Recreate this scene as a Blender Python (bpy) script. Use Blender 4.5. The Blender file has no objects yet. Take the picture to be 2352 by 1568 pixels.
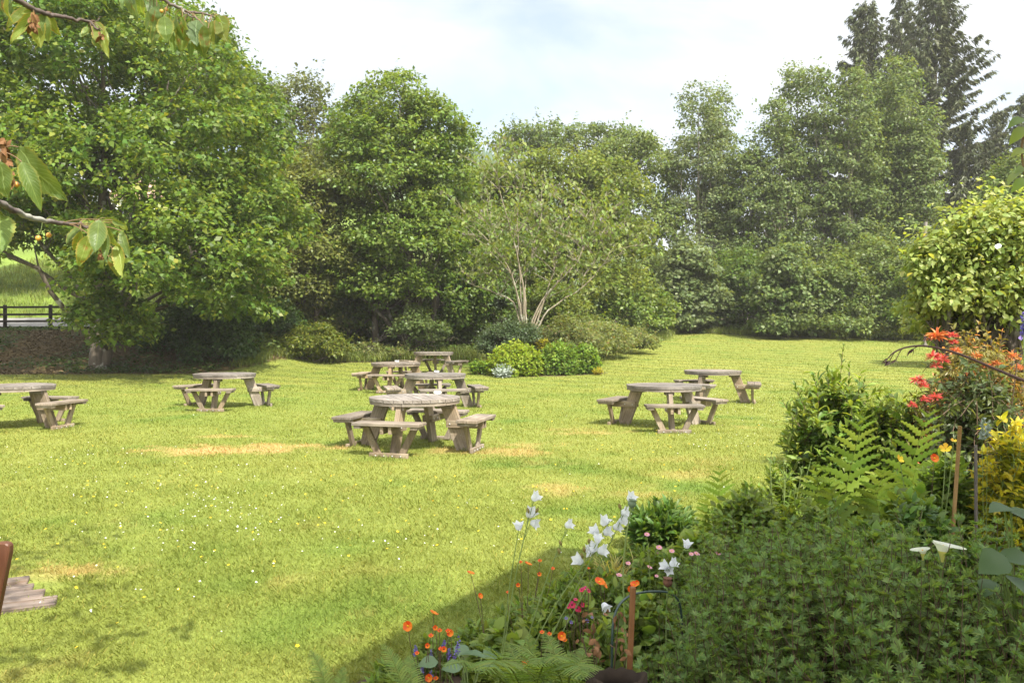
import bpy, bmesh, math, random
import numpy as np
from mathutils import Vector, Matrix

scene = bpy.context.scene
COL = scene.collection
PI = math.pi
R = math.radians
rng = np.random.default_rng(7)
random.seed(7)

# photograph geometry: focal length, horizon and centre of a 2352 px wide copy of the photograph
FV, HV, CV, EYE = 1898.7, 760.0, 1176.0, 1.67

def smooth(t):
    t = np.clip(t, 0, 1)
    return t * t * (3 - 2 * t)

def H(x, y):
    """terrain height"""
    x = np.asarray(x, float); y = np.asarray(y, float)
    rise = .0014 * np.clip(y - 14, 0, 36) ** 2 + .05 * np.clip(y - 50, 0, 100)
    m = smooth((-7.0 - x) / 3.5)
    bank = m * (1.15 * smooth((y - 27.5) / 5.5) + .03 * np.clip(y - 35, 0, 6) + .2 * np.clip(y - 41, 0, 60))
    return rise + bank + .02 * np.sin(x * .7 + 1.3) * np.sin(y * .45)

def h(x, y): return float(H(x, y))

def at(vx, vy, d):
    return Vector(((vx - CV) / FV * d, d, EYE - (vy - HV) / FV * d))

def gx(vx, d): return (vx - CV) / FV * d

def on_ground(vx, d):
    x = gx(vx, d); return Vector((x, d, h(x, d)))

# ---------------------------------------------------------------- objects
def tag(o, label=None, cat=None, group=None, kind=None):
    if label: o['label'] = label
    if cat: o['category'] = cat
    if group: o['group'] = group
    if kind: o['kind'] = kind
    return o

def empty(name, loc, label, cat, group=None, rz=0):
    o = bpy.data.objects.new(name, None); COL.objects.link(o)
    o.location = loc; o.rotation_euler = (0, 0, rz); o.empty_display_size = .1
    return tag(o, label, cat, group)

def mesh_np(name, parts, mats, smoothf=False, uvs=None, cols=None):
    """parts: list of (V, F, material index)"""
    Vs, off, loops, tot, mi = [], 0, [], [], []
    for p in parts:
        V, F = np.asarray(p[0], float), np.asarray(p[1], int)
        m = p[2] if len(p) > 2 else 0
        if len(F) == 0: continue
        Vs.append(V); loops.append((F + off).ravel()); tot.append(np.full(len(F), F.shape[1])); mi.append(np.full(len(F), m)); off += len(V)
    V = np.concatenate(Vs); L = np.concatenate(loops).astype(np.int32); T = np.concatenate(tot).astype(np.int32)
    me = bpy.data.meshes.new(name)
    me.vertices.add(len(V)); me.vertices.foreach_set('co', V.astype(np.float32).ravel())
    me.loops.add(len(L)); me.loops.foreach_set('vertex_index', L)
    me.polygons.add(len(T)); st = np.zeros(len(T), np.int32); st[1:] = np.cumsum(T)[:-1]
    me.polygons.foreach_set('loop_start', st)
    me.polygons.foreach_set('material_index', np.concatenate(mi).astype(np.int32))
    if smoothf: me.polygons.foreach_set('use_smooth', np.ones(len(T), bool))
    if cols is not None:
        a = me.attributes.new('tint', 'FLOAT_COLOR', 'POINT')
        c = np.ones((len(V), 4), np.float32); c[:, :3] = cols
        a.data.foreach_set('color', c.ravel())
    if uvs is not None:
        u = me.uv_layers.new(name='UVMap'); u.data.foreach_set('uv', np.asarray(uvs, np.float32)[L].ravel())
    for m in (mats if isinstance(mats, (list, tuple)) else [mats]): me.materials.append(m)
    me.update(calc_edges=True)
    return me

def obj(name, me, parent=None, loc=(0, 0, 0), rot=None):
    o = bpy.data.objects.new(name, me); COL.objects.link(o)
    o.location = loc
    if rot is not None: o.rotation_euler = rot
    if parent: o.parent = parent
    return o

def rel(parts, loc):
    loc = np.array(loc)
    return [(np.asarray(p[0]) - loc,) + tuple(p[1:]) for p in parts]

# ---------------------------------------------------------------- numpy geometry
def nrm(a):
    a = np.asarray(a, float)
    return a / np.maximum(np.linalg.norm(a, axis=-1, keepdims=True), 1e-9)

def place(tV, tF, P, A, N, S):
    """copies of a template (x across, y along, z normal) at points P with axis A, normal N, scale S (n,) or (n,3)"""
    P = np.asarray(P, float); A = nrm(A); X = nrm(np.cross(A, N)); N2 = np.cross(X, A)
    S = np.asarray(S, float)
    if S.ndim == 1: S = np.repeat(S[:, None], 3, 1)
    V = (P[:, None] + tV[None, :, 0:1] * (X * S[:, 0:1])[:, None] + tV[None, :, 1:2] * (A * S[:, 1:2])[:, None]
         + tV[None, :, 2:3] * (N2 * S[:, 2:3])[:, None])
    n, k = len(P), len(tV)
    F = tF[None] + (np.arange(n) * k)[:, None, None]
    return V.reshape(-1, 3), F.reshape(-1, tF.shape[1])

def tube(pts, rad, sides=6, cap=True):
    pts = np.asarray(pts, float); n = len(pts)
    rad = np.broadcast_to(np.asarray(rad, float), (n,))
    T = np.gradient(pts, axis=0); T = nrm(T)
    ref = np.array([.31, .17, .93]) if abs(T[0] @ np.array([.31, .17, .93])) < .9 else np.array([1., 0, .1])
    a = np.linspace(0, 2 * PI, sides, endpoint=False)
    V = np.empty((n, sides, 3))
    u = nrm(np.cross(T[0], ref))
    for i in range(n):
        u = nrm(u - (u @ T[i]) * T[i]); w = np.cross(T[i], u)
        V[i] = pts[i] + rad[i] * (np.cos(a)[:, None] * u + np.sin(a)[:, None] * w)
    idx = np.arange(n * sides).reshape(n, sides)
    nx = np.roll(idx, -1, 1)
    F = np.stack([idx[:-1], nx[:-1], nx[1:], idx[1:]], -1).reshape(-1, 4)
    V = V.reshape(-1, 3)
    if cap:
        V = np.vstack([V, pts[0], pts[-1]]); c0, c1 = len(V) - 2, len(V) - 1
        Fc = [[idx[0, (j + 1) % sides], idx[0, j], c0, c0] for j in range(0)]
        q = []
        for j in range(0, sides):
            q.append([idx[-1, j], idx[-1, (j + 1) % sides], c1]); q.append([idx[0, (j + 1) % sides], idx[0, j], c0])
        return [(V, F), (V, np.array(q))] if False else (V, F, np.array(q))
    return V, F, np.zeros((0, 3), int)

class Geo:
    """collects pieces that belong to ONE mesh"""
    def __init__(s): s.p = []
    def add(s, V, F, m=0): s.p.append((V, F, m)); return s
    def tube(s, pts, rad, sides=6, m=0):
        V, F, C = tube(pts, rad, sides)
        s.p.append((V, F, m))
        if len(C): s.p.append((V, C, m))
        return s
    def mesh(s, name, mats, origin=(0, 0, 0), smoothf=True): return mesh_np(name, rel(s.p, origin), mats, smoothf)

# leaf templates: base at the origin, tip at y = 1
KITE = (np.array([[0, 0, 0], [-.32, .42, .08], [0, 1, -.06], [.32, .42, .08]]), np.array([[0, 1, 2, 3]]))
NARROW = (np.array([[0, 0, 0], [-.13, .45, .04], [0, 1, -.12], [.13, .45, .04]]), np.array([[0, 1, 2, 3]]))
_o = np.array([[0, 0, 0], [-.2, .22, .05], [0, .25, 0], [.2, .22, .05], [-.26, .5, .05], [0, .55, -.02], [.26, .5, .05],
               [-.17, .78, -.03], [0, .8, -.09], [.17, .78, -.03], [0, 1.05, -.2]])
OVATE = (_o, np.array([[0, 2, 1, 1], [0, 3, 2, 2], [1, 2, 5, 4], [2, 3, 6, 5], [4, 5, 8, 7], [5, 6, 9, 8], [7, 8, 10, 10], [8, 9, 10, 10]]))
# triangles kept as triangles
OV_T = np.array([[0, 2, 1], [0, 3, 2], [7, 8, 10], [8, 9, 10]])
OV_Q = np.array([[1, 2, 5, 4], [2, 3, 6, 5], [4, 5, 8, 7], [5, 6, 9, 8]])
LANCE_V = _o * np.array([.62, 1, 1.1])
ROUND_V = _o * np.array([1.75, 1, 1.2])

def palm(n=5, spread=1.9, w=.13):
    V, F = [], []
    for i in range(n):
        a = (i - (n - 1) / 2) / max(1, (n - 1)) * spread
        l = 1 - .25 * abs(a) / max(.1, spread / 2)
        c, s = math.cos(a), math.sin(a)
        for x, y, z in ((0, 0, 0), (-w, .55 * l, .05), (0, l, -.05), (w, .55 * l, .05)):
            V.append((x * c + y * s, y * c - x * s, z))
        F.append([4 * i, 4 * i + 1, 4 * i + 2, 4 * i + 3])
    return np.array(V), np.array(F)

def leaves(P, A, N, L, W=1.0, kind='kite', m=0):
    """list of mesh parts for many leaves; L is the length, W scales the width"""
    L = np.asarray(L, float); S = np.stack([L * W, L, L], 1)
    if kind == 'kite': return [place(*KITE, P, A, N, S) + (m,)]
    if kind == 'narrow': return [place(*NARROW, P, A, N, S) + (m,)]
    if kind == 'palm5': return [place(*palm(5, 2.2), P, A, N, S) + (m,)]
    if kind == 'palm7': return [place(*palm(7, 2.9), P, A, N, S) + (m,)]
    V = {'ovate': _o, 'lance': LANCE_V, 'round': ROUND_V}[kind]
    a, q = place(V, OV_Q, P, A, N, S); _, t = place(V, OV_T, P, A, N, S)
    return [(a, [q, t], m)]

def flat(parts):
    """turn (V, [quads, tris], m) entries into one vertex block with two face blocks"""
    return parts

def mesh_mixed(name, parts, mats, origin=(0, 0, 0), smoothf=True):
    """like mesh_np, but a part's faces may be a list of blocks that share the part's vertices"""
    Vs, loops, tot, mi, off = [], [], [], [], 0
    for p in parts:
        V = np.asarray(p[0], float) - np.array(origin); Fs = p[1] if isinstance(p[1], list) else [p[1]]
        m = p[2] if len(p) > 2 else 0
        for F in Fs:
            F = np.asarray(F, int)
            if len(F) == 0: continue
            loops.append((F + off).ravel()); tot.append(np.full(len(F), F.shape[1])); mi.append(np.full(len(F), m))
        Vs.append(V); off += len(V)
    V = np.concatenate(Vs); L = np.concatenate(loops).astype(np.int32); T = np.concatenate(tot).astype(np.int32)
    me = bpy.data.meshes.new(name)
    me.vertices.add(len(V)); me.vertices.foreach_set('co', V.astype(np.float32).ravel())
    me.loops.add(len(L)); me.loops.foreach_set('vertex_index', L)
    me.polygons.add(len(T)); st = np.zeros(len(T), np.int32); st[1:] = np.cumsum(T)[:-1]
    me.polygons.foreach_set('loop_start', st)
    me.polygons.foreach_set('material_index', np.concatenate(mi).astype(np.int32))
    if smoothf: me.polygons.foreach_set('use_smooth', np.ones(len(T), bool))
    for m in (mats if isinstance(mats, (list, tuple)) else [mats]): me.materials.append(m)
    me.update(calc_edges=True)
    return me

def rand_dir(n, r=rng):
    return nrm(r.normal(size=(n, 3)))

def bez(p0, p1, p2, n=8):
    t = np.linspace(0, 1, n)[:, None]
    p0, p1, p2 = (np.asarray(p, float) for p in (p0, p1, p2))
    return (1 - t) ** 2 * p0 + 2 * t * (1 - t) * p1 + t * t * p2

def inside(poly, x, y):
    x = np.asarray(x); y = np.asarray(y); c = np.zeros(x.shape, bool); n = len(poly)
    for i in range(n):
        x0, y0 = poly[i]; x1, y1 = poly[(i + 1) % n]
        hit = ((y0 > y) != (y1 > y)) & (x < (x1 - x0) * (y - y0) / (y1 - y0 + 1e-12) + x0)
        c ^= hit
    return c

def vnoise(x, y, s, seed=0):
    """smooth value noise on numpy arrays, 0..1"""
    r = np.random.default_rng(seed); g = r.random((64, 64))
    u, v = np.asarray(x) / s + 400, np.asarray(y) / s + 400
    i, j = np.floor(u).astype(int), np.floor(v).astype(int); f, k = smooth(u - i), smooth(v - j)
    G = lambda a, b: g[a % 64, b % 64]
    return (G(i, j) * (1 - f) + G(i + 1, j) * f) * (1 - k) + (G(i, j + 1) * (1 - f) + G(i + 1, j + 1) * f) * k
# ---------------------------------------------------------------- materials
def new_mat(name):
    m = bpy.data.materials.new(name); m.use_nodes = True
    nt = m.node_tree; nt.nodes.clear()
    out = nt.nodes.new('ShaderNodeOutputMaterial')
    return m, nt, out

def N(nt, t, **kw):
    n = nt.nodes.new(t)
    for k, v in kw.items(): setattr(n, k, v)
    return n

def mixc(nt, fac, a, b, blend='MIX'):
    n = N(nt, 'ShaderNodeMix', data_type='RGBA', blend_type=blend)
    for sock, v in ((n.inputs[0], fac), (n.inputs[6], a), (n.inputs[7], b)):
        if isinstance(v, bpy.types.NodeSocket): nt.links.new(v, sock)
        elif isinstance(v, (int, float)): sock.default_value = v
        else: sock.default_value = (*v, 1) if len(v) == 3 else v
    return n.outputs[2]

def ramp(nt, fac, lo, hi, a=0.0, b=1.0):
    n = N(nt, 'ShaderNodeMapRange'); nt.links.new(fac, n.inputs[0])
    n.inputs[1].default_value, n.inputs[2].default_value, n.inputs[3].default_value, n.inputs[4].default_value = lo, hi, a, b
    return n.outputs[0]

def noise(nt, scale, detail=4, coord='Object', rough=.55, vec=None):
    n = N(nt, 'ShaderNodeTexNoise'); n.inputs['Scale'].default_value = scale; n.inputs['Detail'].default_value = detail
    n.inputs['Roughness'].default_value = rough
    if vec is None: vec = N(nt, 'ShaderNodeTexCoord').outputs[coord]
    nt.links.new(vec, n.inputs['Vector'])
    return n.outputs['Fac']

def leaf_mat(name, c1, c2, trans=.46, var=.42, nscale=.7, rough=.45, spec=.35, tint=(1.5, 1.35, .55), c3=None):
    """a leaf: two natural colours mixed by a clump-size noise, each leaf a little different, light passing through"""
    m, nt, out = new_mat(name)
    f = ramp(nt, noise(nt, nscale, 3), .35, .65)
    col = mixc(nt, f, c1, c2)
    geo = N(nt, 'ShaderNodeNewGeometry')
    if c3 is not None:
        f3 = ramp(nt, geo.outputs['Random Per Island'], .86, .98)
        col = mixc(nt, f3, col, c3)
    hs = N(nt, 'ShaderNodeHueSaturation')
    nt.links.new(col, hs.inputs['Color'])
    nt.links.new(ramp(nt, geo.outputs['Random Per Island'], 0, 1, 1 - var, 1 + var), hs.inputs['Value'])
    wn = N(nt, 'ShaderNodeTexWhiteNoise', noise_dimensions='1D')
    nt.links.new(geo.outputs['Random Per Island'], wn.inputs['W'])
    nt.links.new(ramp(nt, wn.outputs['Value'], 0, 1, .475, .52), hs.inputs['Hue'])
    p = N(nt, 'ShaderNodeBsdfPrincipled')
    nt.links.new(hs.outputs['Color'], p.inputs['Base Color'])
    p.inputs['Roughness'].default_value = rough; p.inputs['Specular IOR Level'].default_value = spec
    t = N(nt, 'ShaderNodeBsdfTranslucent')
    nt.links.new(mixc(nt, 1.0, hs.outputs['Color'], tint, 'MULTIPLY'), t.inputs['Color'])
    mx = N(nt, 'ShaderNodeMixShader'); mx.inputs[0].default_value = trans
    nt.links.new(p.outputs[0], mx.inputs[1]); nt.links.new(t.outputs[0], mx.inputs[2])
    nt.links.new(mx.outputs[0], out.inputs[0])
    return m

def plain(name, c1, c2, scale=6, rough=.8, spec=.3, bump=0, detail=5):
    m, nt, out = new_mat(name)
    f = noise(nt, scale, detail)
    p = N(nt, 'ShaderNodeBsdfPrincipled')
    nt.links.new(mixc(nt, ramp(nt, f, .32, .68), c1, c2), p.inputs['Base Color'])
    p.inputs['Roughness'].default_value = rough; p.inputs['Specular IOR Level'].default_value = spec
    if bump:
        b = N(nt, 'ShaderNodeBump'); b.inputs['Strength'].default_value = bump; nt.links.new(noise(nt, scale * 4, 6), b.inputs['Height'])
        nt.links.new(b.outputs[0], p.inputs['Normal'])
    nt.links.new(p.outputs[0], out.inputs[0])
    return m

def bark_mat(name, c1, c2, lichen=(.42, .42, .36), lf=.5):
    m, nt, out = new_mat(name)
    tc = N(nt, 'ShaderNodeTexCoord'); mp = N(nt, 'ShaderNodeMapping'); mp.inputs['Scale'].default_value = (9, 9, 1.6)
    nt.links.new(tc.outputs['Object'], mp.inputs[0])
    f = noise(nt, 1.4, 6, vec=mp.outputs[0])
    col = mixc(nt, ramp(nt, f, .3, .7), c1, c2)
    g = noise(nt, 3.2, 5, vec=tc.outputs['Object'])
    col = mixc(nt, ramp(nt, g, .56, .64, 0, lf), col, lichen)
    p = N(nt, 'ShaderNodeBsdfPrincipled'); nt.links.new(col, p.inputs['Base Color']); p.inputs['Roughness'].default_value = .9
    b = N(nt, 'ShaderNodeBump'); b.inputs['Strength'].default_value = .6; nt.links.new(f, b.inputs['Height']); nt.links.new(b.outputs[0], p.inputs['Normal'])
    nt.links.new(p.outputs[0], out.inputs[0])
    return m

def wood_mat(name, c1, c2, c3, grain=(1.3, 38), rough=.8, wear=.5):
    """weathered timber: grain runs along u of the board's own UV map (metres)"""
    m, nt, out = new_mat(name)
    uv = N(nt, 'ShaderNodeUVMap'); mp = N(nt, 'ShaderNodeMapping'); mp.inputs['Scale'].default_value = (grain[0], grain[1], 1)
    nt.links.new(uv.outputs[0], mp.inputs[0])
    f = noise(nt, 1.0, 6, vec=mp.outputs[0], rough=.65)
    col = mixc(nt, ramp(nt, f, .33, .66), c1, c2)
    mp2 = N(nt, 'ShaderNodeMapping'); mp2.inputs['Scale'].default_value = (2.2, 7, 1); nt.links.new(uv.outputs[0], mp2.inputs[0])
    g = noise(nt, 1.2, 5, vec=mp2.outputs[0])
    col = mixc(nt, ramp(nt, g, .5, .68, 0, wear), col, c3)
    oi = N(nt, 'ShaderNodeObjectInfo'); hs = N(nt, 'ShaderNodeHueSaturation'); nt.links.new(col, hs.inputs['Color'])
    nt.links.new(ramp(nt, oi.outputs['Random'], 0, 1, .8, 1.2), hs.inputs['Value'])
    pos = N(nt, 'ShaderNodeNewGeometry').outputs['Position']
    st = N(nt, 'ShaderNodeHueSaturation'); nt.links.new(hs.outputs[0], st.inputs['Color'])
    nt.links.new(ramp(nt, noise(nt, 2.1, 4, vec=pos), .34, .66, .62, 1.22), st.inputs['Value']); nt.links.new(ramp(nt, noise(nt, .45, 2, vec=pos), .35, .65, .7, 1.25), st.inputs['Saturation'])
    lic = mixc(nt, ramp(nt, noise(nt, 38, 3, vec=pos), .64, .72, 0, .55 * wear), st.outputs[0], tuple(min(.5, c * 1.5 + .05) for c in c3))
    p = N(nt, 'ShaderNodeBsdfPrincipled'); nt.links.new(lic, p.inputs['Base Color']); p.inputs['Roughness'].default_value = rough
    p.inputs['Specular IOR Level'].default_value = .25
    b = N(nt, 'ShaderNodeBump'); b.inputs['Strength'].default_value = .35; b.inputs['Distance'].default_value = .01
    nt.links.new(f, b.inputs['Height']); nt.links.new(b.outputs[0], p.inputs['Normal'])
    nt.links.new(p.outputs[0], out.inputs[0])
    return m

def tint_mat(name, trans=0.0, micro=True):
    """albedo from the per-vertex 'tint' attribute (lawn, dry patches, soil), with fine mottling"""
    m, nt, out = new_mat(name)
    at_ = N(nt, 'ShaderNodeAttribute', attribute_name='tint')
    col = at_.outputs['Color']
    p = N(nt, 'ShaderNodeBsdfPrincipled'); p.inputs['Roughness'].default_value = .85; p.inputs['Specular IOR Level'].default_value = .2
    if micro:
        f = noise(nt, 9, 6, rough=.7); g = noise(nt, 70, 3)
        hs = N(nt, 'ShaderNodeHueSaturation'); nt.links.new(col, hs.inputs['Color'])
        ad = N(nt, 'ShaderNodeMath', operation='MULTIPLY'); nt.links.new(ramp(nt, f, .3, .7, .78, 1.22), ad.inputs[0]); nt.links.new(ramp(nt, g, .3, .7, .72, 1.28), ad.inputs[1])
        nt.links.new(ad.outputs[0], hs.inputs['Value']); col = hs.outputs[0]
        b = N(nt, 'ShaderNodeBump'); b.inputs['Strength'].default_value = .5; b.inputs['Distance'].default_value = .03; nt.links.new(g, b.inputs['Height'])
        nt.links.new(b.outputs[0], p.inputs['Normal'])
    nt.links.new(col, p.inputs['Base Color'])
    if trans:
        t = N(nt, 'ShaderNodeBsdfTranslucent'); nt.links.new(mixc(nt, 1.0, col, (1.35, 1.25, .6), 'MULTIPLY'), t.inputs['Color'])
        mx = N(nt, 'ShaderNodeMixShader'); mx.inputs[0].default_value = trans
        nt.links.new(p.outputs[0], mx.inputs[1]); nt.links.new(t.outputs[0], mx.inputs[2]); nt.links.new(mx.outputs[0], out.inputs[0])
    else: nt.links.new(p.outputs[0], out.inputs[0])
    return m

M = {}
M['ground'] = tint_mat('ground')
M['blade'] = tint_mat('grass_blade', trans=.3, micro=False)
M['oak'] = leaf_mat('oak_leaf', (.092, .165, .022), (.135, .205, .03), nscale=.5, c3=(.17, .19, .03))
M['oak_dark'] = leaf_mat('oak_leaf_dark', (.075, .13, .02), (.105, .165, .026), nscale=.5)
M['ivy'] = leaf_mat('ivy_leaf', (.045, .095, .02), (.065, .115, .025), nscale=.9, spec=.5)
M['undergrowth'] = leaf_mat('undergrowth_leaf', (.075, .12, .022), (.11, .155, .03), nscale=.8)
M['hawthorn'] = leaf_mat('hawthorn_leaf', (.135, .165, .036), (.175, .20, .05), nscale=.6)
M['pale'] = leaf_mat('pale_leaf', (.10, .13, .04), (.14, .16, .055), nscale=.6)
M['alder'] = leaf_mat('alder_leaf', (.105, .175, .024), (.155, .22, .036), nscale=.5, spec=.45)
M['sallow'] = leaf_mat('sallow_leaf', (.112, .16, .024), (.16, .20, .032), nscale=.5)
M['ash'] = leaf_mat('ash_leaf', (.10, .155, .042), (.14, .19, .055), nscale=.5)
M['birch'] = leaf_mat('birch_leaf', (.115, .17, .04), (.15, .20, .05), nscale=.5)
M['aspen'] = leaf_mat('aspen_leaf', (.115, .17, .052), (.15, .20, .065), nscale=.5, spec=.3)
M['aspen_pale'] = leaf_mat('aspen_leaf_pale', (.13, .18, .07), (.165, .21, .085), nscale=.5, spec=.35)
M['spruce'] = leaf_mat('spruce_needle', (.062, .082, .036), (.095, .112, .046), trans=.18, nscale=.4, spec=.3)
M['bramble'] = leaf_mat('bramble_leaf', (.14, .185, .05), (.18, .215, .065), nscale=.8, c3=(.16, .12, .05))
M['bush_mid'] = leaf_mat('bush_leaf', (.10, .14, .02), (.14, .175, .025), nscale=.9, c3=(.2, .2, .04))
M['cotoneaster'] = leaf_mat('cotoneaster_leaf', (.07, .11, .05), (.09, .13, .055), nscale=1.2, spec=.4)
M['lime'] = leaf_mat('lime_leaf', (.26, .34, .03), (.21, .30, .03), nscale=1.2, var=.3)
M['green_bush'] = leaf_mat('green_bush_leaf', (.17, .27, .035), (.13, .22, .03), nscale=1.2, var=.35)
M['gold_conifer'] = leaf_mat('gold_conifer_needle', (.36, .34, .02), (.20, .22, .02), trans=.15, nscale=1.5)
M['silver'] = leaf_mat('silver_leaf', (.34, .40, .35), (.42, .46, .42), trans=.2, tint=(1, 1.05, .9), var=.2)
M['yellow_low'] = leaf_mat('yellow_low_leaf', (.42, .36, .03), (.3, .3, .03), var=.3)
M['catalpa'] = leaf_mat('big_leaf', (.14, .20, .045), (.19, .25, .06), nscale=.8, c3=(.12, .11, .1), var=.35)
M['potentilla'] = leaf_mat('potentilla_leaf', (.128, .21, .052), (.165, .245, .062), nscale=2.5, var=.38, spec=.4)
M['weigela'] = leaf_mat('weigela_leaf', (.092, .168, .026), (.135, .21, .034), nscale=2, var=.4, spec=.5)
M['pieris'] = leaf_mat('pieris_leaf', (.13, .16, .04), (.26, .20, .06), nscale=2, spec=.4, c3=(.55, .25, .10))
M['pieris_red'] = leaf_mat('pieris_red_leaf', (.55, .13, .10), (.62, .22, .16), nscale=3, tint=(1.3, .7, .6), var=.3)
M['pieris_orange'] = leaf_mat('pieris_orange_leaf', (.60, .26, .10), (.62, .36, .16), nscale=3, tint=(1.3, .8, .5), var=.3)
M['tassel'] = leaf_mat('pieris_tassel', (.30, .27, .10), (.22, .22, .07), nscale=3, var=.3)
M['dark_shrub'] = leaf_mat('dark_shrub_leaf', (.08, .12, .045), (.12, .155, .06), nscale=2, spec=.4, rough=.45)
M['choisya'] = leaf_mat('choisya_leaf', (.36, .36, .025), (.20, .26, .025), nscale=3.5, var=.35, spec=.5)
M['fern'] = leaf_mat('fern_leaf', (.14, .22, .03), (.19, .26, .04), nscale=2, var=.25)
M['fern_low'] = leaf_mat('low_fern_leaf', (.16, .25, .05), (.21, .29, .065), nscale=2, var=.25)
M['border'] = leaf_mat('border_leaf', (.145, .225, .04), (.19, .26, .05), nscale=2, var=.4)
M['border_dark'] = leaf_mat('border_dark_leaf', (.085, .165, .035), (.12, .20, .045), nscale=2, var=.35, spec=.5)
M['lettuce'] = leaf_mat('lettuce_leaf', (.20, .30, .05), (.25, .33, .06), nscale=4, var=.2)
M['blue_leaf'] = leaf_mat('blue_green_leaf', (.10, .17, .07), (.125, .195, .085), trans=.2, nscale=4, var=.25, spec=.6)
M['big_round'] = leaf_mat('big_round_leaf', (.08, .14, .05), (.10, .16, .06), nscale=6, var=.25, spec=.5)
M['red_grass'] = leaf_mat('red_grass_leaf', (.16, .06, .04), (.22, .10, .05), nscale=4)
M['straw_grass'] = leaf_mat('straw_grass_leaf', (.42, .38, .12), (.30, .30, .08), nscale=4)
M['long_grass'] = leaf_mat('long_grass_leaf', (.15, .21, .04), (.22, .25, .07), nscale=1.2)
M['strap'] = leaf_mat('strap_leaf', (.12, .22, .035), (.16, .25, .05), nscale=3, var=.25)
M['pale_shrub'] = leaf_mat('pale_shrub_leaf', (.22, .30, .07), (.30, .36, .10), nscale=1.1, var=.35, spec=.35, c3=(.34, .33, .13))
M['cherry'] = leaf_mat('cherry_leaf', (.12, .19, .045), (.17, .23, .06), nscale=8, var=.2, trans=.45, tint=(1.6, 1.4, .6))
M['brown_leaf'] = plain('withered_leaf', (.13, .065, .03), (.24, .12, .05), 60, .8)
M['litter'] = plain('leaf_litter', (.10, .072, .036), (.19, .14, .07), 40, .9)
M['potentilla_tip'] = leaf_mat('potentilla_tip', (.14, .24, .066), (.175, .27, .078), nscale=2.5, var=.3)
M['weigela_tip'] = leaf_mat('weigela_tip', (.19, .275, .048), (.23, .30, .06), nscale=2, var=.3)
M['choisya_tip'] = leaf_mat('choisya_tip', (.50, .45, .04), (.44, .42, .04), nscale=3.5, var=.2, spec=.4)
M['white_petal'] = leaf_mat('white_petal', (.78, .80, .84), (.82, .83, .86), trans=.35, tint=(1, 1, 1), var=.04, nscale=20)
M['orange_petal'] = leaf_mat('orange_petal', (.75, .14, .01), (.80, .20, .015), trans=.3, tint=(1.2, .9, .6), var=.12, nscale=20)
M['red_petal'] = leaf_mat('magenta_petal', (.55, .02, .09), (.62, .04, .14), trans=.3, tint=(1.2, .8, .9), var=.2, nscale=20)
M['pink_petal'] = leaf_mat('pink_petal', (.75, .32, .42), (.78, .42, .50), trans=.3, tint=(1.1, .9, .9), var=.12, nscale=20)
M['blue_petal'] = leaf_mat('lavender_petal', (.17, .14, .42), (.22, .18, .48), trans=.2, tint=(1, .9, 1.1), var=.2, nscale=20)
M['yellow_petal'] = leaf_mat('yellow_petal', (.80, .52, .015), (.82, .58, .03), trans=.25, tint=(1.1, 1, .6), var=.1, nscale=20)
M['white_small'] = leaf_mat('white_small_petal', (.75, .76, .72), (.78, .78, .76), trans=.2, tint=(1, 1, 1), var=.05, nscale=20)
M['lily'] = leaf_mat('lily_spathe', (.80, .80, .74), (.74, .78, .55), trans=.35, tint=(1, 1, .85), var=.02, nscale=7)
M['lily_throat'] = leaf_mat('lily_throat', (.55, .60, .22), (.50, .58, .16), trans=.3, var=.02, nscale=7)
M['seed_green'] = plain('seed_capsule', (.12, .17, .11), (.16, .21, .14), 60, .6)
M['seed_brown'] = plain('seed_head_brown', (.10, .045, .03), (.17, .08, .05), 60, .8)
M['stem'] = plain('green_stem', (.16, .22, .06), (.20, .26, .09), 20, .6)
M['stem_red'] = plain('reddish_stem', (.10, .06, .04), (.13, .09, .05), 20, .6)
M['stem_dark'] = plain('dark_arching_stem', (.09, .05, .05), (.14, .08, .07), 20, .6)
M['stem_brown'] = plain('brown_twig', (.16, .10, .055), (.24, .16, .09), 20, .8)
M['cherry_fruit'] = plain('unripe_cherry', (.42, .16, .03), (.55, .30, .05), 40, .35, .5)
M['bark_oak'] = bark_mat('oak_bark', (.07, .055, .04), (.13, .105, .08), lf=.75)
M['bark_dark'] = bark_mat('dark_bark', (.05, .04, .03), (.10, .08, .06), lf=.35)
M['bark_pale'] = bark_mat('pale_bark', (.16, .13, .09), (.28, .235, .17), lichen=(.40, .39, .32), lf=.6)
M['bark_grey'] = bark_mat('grey_bark', (.16, .14, .11), (.24, .21, .17), lf=.5)
M['bark_spruce'] = bark_mat('spruce_bark', (.10, .075, .065), (.15, .115, .10), lf=.2)
M['bark_cherry'] = bark_mat('cherry_bark', (.07, .05, .045), (.13, .10, .085), lf=.6)
M['wood_top'] = wood_mat('weathered_top', (.115, .098, .08), (.215, .185, .16), (.29, .26, .23), wear=.6)
M['wood_leg'] = wood_mat('weathered_leg', (.17, .128, .085), (.30, .235, .165), (.40, .34, .26), wear=.55)
M['wood_seat'] = wood_mat('weathered_seat', (.14, .112, .084), (.24, .20, .16), (.30, .265, .22), wear=.6)
M['fence'] = wood_mat('dark_fence', (.014, .010, .008), (.03, .022, .017), (.04, .03, .025), wear=.3)
M['chair_wood'] = wood_mat('stained_wood', (.075, .03, .016), (.15, .06, .03), (.12, .06, .035), grain=(1, 20), rough=.45, wear=.3)
M['stake'] = wood_mat('stake_wood', (.15, .075, .04), (.24, .13, .075), (.2, .12, .08), rough=.7)
M['cane'] = wood_mat('cane', (.30, .17, .07), (.38, .24, .11), (.3, .2, .1), rough=.6)
M['boards'] = wood_mat('old_boards', (.085, .065, .05), (.20, .165, .145), (.13, .085, .055), wear=.8)
M['pole'] = wood_mat('pole_wood', (.13, .11, .10), (.20, .175, .155), (.2, .18, .16))
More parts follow.
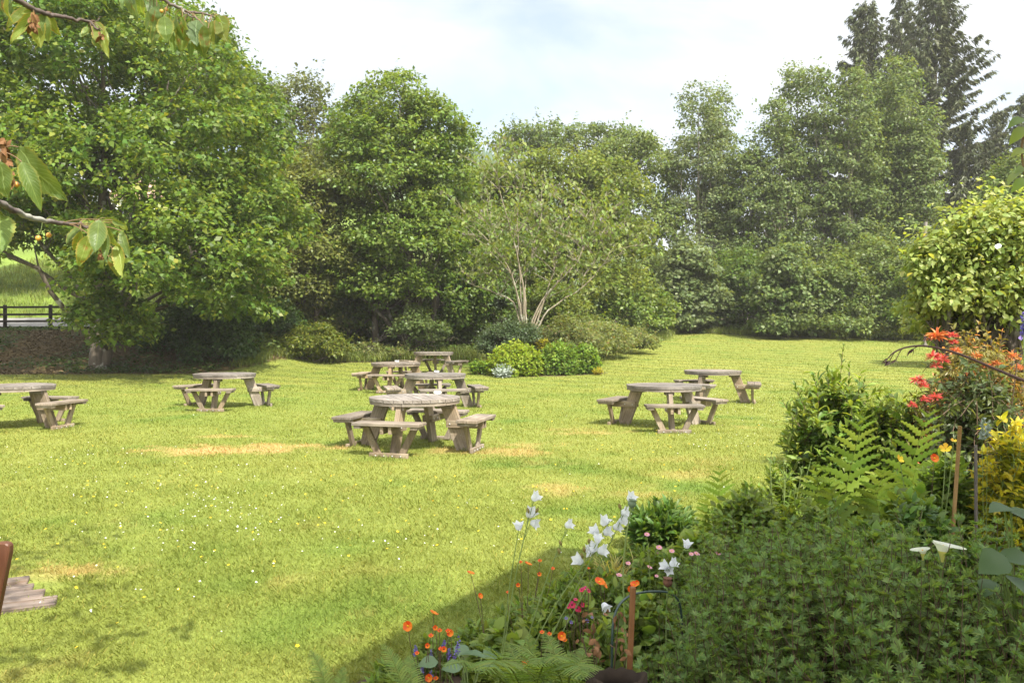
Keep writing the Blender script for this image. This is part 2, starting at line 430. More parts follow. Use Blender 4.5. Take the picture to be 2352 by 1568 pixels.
M['bolt'] = plain('galvanised_bolt', (.38, .38, .37), (.5, .5, .49), 30, .5, .5)
M['ashtray'] = plain('white_ashtray', (.74, .74, .72), (.80, .80, .78), 30, .35, .5)
M['hoop'] = plain('green_plastic_hoop', (.02, .045, .04), (.035, .06, .055), 20, .4, .5)
M['pot'] = plain('dark_hollow_wood', (.02, .014, .010), (.045, .032, .022), 14, .95, bump=.8)
M['road'] = plain('asphalt', (.20, .19, .18), (.27, .26, .25), 3, .9)
M['soil'] = plain('bed_soil', (.04, .026, .018), (.075, .05, .035), 9, .95, bump=.8)
M['render'] = plain('white_render', (.68, .67, .64), (.76, .75, .72), 2, .9)
M['stone'] = plain('pub_wall', (.74, .73, .70), (.80, .79, .77), 2, .9, bump=.3)
M['slate'] = plain('slate_roof', (.09, .09, .10), (.15, .15, .16), 5, .7, bump=.3)
M['pink_roof'] = plain('tile_roof', (.34, .20, .15), (.42, .27, .21), 5, .8, bump=.3)
M['brick'] = plain('red_brick', (.26, .10, .07), (.33, .15, .11), 5, .9, bump=.3)
M['glass'] = plain('window_glass', (.03, .04, .05), (.06, .07, .08), 1, .1, .6)
M['frame_white'] = plain('white_frame', (.7, .7, .7), (.76, .76, .75), 5, .5)
# ---------------------------------------------------------------- camera, sky and sun
cam = bpy.data.cameras.new('camera'); camo = bpy.data.objects.new('camera', cam); COL.objects.link(camo)
cam.sensor_width = 36.0; cam.lens = 36.0 * FV / 2352.0
cam.shift_y = -(784 - HV) / 2352.0
cam.clip_start = .05; cam.clip_end = 5000
camo.location = (0, 0, EYE); camo.rotation_euler = (R(90), 0, 0)
scene.camera = camo

SUN = Vector((.5, -.866, 0)).normalized() * math.cos(R(52)) + Vector((0, 0, math.sin(R(52))))
sd = bpy.data.lights.new('sun', 'SUN'); sd.energy = 4.2; sd.angle = R(.6); sd.color = (1, .945, .84)
so = bpy.data.objects.new('sun', sd); COL.objects.link(so); so.rotation_euler = SUN.to_track_quat('Z', 'Y').to_euler(); so.location = (20, -20, 40)

w = bpy.data.worlds.new('World'); scene.world = w; w.use_nodes = True
nt = w.node_tree; nt.nodes.clear()
wo = N(nt, 'ShaderNodeOutputWorld'); bg = N(nt, 'ShaderNodeBackground'); bg.inputs['Strength'].default_value = .1
sky = N(nt, 'ShaderNodeTexSky', sky_type='NISHITA'); sky.sun_disc = False
sky.sun_elevation = R(52); sky.sun_rotation = math.atan2(SUN.x, SUN.y)
sky.air_density = 1.2; sky.dust_density = 1.5
tc = N(nt, 'ShaderNodeTexCoord'); mp = N(nt, 'ShaderNodeMapping'); mp.inputs['Scale'].default_value = (1.0, 1.0, 3.2); mp.inputs['Rotation'].default_value = (R(12), R(-16), R(25))
nt.links.new(tc.outputs['Generated'], mp.inputs[0])
cn = N(nt, 'ShaderNodeTexNoise'); cn.inputs['Scale'].default_value = 2.3; cn.inputs['Detail'].default_value = 7; cn.inputs['Roughness'].default_value = .52
cn.inputs['Distortion'].default_value = .6
nt.links.new(mp.outputs[0], cn.inputs['Vector'])
cf = ramp(nt, cn.outputs['Fac'], .37, .60, .35, .98)
cl = N(nt, 'ShaderNodeMix', data_type='RGBA')
# cloud round the sun, out of view behind the camera, brightened to add ambient fill
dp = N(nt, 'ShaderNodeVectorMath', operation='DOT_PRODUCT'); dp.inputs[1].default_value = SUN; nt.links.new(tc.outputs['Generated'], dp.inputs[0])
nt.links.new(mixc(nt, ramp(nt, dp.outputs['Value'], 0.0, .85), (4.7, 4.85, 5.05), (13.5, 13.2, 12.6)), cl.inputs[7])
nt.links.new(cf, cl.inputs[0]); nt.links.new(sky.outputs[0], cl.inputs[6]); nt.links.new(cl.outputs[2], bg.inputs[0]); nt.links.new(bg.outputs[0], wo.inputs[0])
scene.view_settings.view_transform = 'Standard'; scene.view_settings.look = 'None'
scene.view_settings.exposure = 1.28; scene.view_settings.gamma = 1
scene.view_settings.use_curve_mapping = False
scene.cycles.max_bounces = 7; scene.cycles.diffuse_bounces = 4; scene.cycles.glossy_bounces = 2; scene.cycles.transmission_bounces = 4
scene.cycles.sample_clamp_indirect = 6
scene.cycles.use_denoising = True

# ---------------------------------------------------------------- ground
BED = [(-1.5, 1.5), (-1.05, 3.6), (-.75, 3.85), (-.13, 4.5), (.3, 5.15), (.8, 6.0), (1.5, 6.45), (2.3, 6.8), (3.1, 7.6), (4.2, 9.4), (5.6, 12), (9, 13), (9, 6), (3.6, 4.7), (1.35, .4), (-1, .4)]
SLAB = [(-5.2, 4.05), (-2.98, 5.05), (-2.93, 5.42), (-3.2, 5.75), (-5.4, 4.75)]
EDGE_X = [-60, -10.5, -9.2, -8, -3, 0, 1.2, 2.6, 4, 6.5, 8.6, 9.5, 14, 22, 60]
EDGE_Y = [27, 27.2, 29, 31.6, 33, 33.5, 31, 32, 35.5, 40, 45, 48, 45.5, 43, 42]
ISLAND = [(-1.2, 29.5), (-.9, 26.6), (.3, 26.4), (1.6, 26.6), (3.0, 27.3), (3.2, 29), (2, 34), (-1, 34)]

def lawn_mask(x, y):
    """1 on mown lawn, 0 on soil or wild ground"""
    e = np.interp(x, EDGE_X, EDGE_Y) + .5 * (vnoise(x, y, 1.3, 5) - .5)
    m = 1 - smooth((y - e + .25) / .5)
    return np.where(inside(BED, x, y) | inside(ISLAND, x, y), 0, m)

DRY = [(-4.0, 11.4, 1.0, .42, .85), (-3.35, 11.9, .8, .28, .7), (-4.35, 11.1, .5, .22, .6), (-4.5, 13.0, .5, .2, .4), (1.2, 13.6, .6, .22, .4), (.8, 14.0, .4, .2, .4), (1.45, 8.5, .45, .25, .25),
       (-.3, 11.6, .8, .5, .5), (.25, 12.3, .5, .3, .35), (.48, 8.75, .3, .35, .4), (1.97, 9.75, .4, .25, .3), (-3.15, 5.75, .4, .18, .5), (.4, 10.6, .4, .3, .25), (2.4, 10.8, .6, .3, .15)]

def lawn_tint(x, y):
    n1, n2, n3 = vnoise(x, y, 1.7, 1), vnoise(x, y, .45, 2), vnoise(x, y, 6, 3)
    a = np.array([.148, .193, .033]); b = np.array([.216, .232, .049]); c = np.array([.095, .160, .022])
    t = np.clip(.5 * n1 + .3 * n2 + .35 * n3 - .08, 0, 1)[..., None]
    col = a * (1 - t) + b * t
    t2 = np.clip((n2 * .6 + vnoise(x, y, .9, 9) * .6 - .72) * 2.5, 0, 1)[..., None]
    col = col * (1 - t2) + c * t2
    # faint mowing stripes on the far slope
    s = .5 + .5 * np.sin((x * .55 + y * .83) * 2 * PI / 1.15)
    k = smooth((y - 19) / 6) * .16
    col = col * (1 - k[..., None] + 2 * k[..., None] * s[..., None] * np.array([1, .8, .8]))
    dry = np.zeros_like(x)
    for px, py, rx, ry, am in DRY:
        d = np.sqrt(((x - px) / rx) ** 2 + ((y - py) / ry) ** 2) + 1.5 * (vnoise(x, y, .13, 4) - .5) + .9 * (vnoise(x, y, .4, 8) - .5)
        dry = np.maximum(dry, am * smooth(1.25 - d))
    dry = np.maximum(dry, .15 * smooth((vnoise(x, y, .8, 12) * .7 + vnoise(x, y, .22, 13) * .4 - .82) * 6))
    d = dry[..., None]
    return col * (1 - d) + np.array([.46, .30, .13]) * d

def ground_tint(x, y):
    lm = lawn_mask(x, y)[..., None]
    soil = np.array([.075, .055, .032]) * (.6 + .8 * vnoise(x, y, .6, 21))[..., None]
    bank = np.array([.11, .078, .034]) * (.45 + 1.1 * (.5 * vnoise(x, y, .7, 22) + .5 * vnoise(x, y, .3, 24)))[..., None]
    field = np.array([.14, .20, .03]) * (.75 + .5 * vnoise(x, y, 2.5, 23))[..., None]
    mb = smooth((-7.5 - x) / 2)[..., None]
    wild = soil * (1 - mb) + bank * mb
    mf = (smooth((-7.5 - x) / 2) * smooth((y - 40.2) / .5))[..., None]
    wild = wild * (1 - mf) + field * mf
    far = smooth((y - 90) / 30)[..., None]
    wild = wild * (1 - far) + np.array([.06, .10, .03]) * far
    side = smooth((np.abs(x) - 30) / 10)[..., None] * (1 - mf)
    wild = wild * (1 - side) + np.array([.08, .12, .03]) * side
    return lawn_tint(x, y) * lm + wild * (1 - lm)

xs = np.concatenate([[-640, -480, -340, -240, -160, -100, -70, -55, -45], np.arange(-38, 34.01, .25), [40, 48, 60, 80, 130, 200, 320, 480, 640]])
ys = np.concatenate([[-300, -220, -160, -110, -60, -30, -15, -8, -4, -2, 0, 1.5], np.arange(2.5, 56.01, .25), [60, 66, 74, 84, 96, 110, 130, 170, 250, 340, 450, 560, 700]])
gX, gY = np.meshgrid(xs, ys)
V = np.stack([gX, gY, H(gX, gY)], -1).reshape(-1, 3)
ny, nx = gX.shape; ii = np.arange(ny * nx).reshape(ny, nx)
F = np.stack([ii[:-1, :-1], ii[:-1, 1:], ii[1:, 1:], ii[1:, :-1]], -1).reshape(-1, 4)
g = obj('ground', mesh_np('ground', [(V, F)], M['ground'], True, cols=ground_tint(gX, gY).reshape(-1, 3))); g['kind'] = 'structure'

# soil of the flower bed, a slightly raised sheet
bm = bmesh.new()
pts = []
for i, p in enumerate(BED):
    q = BED[(i + 1) % len(BED)]
    for t in np.linspace(0, 1, 5, endpoint=False): pts.append((p[0] + (q[0] - p[0]) * t + random.uniform(-.03, .03), p[1] + (q[1] - p[1]) * t + random.uniform(-.03, .03)))
bvs = [bm.verts.new((x, y, h(x, y) + .03)) for x, y in pts]
f = bm.faces.new(bvs); f.normal_update()
if f.normal.z < 0: bmesh.ops.reverse_faces(bm, faces=[f])
bmesh.ops.triangulate(bm, faces=bm.faces[:])
me = bpy.data.meshes.new('soil'); bm.to_mesh(me); bm.free(); me.materials.append(M['soil'])
o = obj('soil', me); o['kind'] = 'structure'

# lane behind the fence
xs2 = np.arange(-70, -8.9, .5); ys2 = np.linspace(35.0, 40.2, 12); a, b = np.meshgrid(xs2, ys2)
V = np.stack([a, b, H(a, b) + .035], -1).reshape(-1, 3); ny, nx = a.shape; ii = np.arange(ny * nx).reshape(ny, nx)
F = np.stack([ii[:-1, :-1], ii[:-1, 1:], ii[1:, 1:], ii[1:, :-1]], -1).reshape(-1, 4)
o = obj('road', mesh_np('road', [(V, F)], M['road'], True)); o['kind'] = 'structure'

# distant hill with a conifer plantation on it
hx = np.linspace(-210, 165, 90); hy = np.linspace(75, 310, 40); a, b = np.meshgrid(hx, hy)
def hillz(x, y):
    x, y = x * 2, y * 2
    return .5 * hill_shape(x, y)
def hill_shape(x, y):
    return 74 * np.exp(-((x + 45) / 85) ** 2) * smooth((y - 150) / 200) * (1 - .3 * smooth((y - 380) / 200)) + 8 * smooth((y - 150) / 100) - 1 + 2 * np.sin(x * .05) + 3
V = np.stack([a, b, hillz(a, b)], -1).reshape(-1, 3); ny, nx = a.shape; ii = np.arange(ny * nx).reshape(ny, nx)
F = np.stack([ii[:-1, :-1], ii[:-1, 1:], ii[1:, 1:], ii[1:, :-1]], -1).reshape(-1, 4)
M['hill'] = plain('hill', (.07, .11, .05), (.10, .135, .065), .05, .95)
o = obj('hill', mesh_np('hill', [(V, F)], M['hill'], True)); o['kind'] = 'structure'
n = 2600
cx = rng.uniform(-130, 60, n); cy = rng.uniform(130, 200, n); cz = hillz(cx, cy)
hh = rng.uniform(2.5, 4.5, n)
cone = [(0, 0, 1)] + [(.22 * math.cos(k * PI / 3), .22 * math.sin(k * PI / 3), 0) for k in range(6)]
cone = np.array(cone)[:, [0, 2, 1]] * np.array([1, 1, -1]); cF = np.array([[0, 1 + k, 1 + (k + 1) % 6] for k in range(6)])
Vc, Fc = place(cone, cF, np.stack([cx, cy, cz], 1), np.tile([0, 0, 1.], (n, 1)), np.tile([0, -1., 0], (n, 1)), np.stack([hh, hh, hh], 1))
M['far_wood'] = leaf_mat('far_plantation', (.05, .085, .045), (.07, .105, .055), trans=0.0, nscale=.05)
o = obj('far_woodland', mesh_np('far_woodland', [(Vc, Fc)], M['far_wood'])); tag(o, 'distant conifer plantation on the hill above the tree line', 'woodland', kind='stuff')

# ---------------------------------------------------------------- grass
def blade_field(n, x0, x1, y0, y1, ln, wd, cone=True):
    y = y0 * (y1 / y0) ** rng.random(n)
    x = rng.uniform(-1, 1, n) * (.68 * y + .5) if cone else rng.uniform(x0, x1, n)
    k = (rng.random(n) < lawn_mask(x, y)) & (~inside(SLAB, x, y) | (rng.random(n) < .12))
    x, y = x[k], y[k]; n = len(x)
    z = H(x, y)
    a = rng.uniform(0, 2 * PI, n); L = ln * rng.uniform(.5, 1.4, n) * (.7 + .7 * vnoise(x, y, .35, 41)) * (y / 6) ** .12; lean = rng.uniform(.4, 1.7, n)
    d = np.stack([np.cos(a) * lean, np.sin(a) * lean, np.ones(n)], 1); d = nrm(d) * L[:, None]
    s = np.stack([-np.sin(a), np.cos(a), np.zeros(n)], 1) * (wd * (y / 5) ** .85 * rng.uniform(.7, 1.3, n))[:, None]
    P = np.stack([x, y, z - .003], 1)
    V = np.stack([P - s, P + s, P + d * .6 + s * .7 + np.array([0, 0, .1]) * L[:, None], P + d], 1).reshape(-1, 3)
    F = np.arange(n * 4).reshape(n, 4)
    c = lawn_tint(x, y) * rng.uniform(.85, 1.2, n)[:, None] * (1 + np.where(rng.random(n) < .05, 1.0, 0)[:, None] * np.array([.6, .25, .5]))
    c = np.clip(c, 0, .6)
    return V, F, np.repeat(c, 4, 0)
fields = [blade_field(760000, 0, 0, 3.2, 49, .033, .0021)]
me = mesh_np('grass', [(f[0], f[1]) for f in fields], M['blade'], False, cols=np.concatenate([f[2] for f in fields]))
tag(obj('grass', me), 'mown lawn grass of the pub garden', 'grass', kind='stuff')

# longer grass along the lawn's far edge, around table feet and in the bed's rim
def tuft_field(P, n_per, L, spread, mat, name, label, lean=.5, wd=.008):
    P = np.asarray(P); n = len(P) * n_per
    B = np.repeat(P, n_per, 0); B = B + np.concatenate([rng.normal(0, spread, (n, 2)), np.zeros((n, 1))], 1)
    B[:, 2] = H(B[:, 0], B[:, 1]) - .01
    a = rng.uniform(0, 2 * PI, n); ln = np.abs(rng.normal(lean * .6, lean * .4, n))
    A = nrm(np.stack([np.cos(a) * ln, np.sin(a) * ln, np.ones(n)], 1))
    Nn = np.stack([-np.cos(a), -np.sin(a), np.full(n, .3)], 1)
    ll = L * rng.uniform(.5, 1.25, n)
    Vp, Fp = place(NARROW[0] * np.array([1, 1, 2.5]), NARROW[1], B, A, Nn, np.stack([np.full(n, wd / .13), ll, ll], 1))
    o = obj(name, mesh_np(name, [(Vp, Fp)], mat)); tag(o, label, 'grass', kind='stuff'); return o
ex = rng.uniform(-9.5, 24, 900); ey = np.interp(ex, EDGE_X, EDGE_Y) + rng.uniform(-.1, .9, 900)
tuft_field(np.stack([ex, ey, 0 * ex], 1), 22, .42, .16, M['long_grass'], 'long_grass', 'long uncut grass along the foot of the trees', wd=.01)

# nettles, ivy and seedlings on the wild ground under the trees
n = 70000; ux = rng.uniform(-9.8, 24, n); uy = np.interp(ux, EDGE_X, EDGE_Y) + rng.uniform(.1, 1, n) ** 1.3 * 9
k = ~inside(ISLAND, ux, uy) & (vnoise(ux, uy, 1.1, 31) > .3); ux, uy = ux[k], uy[k]; n = len(ux)
uz = H(ux, uy) + rng.random(n) * (.12 + .6 * vnoise(ux, uy, .8, 32))
uN = nrm(np.stack([rng.normal(0, .5, n), rng.normal(-.3, .5, n), np.ones(n)], 1)); uA = nrm(np.cross(uN, rng.normal(size=(n, 3))) - [0, 0, .3])
tag(obj('undergrowth', mesh_mixed('undergrowth', leaves(np.stack([ux, uy, uz], 1), uA, uN, rng.uniform(.07, .16, n), 1.2), M['undergrowth'], smoothf=False)), 'nettles, ivy and seedlings covering the ground under the trees', 'undergrowth', kind='stuff')

# daisies and buttercups: ground cover in the lawn
def petals(n=8, r=1.0, w=.3):
    V, F = [], []
    for i in range(n):
        a = 2 * PI * i / n; c, s = math.cos(a), math.sin(a)
        for x, y in ((0, .1), (-w, .7), (0, 1), (w, .7)): V.append(((x * c - y * s) * r, (x * s + y * c) * r, .15 * y * y))
        F.append([4 * i + k for k in range(4)])
    return np.array(V), np.array(F)
def scatter_flowers(name, label, n, clusters, mat, rad, base, seed):
    r = np.random.default_rng(seed)
    xs, ys = [], []
    for (vx, vy, sx, sy, k) in clusters:
        px = r.normal(vx, sx, k); py = r.normal(vy, sy, k); py = np.clip(py, 830, 1560)
        d = EYE * FV / (py - HV); d = np.where(d > 15, (EYE - H(0 * d, np.minimum(d, 40))) * FV / (py - HV), d)
        xs.append((px - CV) / FV * d); ys.append(d)
    yy = np.sqrt(r.uniform(12, 26 ** 2, base)); xs.append(r.uniform(-.64, .64, base) * yy); ys.append(yy)
    x, y = np.concatenate(xs), np.concatenate(ys)
    k = (lawn_mask(x, y) > .9) & (y < 40); x, y = x[k], y[k]; n = len(x)
    P = np.stack([x, y, H(x, y) + r.uniform(.035, .07, n)], 1)
    Nn = nrm(np.stack([r.normal(0, .3, n), r.normal(-.25, .3, n), np.ones(n)], 1)); A = nrm(np.cross(Nn, r.normal(size=(n, 3))))
    tV, tF = petals(5 if 'butter' in name else 7, 1, .42)
    Vp, Fp = place(tV, tF, P, A, Nn, rad * r.uniform(.7, 1.25, n))
    o = obj(name, mesh_np(name, [(Vp, Fp)], mat)); return tag(o, label, 'flowers', kind='stuff')
scatter_flowers('daisies', 'tiny white daisies scattered through the mown lawn', 0,
    [(470, 1190, 110, 55, 80), (250, 1130, 200, 80, 40), (560, 1120, 120, 60, 35), (1640, 915, 90, 18, 150), (1750, 890, 90, 18, 90), (1560, 960, 140, 30, 90), (1250, 1210, 120, 60, 20), (1680, 1000, 80, 25, 60), (1470, 890, 120, 20, 60), (330, 1300, 180, 90, 25), (800, 1240, 220, 60, 40), (970, 960, 200, 30, 40), (150, 1050, 120, 30, 30)], M['white_small'], .0062, 90, 3)
scatter_flowers('buttercups', 'small yellow buttercups dotted over the mown lawn', 0,
    [(1000, 1120, 300, 70, 70), (500, 1200, 300, 70, 40), (200, 1080, 130, 40, 25), (1500, 1000, 200, 50, 45), (1400, 920, 200, 30, 30), (300, 1350, 200, 80, 12), (1650, 1050, 100, 60, 20)], M['yellow_petal'], .010, 40, 4)

# leaf litter and ivy on the shaded bank
n = 26000; ux = rng.uniform(-26, -7.6, n); uy = rng.uniform(27.2, 34.3, n); k = rng.random(n) > lawn_mask(ux, uy); ux, uy = ux[k], uy[k]; n = len(ux)
uN = nrm(np.stack([rng.normal(0, .35, n), rng.normal(0, .35, n), np.ones(n)], 1)); uA = nrm(np.cross(uN, rng.normal(size=(n, 3)))); iv = vnoise(ux, uy, 1.2, 51) + .25 * rng.random(n) > .62
P = np.stack([ux, uy, H(ux, uy) + rng.uniform(.005, .03, n) + np.where(iv, rng.uniform(0, .14, n), 0)], 1); ll = rng.uniform(.06, .13, n)
for nm, sel, mt, lb in (('leaf_litter', ~iv, 'litter', 'dry fallen leaves on the shaded bank below the fence'), ('ground_ivy', iv, 'ivy', 'patches of ivy on the shaded bank below the fence')):
    tag(obj(nm, mesh_mixed(nm, leaves(P[sel], uA[sel], uN[sel], ll[sel], 1.2), M[mt], smoothf=False)), lb, 'ground cover', kind='stuff')
# rough meadow grass on the field beyond the lane
mx_ = rng.uniform(-32, -8, 2600); my_ = rng.uniform(40.4, 62, 2600)
tuft_field(np.stack([mx_, my_, 0 * mx_], 1), 14, .4, .25, M['long_grass'], 'meadow_grass', 'rough meadow grass on the field beyond the lane', .5, .014)

# summer haze
bm = bmesh.new(); bmesh.ops.create_cube(bm, size=1.0)
me = bpy.data.meshes.new('haze'); bm.to_mesh(me); bm.free()
hm = bpy.data.materials.new('haze'); hm.use_nodes = True; hn = hm.node_tree; hn.nodes.clear()
ho = N(hn, 'ShaderNodeOutputMaterial'); hv = N(hn, 'ShaderNodeVolumePrincipled'); hv.inputs['Color'].default_value = (1, .98, .93, 1); hv.inputs['Density'].default_value = .0007; hv.inputs['Anisotropy'].default_value = .2
hn.links.new(hv.outputs[0], ho.inputs['Volume']); me.materials.append(hm)
o = obj('haze', me, loc=(0, 205, 22.5)); o.scale = (1320, 1030, 49); o['kind'] = 'stuff'; o['label'] = 'thin bright summer haze over the garden'; o['category'] = 'haze'
# ---------------------------------------------------------------- picnic tables
def board_bm(p0, p1, wv, tv, bm=None, bevel=.004, horiz_ends=False, u0=None):
    """box from p0 to p1 with full width vector wv and full thickness vector tv; UVs in metres, u along the board"""
    own = bm is None
    if own: bm = bmesh.new()
    uvl = bm.loops.layers.uv.verify()
    p0, p1, wv, tv = (Vector(v) for v in (p0, p1, wv, tv))
    L = (p1 - p0).length; u0 = random.uniform(0, 50) if u0 is None else u0
    c = []
    for e, p in ((0, p0), (1, p1)):
        for a, b in ((-.5, -.5), (.5, -.5), (.5, .5), (-.5, .5)): c.append(bm.verts.new(p + wv * a + tv * b))
    fs = []
    for k in range(4):
        fs.append((bm.faces.new((c[k], c[(k + 1) % 4], c[4 + (k + 1) % 4], c[4 + k])), k))
    fs.append((bm.faces.new((c[3], c[2], c[1], c[0])), 4)); fs.append((bm.faces.new(c[4:8]), 5))
    W, T = wv.length, tv.length
    axis = (p1 - p0).normalized(); wn, tn = wv.normalized(), tv.normalized()
    for f, k in fs:
        for lp in f.loops:
            r = lp.vert.co - p0
            u, v, t = r.dot(axis), r.dot(wn), r.dot(tn)
            if k in (0, 2): lp[uvl].uv = (u0 + u, v + u0 * .37)
            elif k in (1, 3): lp[uvl].uv = (u0 + u, t + u0 * .37 + .4)
            else: lp[uvl].uv = (u0 + t * .3, v + u0 * .37)
    bmesh.ops.recalc_face_normals(bm, faces=[f for f, _ in fs])
    return bm

def finish(bm, name, mat, bevel=.004):
    if bevel: bmesh.ops.bevel(bm, geom=list(bm.edges), offset=bevel, segments=1, affect='EDGES', clamp_overlap=True)
    me = bpy.data.meshes.new(name); bm.to_mesh(me); bm.free(); me.materials.append(mat); return me

RT = .65; ZT = .74
def tabletop_mesh():
    bm = bmesh.new(); uvl = bm.loops.layers.uv.verify()
    n, gap = 11, .007; wdt = 2 * RT / n
    for k in range(n):
        a, b = -RT + k * wdt + gap / 2, -RT + (k + 1) * wdt - gap / 2
        xs_ = np.linspace(a, b, 7)
        top = [(x, math.sqrt(max(RT * RT - x * x, .004))) for x in xs_]
        ring = top + [(x, -y) for x, y in reversed(top)]
        dz = random.uniform(-.0025, .0025); u0 = random.uniform(0, 60)
        vb = [bm.verts.new((x, y, ZT - .042 + dz)) for x, y in ring]; vt = [bm.verts.new((x, y, ZT + dz)) for x, y in ring]
        fl = [bm.faces.new(vt), bm.faces.new(list(reversed(vb)))]
        for i in range(len(ring)):
            j = (i + 1) % len(ring); fl.append(bm.faces.new((vb[i], vb[j], vt[j], vt[i])))
        for f in fl:
            for lp in f.loops:
                c = lp.vert.co; lp[uvl].uv = (u0 + c.y, c.x + u0 + c.z)
    bmesh.ops.recalc_face_normals(bm, faces=bm.faces[:])
    return finish(bm, 'tabletop', M['wood_top'], 0)

def rim_mesh():
    bm = bmesh.new(); uvl = bm.loops.layers.uv.verify()
    n = 48; r0, r1, z0, z1 = .50, .64, ZT - .086, ZT - .0445
    for s in range(6):
        a0, a1 = 2 * PI * s / 6 + .006, 2 * PI * (s + 1) / 6 - .006; u0 = random.uniform(0, 50)
        an = np.linspace(a0, a1, 9)
        rows = [[bm.verts.new((r * math.cos(t), r * math.sin(t), z)) for t in an] for r, z in ((r0, z0), (r1, z0), (r1, z1), (r0, z1))]
        fs = []
        for k in range(4):
            A, B = rows[k], rows[(k + 1) % 4]
            for i in range(8): fs.append(bm.faces.new((A[i], A[i + 1], B[i + 1], B[i])))
        fs.append(bm.faces.new([rows[k][0] for k in range(4)])); fs.append(bm.faces.new([rows[k][-1] for k in (3, 2, 1, 0)]))
        for f in fs:
            for lp in f.loops:
                c = lp.vert.co; lp[uvl].uv = (u0 + math.atan2(c.y, c.x) * .6, c.z + math.hypot(c.x, c.y) + u0)
    bmesh.ops.recalc_face_normals(bm, faces=bm.faces[:])
    return finish(bm, 'rim', M['wood_seat'], 0)

def arm_meshes():
    """parts of one arm pointing along +x: leg plank, two beams, seat, battens, struts, foot"""
    out = []
    # leg: a thick plank leaning outwards, its ends cut level (a parallelogram in the xz plane)
    bm = bmesh.new(); uvl = bm.loops.layers.uv.verify(); th = .068
    q = [(.635, 0.0), (.845, 0.0), (.605, ZT - .088), (.385, ZT - .088)]
    vs = [[bm.verts.new((x, s * th / 2, z)) for x, z in q] for s in (-1, 1)]
    fs = [bm.faces.new(vs[0]), bm.faces.new(list(reversed(vs[1])))] + [bm.faces.new((vs[0][i], vs[1][i], vs[1][(i + 1) % 4], vs[0][(i + 1) % 4])) for i in range(4)]
    bmesh.ops.recalc_face_normals(bm, faces=bm.faces[:])
    ax = Vector((-.24, 0, .65)).normalized(); pr = Vector((.65, 0, .24)).normalized()
    for f in bm.faces:
        for lp in f.loops: c = lp.vert.co; lp[uvl].uv = (c.dot(ax) + 3, c.dot(pr) + c.y * .9 + 2)
    out.append(('leg', finish(bm, 'leg', M['wood_leg']), []))
    bolt = bolt_mesh()
    for s in (-1, 1):
        me = finish(board_bm((.50, s * .059, .375), (1.045, s * .059, .375), (0, 0, .10), (0, .045, 0)), 'seat_beam', M['wood_leg'])
        out.append(('seat_beam', me, [((.555, s * .084, .375), s), ((.70, s * .084, .375), s)]))
    seat = bmesh.new()
    board_bm((.847, -.475, .4525), (.847, .475, .4525), (.146, 0, 0), (0, 0, .042), seat)
    board_bm((1.0, -.475, .4515), (1.0, .475, .4515), (.146, 0, 0), (0, 0, .042), seat)
    out.append(('seat', finish(seat, 'seat', M['wood_seat'], .005), []))
    for s in (-1, 1):
        out.append(('batten', finish(board_bm((.79, s * .40, .4115), (1.06, s * .40, .4115), (0, .10, 0), (0, 0, .036)), 'batten', M['wood_seat']), []))
        out.append(('strut', finish(board_bm((.885, s * .355, .41), (.885, s * .165, .03), (0, .098, .0), (.045, 0, 0)), 'strut', M['wood_leg'], .003), []))
    out.append(('foot', finish(board_bm((.932, -.275, .034), (.932, .275, .034), (0, 0, .066), (.045, 0, 0)), 'foot', M['wood_leg']),
                [((.956, y, .03), 9) for y in (-.18, -.06, .06, .18)]))
    out.append(('cleat', finish(board_bm((.36, .052, ZT - .118), (.58, .052, ZT - .118), (0, 0, .055), (0, .034, 0)), 'cleat', M['wood_seat']), []))
    out.append(('cleat', finish(board_bm((.36, -.052, ZT - .118), (.58, -.052, ZT - .118), (0, 0, .055), (0, .034, 0)), 'cleat', M['wood_seat']), []))
    return out, bolt

def bolt_mesh():
    g = Geo(); V, F, C = tube([(0, 0, 0), (0, 0, .004), (0, 0, .008)], [.011, .011, .006], 8); g.p += [(V, F, 0), (V, C, 0)]
    return g.mesh('bolt', M['bolt'])

TOP, RIM = tabletop_mesh(), rim_mesh(); ARM, BOLT = arm_meshes()
def picnic_table(vx, d, angles, toprot, label, dx=0):
    x = gx(vx, d); z = h(x, d) - .008
    t = empty('picnic_table', (x, d, z), label, 'picnic table', 'weathered round picnic tables on the lawn')
    obj('tabletop', TOP, t, rot=(0, 0, toprot)); obj('rim', RIM, t, rot=(0, 0, toprot))
    for a in angles:
        a = R(a)
        for nm, me, bolts in ARM:
            p = obj(nm, me, t, rot=(0, 0, a))
            for b, s in bolts:
                rr = (0, R(90), 0) if s == 9 else (R(-90 * s), 0, 0)
                obj('bolt', BOLT, p, loc=b, rot=rr)
    return t

def four(a): return [a, a + 90, a + 180, a + 270]
TABS = {}
TABS['front'] = picnic_table(953, 11.85, four(-105), R(20), 'large round picnic table nearest the camera, four seats and a white ashtray')
TABS['second'] = picnic_table(1000, 17.7, four(-76), R(90), 'round picnic table directly behind the front one, plank ends showing on its rim')
TABS['third'] = picnic_table(909, 22.0, four(-96), R(35), 'pale round picnic table beside the leafy island, left of the rearmost table')
TABS['back'] = picnic_table(996, 27.2, [90, -30, 210], R(60), 'smallest looking picnic table, farthest back beside the lime green shrub')
TABS['left'] = picnic_table(516, 17.9, [-88, 32, 152], R(70), 'three-seat picnic table alone on the left lawn in front of the oak shade')
TABS['edge'] = picnic_table(31, 14.3, four(-98), R(15), 'picnic table cut off by the left edge of the photo, near the fence')
TABS['right'] = picnic_table(1525, 14.45, [-90, 30, 150], R(90), 'three-seat picnic table on the right lawn, nearer of that pair')
TABS['rightback'] = picnic_table(1637, 19.2, [-130, 105, -15], R(50), 'picnic table farthest to the right, behind another on the sloping lawn')

